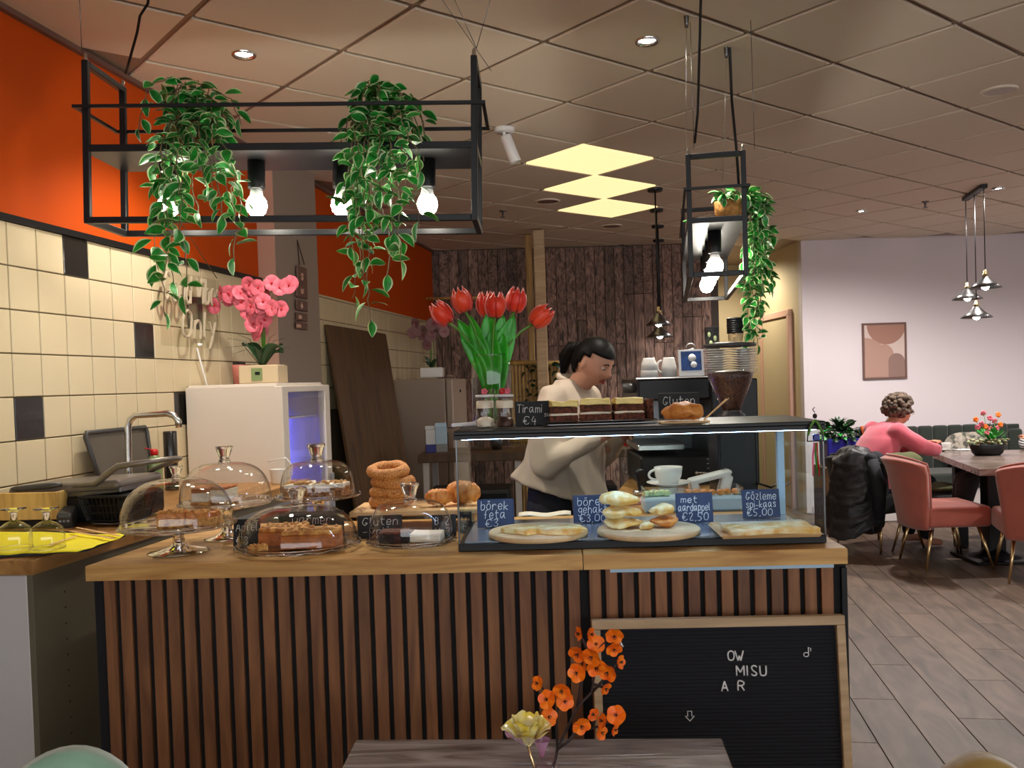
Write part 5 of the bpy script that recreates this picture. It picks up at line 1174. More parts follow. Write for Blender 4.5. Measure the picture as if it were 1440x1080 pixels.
# hanging letters on the pillar
p0 = P(423, 400, 5.4); oo = .1+.004
t = thing('hanging_letter_sign', 'string of grey wooden letter pieces hanging on the pillar', 'sign', (0, 0, 0))
def pil(px, py):
    r = ray(px, py); q = (A0+nL*(.1+.012)-CPOS).dot(nL)/r.dot(nL); return CPOS+r*q
bm = NB(); tube(bm, [pil(421, 373), pil(418, 338), pil(428, 372)], .003, 5); part('string', bm, 'twig', t)
for i, (y0, y1, wd) in enumerate(((374, 400, 20), (398, 420, 16), (422, 438, 22), (440, 452, 22), (453, 464, 24))):
    c = pil(424, (y0+y1)/2); h_ = pil(424, y0).z-pil(424, y1).z
    bm = NB(); bx(bm, (0, 0, 0), (.17 if i else .15, .014, h_*.92), 0, .006, 2); o = part('plaque', bm, 'frame_brown', t, M4=Matrix.Translation(c) @ Matrix(((uL.x, -nL.x, 0, 0), (uL.y, -nL.y, 0, 0), (0, 0, 1, 0), (0, 0, 0, 1))))
    bm = NB(); tx = ['s', 'w', 'ö', 'cn', 'mnn'][i]; write(bm, tx, h_*.5, .005, -.035*len(tx)*.9, -h_*.25, -.010); part('carving', bm, 'pink_trim_lit_edge', o)
# unlit neon writing on the tiles
sN, zN = on_wall(256, 435)
t = thing('neon_sign', 'unlit white neon sign reading Good Vibes Only on the tiles', 'sign', (0, 0, 0)); t.matrix_world = MW @ Matrix.Translation((sN, -.06, zN)) 
bm = NB(); bx(bm, (.0, .012, -.01), (.56, .004, .34), 0, .001); part('acrylic_panel', bm, 'acrylic', t)
bm = NB()
write(bm, 'Good', .13, .0065, -.27, .02, 0, .26, 6, .2, 0); write(bm, 'Vibes', .12, .0065, .02, .03, 0, .26, 6, .2, 0); write(bm, 'Only', .13, .0065, -.12, -.14, 0, .34, 6, .2, 0)
part('neon_tube', bm, 'neon_tube', t)['kind'] = 'stuff'
bm = NB(); tube(bm, [(-.22, .01, .17), (-.02, .05, .42), (.26, .01, .17)], .0025, 5); part('hanging_string', bm, 'stem', t)
bm = NB(); tube(bm, [(.05, .02, -.18), (.30, .045, -.62)], .004, 5); part('cord', bm, 'white', t)
# rear table with cartons
a = P(588, 645, 6.6); b = P(882, 637, 6.6); zt = P(700, 636, 6.6).z
t = thing('back_table', 'long brown rear table on white legs behind the barista', 'table', (a.x, a.y, 0))
wd = b.x-a.x+.35; bm = NB(); bx(bm, (wd/2, .30, zt-.03), (wd, .62, .06), 0, .004); part('table_top', bm, 'brown_board', t)
for x in (.05, .72, wd-.05): bm = NB(); bx(bm, (x, .05, (zt-.06)/2), (.045, .05, zt-.061), 0, .003); part('leg', bm, 'cab_white', t)
for x in (.05, wd-.05): bm = NB(); bx(bm, (x, .55, (zt-.06)/2), (.045, .05, zt-.061), 0, .003); part('leg', bm, 'cab_white', t)
for i, (x0, x1, hh, lb, m_) in enumerate(((598, 722, .66, 'large dark cabinet standing beneath the rear table', 'dark_grey'), (742, 872, .66, 'second dark cabinet beneath the rear table', 'black'))):
    a2 = P(x0, 700, 6.72); b2 = P(x1, 700, 6.72); bm = NB(); bx(bm, (0, .22, hh/2), (b2.x-a2.x-.04, .4, hh), 0, .01, 2); t2 = thing('under_cabinet', lb, 'cabinet', ((a2.x+b2.x)/2, a2.y, 0)); part('body', bm, m_, t2)
    bm = NB(); bx(bm, (0, .012, hh/2), (b2.x-a2.x-.10, .02, hh-.06), 0, .004); part('door', bm, 'black', t2)
for i, (x, hh, w_, m_, lb) in enumerate(((606, .17, .075, 'white', 'white carton with blue base at the end of the rear table'), (621, .19, .085, 'pale_blue', 'grey white carton next to the white one on the rear table'))):
    p = P(x, 636, 6.8); t = thing('milk_carton', lb, 'carton', (p.x, p.y, zt+.0008), .2, 'cartons on the rear table')
    bm = NB(); bx(bm, (0, 0, .03), (w_, .07, .06), 0, .002); part('base_band', bm, 'blue_pot' if i == 0 else 'grey', t)
    bm = NB(); bx(bm, (0, 0, .06+(hh-.06)/2), (w_, .07, hh-.06), 0, .002); prism(bm, [(-w_/2, -.035), (w_/2, -.035), (w_/2, .035), (-w_/2, .035)], hh, hh+.001); bx(bm, (0, 0, hh+.012), (w_, .008, .03)); part('carton_body', bm, m_, t)
for x, r_, h_, m_, lb in ((655, .13, .09, 'glass', 'wide clear glass bowl on the rear table'), (675, .05, .10, 'dark_steel', 'small dark metal jug on the rear table'), (700, .05, .12, 'glass', 'tall clear glass jar on the rear table')):
    p = P(x+24, 640, 6.85); bm = NB(); lathe(bm, [(0, .002), (r_*.7, .002), (r_, h_*.5), (r_*.97, h_)], 28); solo('bowl' if r_ > .1 else 'jar', bm, m_, lb, 'bowl' if r_ > .1 else 'jar', (p.x, p.y, zt+.0008))
# bamboo screen with ivy
a = P(718, 520, 8.3); b = P(792, 505, 8.3); zt_ = P(750, 503, 8.3).z
t = thing('bamboo_screen', 'low bamboo cane screen with ivy before the plank wall', 'screen', (a.x, a.y, 0)); wd = b.x-a.x; n = 15
cane = None
for i in range(n):
    x = (i+.5)/n*wd; hh = zt_-.02-random.random()*.05
    bm = NB(); lathe(bm, [(.013, 0), (.013, hh)]+[], 8, M4=Matrix.Translation((x, 0, 0))); lathe(bm, [(0, hh), (.013, hh)], 8, M4=Matrix.Translation((x, 0, 0))); part('cane', bm, 'bamboo', t)
for z, r_ in ((zt_-.04, .022), (zt_-.75, .02)):
    bm = NB(); tube(bm, [(-.03, -.03, z), (wd+.03, -.03, z-.02)], r_, 8); part('cross_pole', bm, 'bamboo', t)
tv = thing('ivy_garland', 'dark ivy garland draped over the bamboo screen', 'plant', a)
random.seed(4); st = []
for k in range(7):
    x = wd*(.25+.1*k); z = zt_-a.z-.05; st.append([V(a)+V((x, -.07, z)), V(a)+V((x+.03, -.09, z-.12)), V(a)+V((x-.02, -.09, z-.28)), V(a)+V((x+.02, -.09, z-.42))])
gsv = LV; LV2 = [leaf_mesh(.07, .03, .3, .3, 5, False)]; LV2[0].materials.append(M['dark_leaf']); LV = LV2*3
vine(tv, st, 46, 9, 1.0); LV = gsv

# ------------------------------------------------------------ left worktop things
ZL_ = ZT+.0008
p = PZ(45, 775, ZT); t = thing('tray', 'dark low tray under the yellow napkin on the left worktop', 'tray', (p.x, p.y, ZL_), -WA)
def LP(px, py, z=ZT): return PZ(px, py, z)
pts_ = [LP(-60, 800), LP(118, 785), LP(205, 755), LP(90, 745), LP(-60, 752)]
t.location = (0, 0, 0); t.rotation_euler = (0, 0, 0)
bm = NB(); prism(bm, [(q.x, q.y) for q in (LP(-60, 788), LP(122, 776), LP(176, 755), LP(60, 748), LP(-60, 752))], ZL_, ZL_+.006); part('base', bm, 'black', t)
bm = NB()
C4 = [LP(-70, 782, ZL_+.008), LP(108, 778, ZL_+.008), LP(182, 752, ZL_+.008), LP(-70, 748, ZL_+.008)]
def nap(u, v):
    a = C4[0].lerp(C4[1], u); b = C4[3].lerp(C4[2], u); q = a.lerp(b, v)
    return V((q.x+.006*math.sin(v*11), q.y+.006*math.sin(u*13), ZL_+.010+.003*noise.noise(V((u*6, v*5, 0)))+.002*math.sin(u*9+v*4)))
grid(bm, 26, 14, nap, thick=-.0012); solo('paper_napkin', bm, 'yellow', 'bright yellow paper napkin spread under the goblets', 'napkin')
bm = NB(); bx(bm, (0, 0, .003), (.07, .05, .004), 0, .001, rot=(.1, .1, .4)); p = LP(194, 744); solo('folded_napkin', bm, 'yellow', 'small folded yellow paper by the cake stand foot', 'napkin', (p.x, p.y, ZL_+.006))
for px, lb in ((21, 'upturned stemmed glass at the picture edge on the yellow napkin'), (67, 'upturned stemmed glass nearer the cake stand on the yellow napkin')):
    p = LP(px, 768, ZL_+.02); t = thing('goblet', lb, 'glass', (p.x, p.y, ZL_+.0155), 0, 'upturned goblets')
    bm = NB(); lathe(bm, [(.044, 0), (.0445, .03), (.040, .055), (.022, .068), (.009, .074), (.008, .095)], 32); part('bowl', bm, 'dome_glass', t)
    bm = NB(); tube(bm, [(.044*math.cos(a), .044*math.sin(a), .001) for a in [2*PI*i/32 for i in range(32)]], .0016, 5, closed=True); part('rim', bm, 'crystal', t)
    bm = NB(); lathe(bm, [(0, .074), (.010, .076), (.009, .095), (.014, .102), (.032, .105), (.033, .107), (0, .109)], 28); part('foot', bm, 'crystal', t)
for i, (a, b) in enumerate((((108, 742), (168, 752)), ((100, 747), (160, 756)), ((70, 766), (108, 752)))):
    qa = LP(*a, ZL_+.02); qb = LP(*b, ZL_+.02); bm = NB(); bar(bm, qa+V((0, 0, .0)), qb+V((0, 0, -.003)), .008, .002, 0, .0005)
    solo('wooden_stirrer', bm, 'light_wood', ['thin wooden stirrer lying furthest back on the napkin', 'thin wooden stirrer lying across the napkin middle', 'short wooden stirrer beside the right goblet'][i], 'stirrer', group='wooden stirrers')
# bamboo box with pen
a = P(-60, 745, 2.95); b = P(88, 735, 2.95)
t = thing('bamboo_box', 'open bamboo box behind the goblets', 'box', (a.x, a.y, ZL_+.0), -.03); wd = b.x-a.x
z0 = .028; hh = .088
for nm, c, s in (('wall_panel', (wd/2, 0, z0+hh/2), (wd, .012, hh)), ('wall_panel', (wd/2, .16, z0+hh/2), (wd, .012, hh)), ('wall_panel', (wd-.006, .08, z0+hh/2), (.012, .148, hh)), ('wall_panel', (.006, .08, z0+hh/2), (.012, .148, hh)), ('bottom_panel', (wd/2, .08, z0+.004), (wd-.02, .148, .008))):
    bm = NB(); bx(bm, c, s, 0, .002); part(nm, bm, 'bamboo', t)
bm = NB(); bx(bm, (wd/2, .08, .013), (wd*.96, .14, .026), 0, .004); part('black_foot', bm, 'black', t)
p = P(52, 694, 2.95); bm = NB(); tube(bm, [(-.075, 0, 0), (-.06, 0, 0), (.055, .0, .008), (.09, 0, .010)], [.006, .010, .010, .006], 10); solo('pen', bm, 'dark_grey', 'black pen with a metal clip lying on the bamboo box', 'pen', (p.x-.01, p.y+.004, ZL_+z0+hh+.010))
p = LP(91, 742, ZT); t = thing('card_terminal', 'small dark keypad device at the end of the bamboo box', 'device', (p.x, p.y+.02, ZL_), .2)
bm = NB(); bx(bm, (0, 0, .03), (.05, .07, .055), 0, .01, 2, rot=(.35, 0, 0)); part('body', bm, 'dark_grey', t)
bm = NB()
for i in range(3):
    for j in range(3): bx(bm, (-.012+i*.012, -.036+.004*j, .022+j*.011), (.008, .003, .007), 0, .001)
part('keys', bm, 'grey', t)['kind'] = 'stuff'
# contact grill
g = P(122, 720, 3.00)
t = thing('contact_grill', 'black contact grill with grey domed lid and loop handle', 'grill', (g.x, g.y, ZL_), -WA)
bm = NB(); bx(bm, (-.03, .10, .05), (.36, .26, .085), 0, .015, 2)
for sx in (-.16, .10):
    for sy in (.0, .20): lathe(bm, [(0, 0), (.012, 0), (.012, .01)], 10, M4=Matrix.Translation((sx, sy, 0)))
part('base', bm, 'black', t)
bm = NB(); bx(bm, (-.06, .10, .120), (.40, .27, .035), 0, .014, 3, rot=(0, -.05, 0)); part('lid', bm, mat('grey lid', srgb(120, 112, 104), .35, .4), t)
bm = NB(); bx(bm, (-.03, .10, .100), (.34, .25, .022), 0, .004, rot=(0, -.08, 0)); part('plate', bm, 'dark_steel', t)
bm = NB(); hp_ = [(-.02, -.03, .128), (.06, -.035, .135), (.10, -.035, .165), (.14, -.035, .190), (.22, -.03, .200), (.27, .0, .205), (.285, .05, .205), (.27, .12, .200), (.20, .20, .185), (.10, .22, .150)]
tube(bm, hp_, [.008, .011, .012, .011, .009, .009, .009, .009, .009, .008], 8); part('handle', bm, mat('grey handle', srgb(130, 124, 116), .3, .5), t)
# black wire basket on plate
p = LP(168, 736); p.y -= .06; bm = NB(); lathe(bm, [(0, .002), (.045, .001), (.083, .010), (.085, .012), (.045, .005), (0, .004)], 36); pb_ = p; solo('plate', bm, 'grey', 'grey plate under the black plastic basket', 'plate', (p.x, p.y+.06, ZL_))
t = thing('plastic_basket', 'black slotted plastic basket standing on the grey plate', 'basket', (p.x, p.y+.06, ZL_+.0125), -.1)
bm = NB(); bx(bm, (0, 0, .004), (.15, .12, .006), 0, .002); bx(bm, (0, 0, .082), (.19, .155, .008), 0, .002); part('rim', bm, 'black', t)
for sx, sy, wx in ((0, -1, 1), (0, 1, 1), (-1, 0, 0), (1, 0, 0)):
    bm = NB(); n = 13
    for i in range(n):
        u = (i/(n-1)-.5)
        if wx: bar(bm, (u*.15, sy*.058, .006), (u*.185, sy*.076, .08), .006, .003)
        else: bar(bm, (sx*.074, u*.12, .006), (sx*.093, u*.15, .08), .006, .003)
    for z in (.03, .055):
        k = z/.08
        if wx: bar(bm, (-.075-.017*k, sy*(.058+.018*k), z), (.075+.017*k, sy*(.058+.018*k), z), .005, .003)
        else: bar(bm, (sx*(.074+.018*k), -.06-.015*k, z), (sx*(.074+.018*k), .06+.015*k, z), .005, .003)
    part('slotted_wall', bm, 'black', t)['kind'] = 'stuff'
# dark tray leaning on the tiles, tap, soap, canister
a = P(103, 610, 3.42); b = P(180, 600, 3.42); c = P(112, 668, 3.42)
sA = on_wall(103, 640)[0]; sB = on_wall(190, 600)[0]
t = thing('leaning_tray', 'dark rounded oven tray leaning against the cream tiles', 'tray', (0, 0, 0)); t.matrix_world = MW @ Matrix.Translation(((sA+sB)/2, -.10, ZL_+.001)) @ Matrix.Rotation(-.20, 4, 'X')
zh = on_wall(150, 602)[1]-ZL_; 
def trap(k): w2 = (sB-sA)/2; return [(-w2*1.0*k, zh-.02), (-w2*.96*k, zh*.999-.004), (w2*.96*k, zh-.004), (w2*k, zh-.02), (w2*.8*k, .0), (-w2*.8*k, .0)]
bm = NB(); prism(bm, trap(1), -.004, .004, M4=Matrix.Rotation(PI/2, 4, 'X')); part('base', bm, mat('tray grey', srgb(84, 78, 68), .45), t)
bm = NB(); tube(bm, [(x, -.008, z) for x, z in trap(.99)], .009, 6, closed=True); part('rim', bm, 'dark_grey', t)
q = P(182, 668, 3.5); p = V((q.x, q.y, ZT)); k = 3.5/1280
t = thing('kitchen_tap', 'tall chrome swan neck tap against the tiles', 'tap', (p.x, p.y, ZL_-.001))
def T_(x, y): w_ = P(x, y, 3.5); return (w_.x-p.x, w_.y-p.y, w_.z-ZL_)
bm = NB(); tube(bm, [(0, 0, 0), T_(181, 660), T_(180, 600), T_(183, 590), T_(190, 584), T_(200, 583), T_(235, 581), T_(245, 584), T_(251, 592), T_(252, 601)], .0125, 12); part('spout', bm, 'steel', t)
bm = NB(); lathe(bm, [(0, 0), (.03, 0), (.028, .012), (.02, .03), (.02, .06)], 20); tube(bm, [(0, 0, .05), (.05, -.02, .07)], .006, 8); part('base', bm, 'steel', t)
q = P(219, 690, 3.75); t = thing('dish_soap_bottle', 'green dish soap bottle with a red cap behind the grill', 'bottle', (q.x, q.y, ZL_))
hb = P(219, 640, 3.75).z-ZL_
bm = NB(); lathe(bm, [(0, 0), (.030, 0), (.032, .01), (.030, hb*.5), (.031, hb*.75), (.026, hb*.92), (.014, hb)], 20); part('body', bm, 'soap', t)
bm = NB(); lathe(bm, [(0, hb-.001), (.015, hb), (.016, hb+.018), (.010, hb+.026), (0, hb+.026)], 16); bar(bm, (0, 0, hb+.022), (-.04, 0, hb+.030), .008, .004, 0, .001); part('cap', bm, 'red', t)
q = P(245, 680, 3.95); hb = P(245, 606, 3.95).z-ZL_; bm = NB(); lathe(bm, [(0, 0), (.028, 0), (.029, .004), (.029, hb-.004), (.027, hb), (0, hb)], 24); solo('canister', bm, 'tile_black', 'dark cylindrical canister between the tap and the fridge', 'canister', (q.x-.01, q.y, ZL_))
q = P(384, 690, 4.0); t = thing('white_jug', 'small white jug with a thin handle before the fridge', 'jug', (A0+uL*3.86+nL*.50).to_tuple()[:2]+(ZL_,))
bm = NB(); lathe(bm, [(0, 0), (.032, 0), (.035, .01), (.038, .05), (.042, .065)], 28); part('body', bm, 'china', t)
bm = NB(); tube(bm, [(.036, 0, .02), (.06, 0, .04), (.062, 0, .08), (.035, 0, .115), (-.05, 0, .10)], .003, 6); part('handle', bm, 'china', t)
# ------------------------------------------------------------ people
def loft(bm, secs, n=24, mi=0):
    """secs: (centre, rx, ry) ellipses in horizontal planes, bottom to top"""
    rings = []
    for c, rx, ry in secs: rings.append([bm.verts.new((c[0]+rx*math.cos(2*PI*i/n), c[1]+ry*math.sin(2*PI*i/n), c[2])) for i in range(n)])
    for a, b in zip(rings, rings[1:]):
        for i in range(n): bm.faces.new((a[i], a[(i+1) % n], b[(i+1) % n], b[i]))
    bm.faces.new(rings[0][::-1]); bm.faces.new(rings[-1])
def limb(bm, pts, rs, n=14):
    pts = [V(p) for p in pts]; tube(bm, pts, rs, n)
    for p, r in zip(pts, rs): ball(bm, p, r*.99, 0, 14, 10)
def remesh(bm, voxel, sm=6, fac=.6):
    me = bpy.data.meshes.new('tmp'); bmesh.ops.recalc_face_normals(bm, faces=bm.faces[:]); bm.to_mesh(me); bm.free()
    o = bpy.data.objects.new('tmp', me); COL.objects.link(o)
    m = o.modifiers.new('r', 'REMESH'); m.mode = 'VOXEL'; m.voxel_size = voxel; m.use_smooth_shade = True
    s = o.modifiers.new('s', 'SMOOTH'); s.factor = fac; s.iterations = sm
    dg = bpy.context.evaluated_depsgraph_get(); dg.update()
    r = bpy.data.meshes.new_from_object(o.evaluated_get(dg)); bpy.data.objects.remove(o)
    for p in r.polygons: p.use_smooth = True
    return r
def hand(bm, M4, curl=.5, side=1, k=1.0):
    """palm along +X from the wrist, fingers ahead, thumb on side*Y"""
    def T(p): return M4 @ V((p[0]*k, p[1]*k*side, p[2]*k))
    for p, s in (((.02, 0, 0), (.030, .028, .015)), ((.055, .0, 0), (.036, .038, .014))):
        ball(bm, (0, 0, 0), 1, 0, 12, 8, M4=M4 @ Matrix.Translation(V((p[0]*k, p[1]*k*side, p[2]*k))) @ Matrix.Diagonal(V((s[0]*k, s[1]*k, s[2]*k, 1))))
    for i, (y, ln) in enumerate(((.028, .068), (.009, .078), (-.010, .072), (-.028, .056))):
        pts = []; x, z, a = .075, 0.0, 0.0
        for j in range(4):
            pts.append(T((x, y*(1+.12*j), z))); st = ln/3; a += curl*[.5, .9, .7, 0][j]; x += st*math.cos(a); z -= st*math.sin(a)
        tube(bm, pts, [.0088*k, .0082*k, .0074*k, .0060*k], 8)
    tube(bm, [T((.018, .020, -.002)), T((.040, .048, -.008)), T((.062, .058, -.014)), T((.082, .056, -.020))], [.012*k, .0105*k, .009*k, .007*k], 8)
def head_geo(bm, M4, k=1.0):
    """head centred at the origin, looking along +X"""
    vs = ball(bm, (0, 0, 0), (.094, .074, .108), 0, 44, 30)
    def g(v, c, s, a, d): 
        r = (v-V(c)).length; return V(d)*(a*math.exp(-(r/s)**2))
    for v in vs:
        p = v.co.copy(); d = V((0, 0, 0))
        if p.z < -.02: d += V((0, -p.y*.30*min(1, (-.02-p.z)/.07), 0))          # narrow jaw
        if p.x < 0 and p.z < 0: d += V((-p.x*.22, 0, 0))
        d += g(p, (.094, 0, -.008), .014, .014, (1, 0, -.1)); d += g(p, (.092, 0, -.026), .013, .020, (1, 0, -.1)) # nose
        d += g(p, (.085, .012, -.030), .008, .004, (1, .5, 0)); d += g(p, (.085, -.012, -.030), .008, .004, (1, -.5, 0))
        for s_ in (1, -1):
            d += g(p, (.082, s_*.030, .006), .016, -.010, (1, 0, 0)); d += g(p, (.086, s_*.030, .026), .016, .005, (1, 0, 0)); d += g(p, (.07, s_*.045, -.030), .024, .006, (1, s_*.6, 0))
        d += g(p, (.082, 0, -.055), .014, .006, (1, 0, 0)); d += g(p, (.070, 0, -.088), .022, .012, (1, 0, -.3)); d += g(p, (.082, 0, -.068), .008, -.003, (1, 0, 0))
        v.co += d
    for v in vs: v.co = M4 @ (v.co*k)
    for s_ in (1, -1):     # ears
        q = ball(bm, (0, 0, 0), (.018, .007, .030), 0, 12, 10, M4=M4 @ Matrix.Scale(k, 4) @ Matrix.Translation((-.004, s_*.074, -.012)) @ Matrix.Rotation(s_*.25, 4, 'Z'))
def face_parts(t, M4, k=1.0, brow='hair_black', skin='lips'):
    for s_ in (1, -1):
        bm = NB(); ball(bm, (.0745, s_*.030, .006), (.0105, .012, .007), 0, 12, 10, M4=M4 @ Matrix.Scale(k, 4)); ball(bm, (.082, s_*.030, .004), (.004, .005, .006), 1, 8, 6, M4=M4 @ Matrix.Scale(k, 4)); part('eye', bm, ['china', 'black'], t)
        bm = NB(); tube(bm, [M4 @ (V((.090, s_*.014, .024))*k), M4 @ (V((.091, s_*.030, .031))*k), M4 @ (V((.081, s_*.048, .024))*k)], [.003, .0035, .002], 6); part('eyebrow', bm, brow, t)
    bm = NB(); tube(bm, [M4 @ (V((.081, -.022, -.056))*k), M4 @ (V((.092, 0, -.051))*k), M4 @ (V((.081, .022, -.056))*k)], [.002, .0048, .002], 6); tube(bm, [M4 @ (V((.080, -.018, -.060))*k), M4 @ (V((.091, 0, -.061))*k), M4 @ (V((.080, .018, -.060))*k)], [.002, .005, .002], 6); part('lips', bm, skin, t)
# barista
nk = P(824, 545, 4.0)
t = thing('person', 'person with tied back black hair in an off white blouse, looking down', 'person', (nk.x-.10, nk.y+.06, 0), R(-30))
HB = Matrix.Translation((.155, 0, 1.528)) @ Euler((0, R(30), R(-4))).to_matrix().to_4x4()
bm = NB(); head_geo(bm, HB, .98)
limb(bm, [(.035, 0, 1.36), (.075, 0, 1.42), (.125, 0, 1.475)], [.058, .052, .054]); loft(bm, [((-.02, 0, .90), .12, .165), ((-.01, 0, 1.05), .09, .13), ((.02, 0, 1.22), .10, .145), ((.04, 0, 1.34), .075, .16), ((.05, 0, 1.38), .05, .09)])
for s_ in (1, -1):
    limb(bm, [(.04, s_*.15, 1.345), (.03, s_*.20, 1.20), (.05, s_*.215, 1.10)], [.048, .042, .036]); limb(bm, [(.05, s_*.215, 1.10), (.17, s_*.17, 1.16), (.26, s_*.11, 1.215)], [.037, .032, .025])
    hand(bm, Matrix.Translation((.26, s_*.11, 1.215)) @ Euler((0, -.1, -s_*.5)).to_matrix().to_4x4(), .7, -s_)
    limb(bm, [(-.02, s_*.085, .90), (.02, s_*.09, .50), (-.01, s_*.09, .09)], [.085, .056, .038]); limb(bm, [(-.03, s_*.09, .055), (.10, s_*.10, .035)], [.036, .030])
me = remesh(bm, .0065, 4, .5); me.materials.append(M['skin_dark']); link('body', me, t)
face_parts(t, HB, .98)
bm = NB()
loft(bm, [((-.03, 0, .965), .215, .245), ((-.03, 0, 1.00), .200, .235), ((-.01, 0, 1.12), .16, .205), ((.02, 0, 1.25), .145, .195), ((.03, 0, 1.36), .115, .190), ((.035, 0, 1.42), .080, .125), ((.04, 0, 1.45), .055, .075)])
limb(bm, [(.08, .13, .95), (.10, -.02, .93)], [.07, .09]); limb(bm, [(-.14, -.10, .99), (-.10, .1, .99)], [.05, .05])
for s_ in (1, -1):
    limb(bm, [(.035, s_*.145, 1.375), (.02, s_*.215, 1.24), (.03, s_*.235, 1.10)], [.064, .070, .066]); limb(bm, [(.03, s_*.235, 1.10), (.13, s_*.20, 1.14), (.21, s_*.145, 1.19)], [.064, .052, .042])
vs = bm.verts[:]
me = remesh(bm, .009, 5, .5)
for v in me.vertices:
    k_ = max(0, min(1, (1.10-v.co.z)/.12)); v.co.z -= k_*(.30*(v.co.x+.02)+.06*v.co.y)
    v.co += noise.noise_vector(v.co*7)*.014+V((1, 1, 0))*noise.noise(V((v.co.x*22, v.co.y*22, v.co.z*5)))*.010
me.materials.append(M['blouse']); link('blouse', me, t)
bm = NB()
for s_ in (1, -1): grid(bm, 7, 4, lambda u, v, s_=s_: V((.045+.095*u+.0*v, s_*(.064-.040*u+.020*v), 1.445-.09*u*u-.045*v*(1-u*.4)+.012)), thick=.004)
tube(bm, [(.055, -.058, 1.445), (.01, -.05, 1.465), (-.02, 0, 1.475), (.01, .05, 1.465), (.055, .058, 1.445)], .013, 8); part('collar', bm, 'blouse', t)
bm = NB(); ball(bm, (.098, 0, 1.335), (.025, .045, .06)); part('undershirt', bm, 'trousers', t)
bm = NB()
loft(bm, [((-.025, 0, .86), .15, .185), ((-.02, 0, .98), .145, .18)])
for s_ in (1, -1): limb(bm, [(-.02, s_*.09, .88), (.02, s_*.095, .50), (-.01, s_*.095, .09)], [.115, .085, .07])
me = remesh(bm, .012, 4); me.materials.append(M['trousers']); link('trousers', me, t)
def hair_cap(M4, k, over=1.0, down=-.02, mt='hair_black', bun=True):
    bm = NB(); vs = ball(bm, (0, 0, 0), (.101*over, .083*over, .114*over), 0, 36, 26)
    kill = [v for v in vs if (v.co.x > .030 and v.co.z < .048) or (v.co.x > -.004 and v.co.z < .014) or (v.co.x > -.03 and v.co.z < -.02) or v.co.z < -.085]
    bmesh.ops.delete(bm, geom=kill, context='VERTS')
    bmesh.ops.solidify(bm, geom=bm.faces[:], thickness=.010)
    bmesh.ops.transform(bm, matrix=M4 @ Matrix.Scale(k, 4), verts=bm.verts)
    return bm
bm = hair_cap(HB, .99); fs = [tuple(HB @ V(p)) for p in ((-.085, 0, .02), (-.120, 0, .005), (-.135, 0, -.05), (-.115, 0, -.12))]
tube(bm, fs, [.022, .034, .034, .012], 12); tube(bm, [HB @ V((-.085, .0, .02)), HB @ V((-.1, 0, .015))], .03, 12)
part('hair', bm, 'hair_black', t)

# ------------------------------------------------------------ seating area
def velvet_chair(name, loc, rz, lbl, mt, legm='gold', grp=None, W=.50, D=.46, ht=.82, puff=0):
    t = thing(name, lbl, 'chair', loc, rz, grp)           # faces local +X
    bm = NB(); bx(bm, (.03, 0, .385), (D, W, .15), 0, .03, 3); 
    for v in bm.verts:
        if v.co.z > .44: v.co.z += .018*(1-(v.co.x/.25)**2)*(1-(v.co.y/.27)**2)
    for f in bm.faces: f.smooth = True
    part('seat', bm, mt, t)
    def bf(u, v):
        y = (u-.5)*2; z = .30+v*(ht-.30); wide = W/2*(.90+.22*v**1.5); cx = -D/2+.02-.10*v-.02*v*v+.13*abs(y)**2.4*(.35+.65*v)-.03*max(0, v-.85)*6*(1-.5*abs(y)); z -= .05*abs(y)**3*v
        return V((cx, y*wide, z))
    bm = NB(); grid(bm, 21, 15, bf, thick=.055); part('backrest', bm, mt, t)
    bm = NB()
    tube(bm, [bf(i/20, 1.0)+V((.0, 0, .004)) for i in range(21)], .008, 6); tube(bm, [bf(0, i/10) for i in range(11)], .008, 6); tube(bm, [bf(1, i/10) for i in range(11)], .008, 6); part('piping', bm, mt, t)
    for sx in (1, -1):
        for sy in (1, -1):
            bm = NB(); tube(bm, [(.02+sx*D*.36, sy*W*.36, .32), (.03+sx*D*.52, sy*W*.46, .0)], [.014, .008], 10); part('leg', bm, legm, t)
    return t
c = P(1322, 720, 6.72); velvet_chair('velvet_chair', (c.x, c.y, 0), R(2), 'rust pink velvet chair with brass legs, turned toward the dark table', 'rust_velvet', grp='rust pink chairs')
c = P(1461, 720, 6.18); velvet_chair('velvet_chair', (c.x, c.y, 0), R(75), 'rust pink velvet chair cut by the right picture edge', 'rust_velvet', grp='rust pink chairs')
c = P(1232, 700, 7.45); velvet_chair('dining_chair', (c.x, c.y, 0), R(28), 'black chair under the draped coat, holding the person in pink', 'black_velvet', ht=.78)
c = P(1315, 700, 7.25); ch = velvet_chair('dining_chair', (c.x, c.y+.05, 0), R(150), 'black curved chair with olive seat pad behind the rust pink one', 'black_velvet', ht=.685)
bm = NB(); vs = ball(bm, (0, 0, 0), (.21, .22, .035), 0, 24, 12); rough_up(vs, .012, 7); solo('seat_cushion', bm, 'olive_cloth', 'olive seat cushion on the black curved chair', 'cushion', (c.x-.02, c.y+.05, .505), .4)
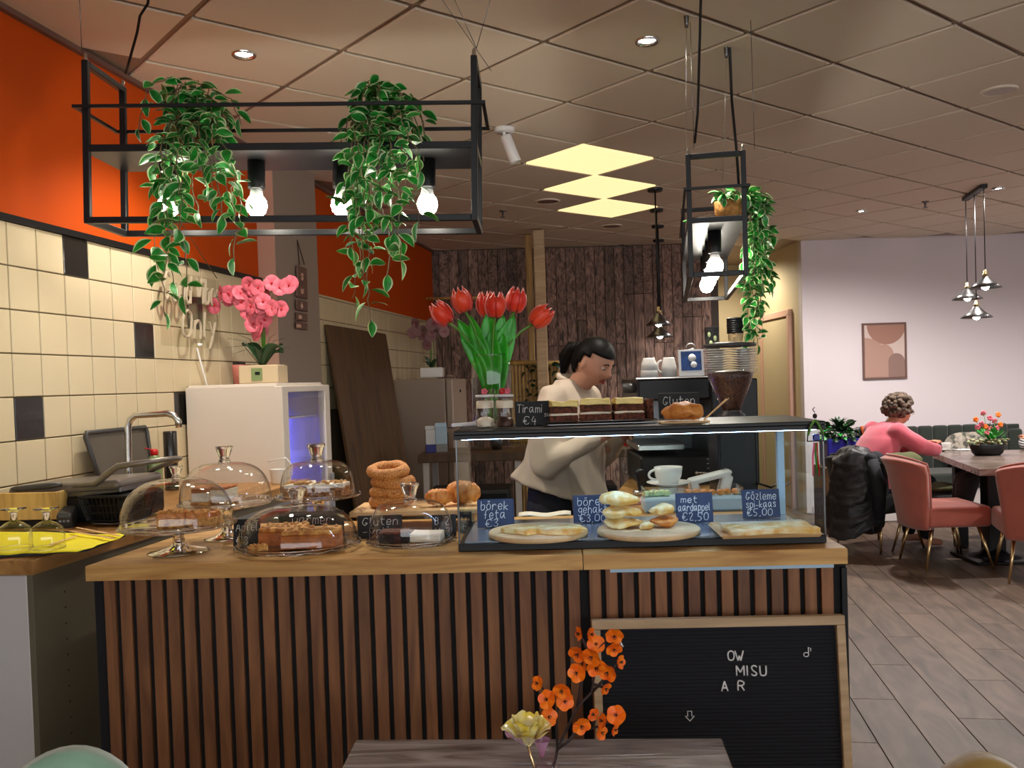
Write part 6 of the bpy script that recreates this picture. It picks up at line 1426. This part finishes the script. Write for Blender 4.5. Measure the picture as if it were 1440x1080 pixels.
# coat draped over the chair
cc_ = P(1203, 690, 7.20)
t = thing('draped_coat', 'black quilted winter coat hanging over a chair back', 'coat', (cc_.x, cc_.y, 0), R(20))
bm = NB()
def coatf(u, v, sc=1.0):
    a = u*2*PI; z = .85-.66*v-.05*math.sin(a*2+1)*v; pf_ = 1+.045*abs(math.sin(v*PI*9+.5*math.sin(a*3))); rx = (.125+.08*v)*sc*pf_*(1+.05*math.sin(a*5+v*4)); ry = (.145+.075*v)*sc*pf_*(1+.06*math.sin(a*4+v*6))
    top_ = math.sqrt(max(0, 1-(1-min(1, v*5))**2)) if v < .2 else 1
    return V((-.03*v+rx*math.cos(a)*top_+.012*noise.noise(V((a*2, v*9, 0))), ry*math.sin(a)*top_, z+(.02*noise.noise(V((a, v*4, 3)))))) 
grid(bm, 61, 70, coatf, thick=-.006)
for v in bm.verts: v.co += noise.noise_vector(v.co*9)*.022+noise.noise_vector(v.co*26)*.010
me = part('quilted_body', bm, 'coat', t)
bm = NB(); limb(bm, [(.02, -.16, .76), (.04, -.22, .55), (.05, -.20, .30)], [.055, .06, .045]); limb(bm, [(.16, -.05, .74), (.20, -.03, .5), (.18, -.02, .27)], [.07, .075, .06])
for v in bm.verts: v.co += noise.noise_vector(v.co*22)*.008
part('sleeve', bm, 'coat_plain', t)
bm = NB(); vs = ball(bm, (0, 0, 0), (.17, .12, .06), 0, 24, 14); rough_up(vs, .02, 9)
c = P(1268, 645, 7.05); solo('folded_jacket', bm, 'olive_cloth', 'olive jacket bundled on top of the rust pink chair back', 'jacket', (c.x, c.y+.02, c.z-.01), .3)
# seated person in pink
def seated(lbl, loc, rz, top_m, hair_fn, skin, k=1.0, legs='trousers', headpos=(.20, 0, 1.12), tilt=8, arms='crossed'):
    t = thing('person', lbl, 'person', loc, rz)
    Hm = Matrix.Translation(headpos) @ Euler((0, R(tilt), 0)).to_matrix().to_4x4()
    bm = NB(); head_geo(bm, Hm, .98); limb(bm, [(headpos[0]-.09, 0, .98), (headpos[0]-.03, 0, 1.05)], [.06, .056])
    loft(bm, [((-.08, 0, .45), .13, .17), ((-.06, 0, .60), .12, .165), ((-.01, 0, .78), .12, .165), ((.05, 0, .92), .10, .18), ((.09, 0, 1.0), .05, .09)])
    arm_pts = {1: ([(.06, .17, .95), (.20, .24, .84), (.34, .20, .802)], [(.34, .20, .802), (.40, .02, .812), (.40, -.09, .845)]), -1: ([(.06, -.17, .95), (.20, -.23, .84), (.36, -.21, .80)], [(.36, -.21, .80), (.45, -.08, .795), (.46, .06, .793)])}
    for s_ in (1, -1):
        a, b = arm_pts[s_]; limb(bm, a, [.050, .044, .038]); limb(bm, b, [.037, .032, .025])
        d = (V(b[2])-V(b[1])).normalized(); q = d.to_track_quat('X', 'Z').to_matrix().to_4x4(); hand(bm, Matrix.Translation(b[2]) @ q, .45, s_, .95)
        limb(bm, [(-.05, s_*.09, .53), (.36, s_*.11, .52)], [.085, .062]); limb(bm, [(.36, s_*.11, .52), (.34, s_*.11, .09)], [.058, .038]); limb(bm, [(.32, s_*.11, .05), (.45, s_*.12, .036)], [.035, .030])
    me = remesh(bm, .009, 4, .5); me.materials.append(M[skin]); link('body', me, t); face_parts(t, Hm, .98, 'hair_grey')
    bm = NB(); loft(bm, [((-.09, 0, .50), .185, .215), ((-.08, 0, .62), .175, .215), ((-.03, 0, .78), .165, .215), ((.03, 0, .90), .145, .215), ((.07, 0, .985), .10, .16), ((.10, 0, 1.03), .06, .075)])
    for s_ in (1, -1):
        a, b = arm_pts[s_]; limb(bm, a, [.078, .070, .056]); limb(bm, [b[0], V(b[0]).lerp(V(b[1]), .95)], [.056, .044])
    me = remesh(bm, .011, 6, .55)
    for v in me.vertices: v.co += noise.noise_vector(v.co*9)*.008
    me.materials.append(M[top_m]); link('sweater', me, t)
    bm = NB(); loft(bm, [((-.08, 0, .46), .15, .19), ((-.08, 0, .56), .15, .19)])
    for s_ in (1, -1): limb(bm, [(-.05, s_*.095, .53), (.36, s_*.115, .52)], [.095, .075]); limb(bm, [(.36, s_*.115, .52), (.34, s_*.115, .11)], [.072, .055])
    me = remesh(bm, .014, 4); me.materials.append(M[legs]); link('trousers', me, t)
    hair_fn(t, Hm); return t, Hm
def curls(t, Hm):
    bm = NB(); random.seed(3)
    for i in range(210):
        a = random.uniform(0, 2*PI); e = random.uniform(-.45, 1.5); d = V((math.cos(a)*math.cos(e), math.sin(a)*math.cos(e), math.sin(e)))
        if d.x > .55 and d.z < .42: continue
        p = V((d.x*.116-.014, d.y*.105, d.z*.120+.022)); r_ = random.uniform(.015, .026)
        ball(bm, Hm @ p, r_, 0, 8, 6)
    ball(bm, (0, 0, 0), 1, 0, 16, 12, M4=Hm @ Matrix.Translation((-.022, 0, .025)) @ Matrix.Diagonal(V((.095, .085, .105, 1))))
    part('curly_hair', bm, 'hair_grey', t)['kind'] = 'stuff'
    bm = NB()
    for s_ in (1, -1):
        tube(bm, [Hm @ V((.100, s_*.030+.020*math.cos(a), .006+.015*math.sin(a))) for a in [2*PI*i/16 for i in range(16)]], .0022, 5, closed=True); tube(bm, [Hm @ V((.098, s_*.050, .008)), Hm @ V((.01, s_*.080, .006))], .002, 5)
    part('glasses', bm, 'black', t)
wp = P(1236, 650, 7.42)
seated('person with grey brown curls and glasses in a pink sweater', (wp.x, wp.y, 0), R(14), 'pink_knit', curls, 'skin', headpos=(.195, 0, 1.105))
mS = mat('striped sweater', srgb(120, 118, 116), .85); tt_ = mS.node_tree; wv = tt_.nodes.new('ShaderNodeTexWave'); wv.bands_direction = 'Z'; wv.inputs['Scale'].default_value = 16; tc_ = tt_.nodes.new('ShaderNodeTexCoord'); rp = tt_.nodes.new('ShaderNodeValToRGB'); rp.color_ramp.interpolation = 'CONSTANT'
rp.color_ramp.elements[0].color = c4(srgb(70, 68, 70)); rp.color_ramp.elements[1].color = c4(srgb(200, 198, 196)); rp.color_ramp.elements[1].position = .55
tt_.links.new(tc_.outputs['Object'], wv.inputs['Vector']); tt_.links.new(wv.outputs['Fac'], rp.inputs['Fac']); tt_.links.new(rp.outputs['Color'], tt_.nodes['Principled BSDF'].inputs['Base Color']); M['stripe'] = mS
def plain_hair(t, Hm): part('hair', hair_cap(Hm, 1.02), 'hair_grey', t)
sp_ = P(1524, 650, 7.5)
seated('person in a grey striped sweater mostly beyond the right picture edge', (sp_.x, sp_.y, 0), R(190), 'stripe', plain_hair, 'skin', headpos=(.12, 0, 1.15))
# dark table
TZ = .75
NLc = PZ(1377, 660, TZ); FLc = PZ(1311, 636, TZ); dr = (P(1600, 636, 7.4)-FLc); NRc = NLc+V((1.5, -.03, 0)); FRc = FLc+V((1.75, .05, 0))
t = thing('dining_table', 'long grey brown cafe table with black pedestals', 'table', (0, 0, 0))
bm = NB(); prism(bm, [(NLc.x, NLc.y), (NRc.x, NRc.y), (FRc.x, FRc.y), (FLc.x, FLc.y)], TZ-.045, TZ); part('table_top', bm, 'table_wood', t)
for a, lb in ((P(1396, 700, 6.85), 0), (P(1620, 700, 6.9), 0)):
    bm = NB(); bx(bm, (a.x, a.y, .37), (.13, .13, .66), 0, .006); bx(bm, (a.x, a.y, .70), (.42, .42, .015), 0, .003); bx(bm, (a.x, a.y, .012), (.46, .46, .022), 0, .006); lathe(bm, [(.20, .02), (.10, .05), (.06, .10)], 24, M4=Matrix.Translation((a.x, a.y, 0))); part('pedestal', bm, 'black_metal', t)
a = P(1350, 690, 7.35); bm = NB(); bx(bm, (a.x, a.y, .352), (.10, .06, .70), 0, .004); part('leg', bm, 'black_metal', t)
# bench on the back wall
s0b = on_back(1206, 600, .12)[0]; s1b = on_back(1437, 600, .12)[0]; zb_ = on_back(1320, 598, .12)[1]
t = thing('banquette', 'dark green velvet banquette with vertical channels along the white wall', 'bench', (0, 0, 0)); t.matrix_world = MB_ @ Matrix.Translation((0, 0, 0))
n = 11; wch = (s1b-s0b)/n
bm = NB(); bx(bm, ((s0b+s1b)/2, -.05, (zb_-.01)/2), (s1b-s0b, .07, zb_-.02), 0, .01); part('back_board', bm, 'green_velvet', t)
for i in range(n):
    bm = NB(); top = zb_-(.06 if i in (n-1,) else 0); bx(bm, (s0b+(i+.5)*wch, -.115, .42+(top-.42)/2), (wch-.004, .07, top-.42), 0, .028, 3, smooth=True); part('channel', bm, 'green_velvet', t)
bm = NB(); bx(bm, ((s0b+s1b)/2, -.40, .37), (s1b-s0b, .56, .15), 0, .03, 3); part('seat', bm, 'green_velvet', t)
bm = NB(); bx(bm, ((s0b+s1b)/2, -.40, .15), (s1b-s0b-.04, .50, .295), 0, .004); part('base', bm, 'cab_white', t)
c = on_back(1366, 618, .30); bm = NB(); vs = ball(bm, (0, 0, 0), (.24, .075, .17), 0, 26, 16)
for v in vs: v.co.x *= 1+.25*abs(v.co.z/.17); v.co.z *= 1+.25*abs(v.co.x/.24)*.6
solo('cushion', bm, mat('floral cushion', srgb(196, 186, 170), .85, col2=srgb(84, 88, 76), vscale=26), 'pale floral cushion leaning on the green banquette', 'cushion', (MB_ @ V((c[0], -.24, .63))).to_tuple(), BA)
# orange cloth over the bench end
c = on_back(1222, 600, .2)
bm = NB(); grid(bm, 16, 14, lambda u, v: MB_ @ V((s0b+.0+.26*u+.02*math.sin(v*7), -.175-.02*math.sin(u*22+v*3)-.05*v, zb_+.02-.48*v)), thick=.006); solo('orange_blanket', bm, 'orange_cloth', 'orange cloth draped over the banquette end behind the pink sweater', 'blanket')
# things on the dark table
c = PZ(1333, 634, TZ)
bm = NB(); lathe(bm, [(0, .001), (.03, .001), (.075, .010), (.074, .012), (.03, .004), (0, .004)], 30); solo('saucer', bm, 'china', 'white saucer before the person in pink', 'saucer', (c.x, c.y+.03, TZ+.0008))
t = thing('coffee_cup', 'white coffee cup on the saucer before the person in pink', 'cup', (c.x, c.y+.03, TZ+.006)); bm = NB(); lathe(bm, [(0, 0), (.022, 0), (.032, .02), (.040, .062), (.037, .062), (.028, .02), (0, .006)], 28); part('body', bm, 'china', t)
bm = NB(); tube(bm, [(.036+.018*math.sin(a), 0, .035+.016*math.cos(a)) for a in [PI*i/8 for i in range(9)]], .004, 6); part('handle', bm, 'china', t)
c = P(1340, 622, 7.45); bm = NB(); lathe(bm, [(0, .004), (.028, .003), (.030, 0), (.034, .11)], 24); solo('water_glass', bm, 'glass', 'clear water glass behind the coffee cup', 'glass', (c.x+.02, c.y-.02, TZ+.0008))
c = PZ(1352, 634, TZ); bm = NB(); bx(bm, (0, 0, .004), (.14, .10, .006), 0, .002); solo('menu_card', bm, 'white', 'white card lying beside the saucer', 'card', (c.x+.03, c.y+.06, TZ+.0008), .3)
c = PZ(1394, 641, TZ); t = thing('plant_bowl', 'black oval bowl planted with succulents and pink flowers on the table', 'plant', (c.x, c.y+.06, TZ+.0008)); kx = 1.5
bm = NB(); lathe(bm, [(0, .001), (.085, .001), (.105, .02), (.125, .085), (.120, .09), (.10, .05), (0, .05)], 36); 
for v in bm.verts: v.co.x *= 1.12; v.co.y *= .75
part('bowl', bm, 'black', t); random.seed(8)
bm = NB()
for i in range(110):
    a = random.uniform(0, 2*PI); r_ = random.uniform(0, .125); ball(bm, (r_*math.cos(a)*1.25, r_*math.sin(a)*.7, .095+random.uniform(-.01, .03)), (.014, .012, .009), i % 3, 6, 5)
part('succulents', bm, [mat('grey green succulent', srgb(120, 128, 96), .6), 'stem', 'leaf_rim'], t)['kind'] = 'stuff'
bm = NB()
for i in range(60):
    a = random.uniform(0, 2*PI); d = V((math.cos(a), math.sin(a), random.uniform(.2, 1.4))).normalized(); b = V((.035, 0, .10)); Mq = Matrix.Translation(b+d*random.uniform(.02, .13)) @ d.to_track_quat('X', 'Z').to_matrix().to_4x4(); grid(bm, 4, 3, lambda u, v: Mq @ V((u*.045, (v-.5)*.026*math.sin(PI*min(1, .1+u)), 0)))
part('leaves', bm, 'leaf', t)['kind'] = 'stuff'
fl_ = [(1372, 590), (1383, 581), (1375, 601), (1386, 600), (1392, 588), (1399, 592), (1404, 583), (1393, 603), (1402, 602), (1407, 597), (1388, 609), (1380, 596)]
for i, (fx, fy) in enumerate(fl_):
    q = P(fx, fy, proj(V(t.location))[2])-V(t.location); bm = NB(); tube(bm, [(.03, 0, .10), (q.x*.7+.01, q.y*.7, q.z*.7), q], .002, 4); part('stem', bm, 'green_stem', t)
    bm = NB()
    for a in range(5): ball(bm, q+V((.012*math.cos(a*1.257), random.uniform(-.008, .008), .012*math.sin(a*1.257))), (.011, .007, .011), 0, 8, 6)
    part('flower', bm, 'pink_petal' if i % 3 else 'orange_petal', t)
# blue planter on a crate
c = P(1182, 655, 8.25)
t = thing('planter', 'square cobalt blue planter with leafy green plants beside the banquette', 'plant', (c.x, c.y, .60)); hh = P(1182, 616, 8.25).z-.60
bm = NB(); prism(bm, [(-.15, -.13), (.15, -.13), (.15, .13), (-.15, .13)], 0, hh); bmesh.ops.bevel(bm, geom=bm.edges[:], offset=.008, segments=2, affect='EDGES'); part('pot', bm, 'blue_pot', t)
random.seed(12); LV3 = leaf_mesh(.06, .022, .3, .4, 9, False); LV3.materials.append(M['dark_leaf']); LV4 = leaf_mesh(.06, .022, .3, .4, 9, False); LV4.materials.append(M['leaf'])
for i in range(280):
    a = random.uniform(0, 2*PI); e = random.uniform(-.1, 1.5); d = V((math.cos(a)*math.cos(e), math.sin(a)*math.cos(e), math.sin(e))); f_ = random.uniform(.35, 1)
    p = V((d.x*.17*f_, d.y*.13*f_, hh+d.z*.15*f_)); link('leaf', LV3 if i % 9 else LV4, t, M4=Matrix.Translation(p) @ (d+V((0, 0, -.3))).to_track_quat('X', 'Z').to_matrix().to_4x4() @ Matrix.Rotation(random.uniform(-1, 1), 4, 'X'))
bm = NB(); bx(bm, (0, 0, .30), (.36, .32, .598), 0, .006); solo('wooden_stand', bm, 'brown_board', 'brown wooden stand beneath the cobalt planter', 'stand', (c.x-.02, c.y, 0))
# framed picture on the white wall
sa_, za_ = on_back(1213, 534, .0); sb_, zb2 = on_back(1273, 453, .0)
t = thing('framed_picture', 'framed print of brown arches and half circles on the white wall', 'picture', (0, 0, 0)); t.matrix_world = MB_ @ Matrix.Translation(((sa_+sb_)/2, -.012, (za_+zb2)/2))
wq, hq = sb_-sa_, zb2-za_
for c_, s_ in (((0, 0, hq/2-.01), (wq, .022, .02)), ((0, 0, -hq/2+.01), (wq, .022, .02)), ((wq/2-.01, 0, 0), (.02, .022, hq-.04)), ((-wq/2+.01, 0, 0), (.02, .022, hq-.04))):
    bm = NB(); bx(bm, c_, s_, 0, .002); part('frame_bar', bm, 'frame_brown', t)
bm = NB(); bx(bm, (0, 0, 0), (wq-.04, .01, hq-.04)); pr = part('print', bm, mat('print ground', srgb(206, 186, 176), .6), t)
def shape(pts, y, m_): bm = NB(); prism(bm, pts, -.0005, .0005, M4=Matrix.Translation((0, y, 0)) @ Matrix.Rotation(PI/2, 4, 'X')); part('printed_shape', bm, m_, pr)
w2, h2 = wq/2-.022, hq/2-.022
br1 = mat('print brown', srgb(158, 116, 100), .6); br2 = mat('print rose', srgb(176, 140, 124), .6); br3 = mat('print taupe', srgb(142, 112, 102), .6)
shape([(.10*0+.02+.20*math.cos(a), h2+.20*math.sin(a)*1.0) for a in [-PI*i/20 for i in range(21)]][::-1], -.0058, br1)
shape([(-w2, h2*.52)]+[(-w2+.27*math.sin(a), h2*.52-.32*(1-math.cos(a))) for a in [PI/2*i/12 for i in range(1, 13)]]+[(-w2+.27, -h2), (-w2, -h2)], -.0064, br2)
shape([(-w2+.10, -h2), (-w2+.10, -h2*.2)]+[(-w2+.20-.10*math.cos(a), -h2*.2+.12*math.sin(a)) for a in [PI*i/14 for i in range(1, 14)]]+[(-w2+.30, -h2*.2), (-w2+.30, -h2)], -.0070, br2)
shape([(w2-.17, -h2)]+[(w2-.085-.085*math.cos(a), -h2*.42+.085*math.sin(a)) for a in [PI*i/14 for i in range(15)]]+[(w2, -h2)], -.0076, br3)

# ------------------------------------------------------------ letter board leaning on the counter
a = P(832, 872, 2.13); b = P(1185, 868, 2.13); wL = b.x-a.x; zt3 = (a.z+b.z)/2; lean = .10
t = thing('letter_board', 'black felt letter board in a birch frame leaning on the counter', 'letter board', ((a.x+b.x)/2, -.165, .001), 0)
hL = math.hypot(zt3, .09); Rm = Matrix.Rotation(-lean, 4, 'X')
for nm, c_, s_ in (('frame_bar', (0, 0, hL-.011), (wL, .026, .022)), ('frame_bar', (0, 0, .011), (wL, .026, .022)), ('frame_bar', (wL/2-.010, 0, hL/2), (.020, .026, hL-.044)), ('frame_bar', (-wL/2+.010, 0, hL/2), (.020, .026, hL-.044))):
    bm = NB(); bx(bm, c_, s_, 0, .0015, M4=Rm); part(nm, bm, 'birch', t)
bm = NB(); bx(bm, (0, .006, hL/2), (wL-.038, .006, hL-.04), M4=Rm); part('felt_panel', bm, mat('navy black felt', (.008, .009, .018), .95), t)
bm = NB(); z = .026
while z < hL-.026: bx(bm, (0, .001, z), (wL-.041, .005, .0052), M4=Rm); z += .0086
part('felt_rib', bm, 'felt', t)['kind'] = 'stuff'
LMi = (Matrix.Translation(t.location) @ Rm)
def lpos(px, py):
    n_ = (LMi.to_3x3() @ V((0, -1, 0))); o_ = LMi @ V((0, -.003, 0)); r_ = ray(px, py); q_ = (o_-CPOS).dot(n_)/r_.dot(n_); return LMi.inverted() @ (CPOS+r_*q_)
def letter(ch, x0, x1, y0, y1):
    A = lpos(x0, y1); B_ = lpos(x1, y0); h_ = B_.z-A.z; st_, wd_ = strokes(ch, h_, 0, 0); xs = [p[0] for s in st_ for p in s]; w0 = max(xs)-min(xs); bm = NB()
    for pl in st_:
        ps = [(A.x+(p[0]-min(xs))*((B_.x-A.x)/w0 if w0 > 1e-4 else 1), A.y, A.z+p[1]) for p in (smooth_pl(pl) if ch in 'OUSR' else pl)]
        for a_, b_ in zip(ps, ps[1:]): tube(bm, [a_, b_], .0019, 6)
    part('letter', bm, 'white', t, M4=Rm.copy())
for ch, x0, x1, y0, y1 in (('O', 1024, 1032, 915, 929), ('W', 1034, 1045, 915, 929), ('M', 1036, 1046, 936, 950), ('I', 1051, 1052, 936, 950), ('S', 1057, 1064, 936, 950), ('U', 1069, 1077, 936, 950), ('A', 1015, 1023, 958, 972), ('R', 1038, 1046, 957, 971), ('A', 868, 876, 901, 910)):
    letter(ch, x0, x1, y0, y1)
A = lpos(970, 1007); bm = NB(); k_ = .0016
tube(bm, [(A.x+x*k_, A.y, A.z+z*k_) for x, z in ((-3, 7), (3, 7), (3, 0), (6.5, 0), (0, -7), (-6.5, 0), (-3, 0))], .0013, 6, closed=True); part('arrow_symbol', bm, 'white', t, M4=Rm.copy())
A = lpos(1135, 917); bm = NB(); tube(bm, [(A.x+(-1.5+3.6*math.cos(a_))*k_, A.y, A.z+(-3.5+3*math.sin(a_))*k_) for a_ in [2*PI*i/14 for i in range(14)]], .0013, 6, closed=True); tube(bm, [(A.x+x*k_, A.y, A.z+z*k_) for x, z in ((2, -3), (2, 7), (5.5, 5), (5, 1))], .0013, 6); part('note_symbol', bm, 'white', t, M4=Rm.copy())

# ------------------------------------------------------------ foreground table, flowers, chairs
TL = PZ(500, 1040, .75); TR = PZ(1015, 1038, .75)
t = thing('cafe_table', 'grey brown wooden cafe table in front of the counter', 'table', (0, 0, 0))
bm = NB(); prism(bm, [(TL.x+.012, TL.y-.62), (TR.x-.02, TR.y-.62), (TR.x, TR.y), (TL.x, TL.y)], .722, .75)
bmesh.ops.bevel(bm, geom=bm.edges[:], offset=.002, segments=1, affect='EDGES'); part('table_top', bm, 'table_wood', t)
cx = (TL.x+TR.x)/2; cy = TL.y-.31
bm = NB(); bx(bm, (cx, cy, .37), (.07, .07, .70), 0, .004); bx(bm, (cx, cy, .712), (.35, .35, .012)); bx(bm, (cx, cy, .010), (.42, .42, .018), 0, .005); part('pedestal', bm, 'black_metal', t)
D0 = 1.62
vp = P(771, 1118, 1.56); vp.z = .7508
t = thing('flower_vase', 'small iridescent glass vase holding the orange blossom twig', 'vase', vp)
bm = NB(); lathe(bm, [(0, .001), (.022, .001), (.027, .010), (.024, .03), (.013, .05), (.016, .062)], 28, wob=lambda i, z: 1+.04*math.cos(i*PI/2)); part('body', bm, thin_glass('pink glass', (.98, .86, .92), 1.0, .08), t)
t = thing('orange_blossom_twig', 'dark twig with many orange blossoms on the front table', 'flower', vp)
def Q(x, y, d=D0): return P(x, y, d)-V(vp)
bm = NB()
for pl in ([(771, 1110), (784, 1053), (812, 994), (832, 974), (836, 950), (830, 925), (848, 905), (864, 893)], [(784, 1053), (800, 1042), (815, 1022), (817, 1018)], [(812, 994), (818, 960), (812, 946)], [(784, 1053), (782, 1010), (787, 985), (795, 972)], [(782, 1010), (772, 1000), (770, 984), (762, 965)], [(832, 974), (845, 960), (855, 947), (872, 931)], [(834, 962), (851, 967)], [(815, 1022), (832, 1024), (847, 1020), (860, 1012), (867, 1008)], [(847, 1020), (846, 1030)], [(832, 1024), (838, 1008)], [(830, 925), (822, 905), (815, 892)], [(830, 925), (813, 919)]):
    tube(bm, [Q(x, y) for x, y in pl], [max(.0010, .0030-.0003*i) for i in range(len(pl))], 6)
part('twig', bm, 'twig', t); random.seed(21)
bl = [(815, 891, 9), (838, 906, 12), (864, 893, 12), (863, 912, 11), (830, 892, 9), (813, 919, 13), (833, 923, 13), (812, 946, 12.5), (855, 945, 13), (838, 938, 13), (824, 934, 8), (872, 931, 9), (851, 968, 9), (757, 961, 10), (790, 970, 12), (770, 984, 12.5), (794, 986, 12), (780, 976, 9), (771, 1008, 12), (817, 1020, 12.5), (867, 1006, 13), (848, 1014, 10), (845, 1030, 10), (864, 1026, 8), (836, 1006, 9)]
for i, (x, y, r_) in enumerate(bl):
    rr = r_*1.12*D0/1280; c_ = Q(x, y, D0-.012+random.uniform(-.015, .015)); A = Euler((random.uniform(-.5, .5), 0, random.uniform(-.6, .6))).to_matrix().to_4x4()
    if r_ < 10.5: A = Euler((random.uniform(-.9, .9), 0, random.choice((-1, 1))*random.uniform(.8, 1.2))).to_matrix().to_4x4()
    bm = NB(); off = random.uniform(0, 1.2)
    for a in range(5):
        a_ = off+a*2*PI/5
        def pf(u, v, a_=a_, rr=rr):
            ww = rr*.66*math.sin(PI*min(1, .10+u*.66))**.8; x_ = (v-.5)*2*ww; z_ = u*rr*.98*(1-.22*(abs(v-.5)*2)**2.5); y_ = -.30*z_*u+.12*rr*(abs(v-.5)*2)**2
            return V((x_*math.cos(a_)+z_*math.sin(a_), y_, -x_*math.sin(a_)+z_*math.cos(a_)))
        grid(bm, 6, 5, pf)
    for a in range(6): tube(bm, [(0, 0, 0), (rr*.22*math.cos(a), -rr*.45, rr*.22*math.sin(a))], .0006, 4, mi=1)
    bmesh.ops.transform(bm, matrix=Matrix.Translation(c_) @ A, verts=bm.verts); part('blossom', bm, ['orange_petal', 'twig'], t)
t = thing('glass_rose', 'glittering yellow and pink foil rose beside the orange blossoms', 'flower', vp)
yg = mat('yellow iridescent foil', srgb(248, 228, 84), .25, 0, spec=.9, coat=1, col2=srgb(240, 234, 180), vscale=60); yg.node_tree.nodes['Principled BSDF'].inputs['Transmission Weight'].default_value = .12
pg = mat('pink iridescent foil', srgb(220, 160, 200), .2, 0, coat=1); pg.node_tree.nodes['Principled BSDF'].inputs['Transmission Weight'].default_value = .4
bc = Q(742, 1046, 1.56); kk = 1.56/1280
for i in range(13):
    a0 = i*2.4; lay = i/13
    def pf(u, v, a0=a0, lay=lay):
        a = a0+(v-.5)*1.5; r_ = (.006+(.035+.006*math.sin(a0*3))*u**.8*(.45+.75*lay)); z_ = .040*math.sin(min(1.4, u*1.5))*(1.25-lay*.75)+.003*math.sin(v*9)
        return bc+V((r_*math.cos(a), r_*math.sin(a), z_))
    bm = NB(); grid(bm, 7, 7, pf); part('petal', bm, yg if i < 11 else pg, t)
bm = NB(); tube(bm, [bc, Q(750, 1075, 1.56), Q(760, 1105, 1.56)], .0026, 6); part('stem', bm, 'gold', t)
for i in range(5):
    bm = NB(); c_ = Q(762, 1052, 1.58); a0 = i*1.257
    grid(bm, 6, 5, lambda u, v, a0=a0, c_=c_: c_+V(((.003+.012*u)*math.cos(a0+(v-.5)*1.4), (.003+.012*u)*math.sin(a0+(v-.5)*1.4), -.015+.03*u))); part('petal', bm, pg, t)
def tub_chair(px, py, d, lbl, mt, rz, a_=.19, b_=.45):
    c_ = P(px, py, d); zc = c_.z-b_-.004; t = thing('tub_chair', lbl, 'chair', (c_.x, c_.y, 0), rz, 'round backed velvet chairs')
    def bf(u, v):
        an = PI*u; x = -a_*math.cos(an)*(v**.5); z = zc+b_*math.sin(an)*v if False else zc+(b_*math.sin(an))*v
        return V((x, -.10*(abs(x)/a_)**2, z))
    bm = NB(); grid(bm, 33, 10, lambda u, v: V((-a_*math.cos(PI*u)*v, -.10*(math.cos(PI*u)*v)**2, zc+b_*math.sin(PI*u)*v)), thick=.045); part('backrest', bm, mt, t)
    bm = NB(); bx(bm, (0, -.24, .42), (.46, .44, .10), 0, .04, 3, smooth=True); part('seat', bm, mt, t)
    for sx in (1, -1):
        for sy in (-.08, -.40): bm = NB(); tube(bm, [(sx*.16, sy, .38), (sx*.20, sy+(.03 if sy > -.2 else -.02), 0)], [.014, .009], 10); part('leg', bm, 'gold', t)
    return t
tub_chair(103, 1044, 1.50, 'mint green velvet chair back at the bottom left corner', 'mint_velvet', .15, .21, .36)
tub_chair(1376, 1052, 1.42, 'mustard velvet chair back at the bottom right corner', 'mustard_velvet', -.1, .17, .36)
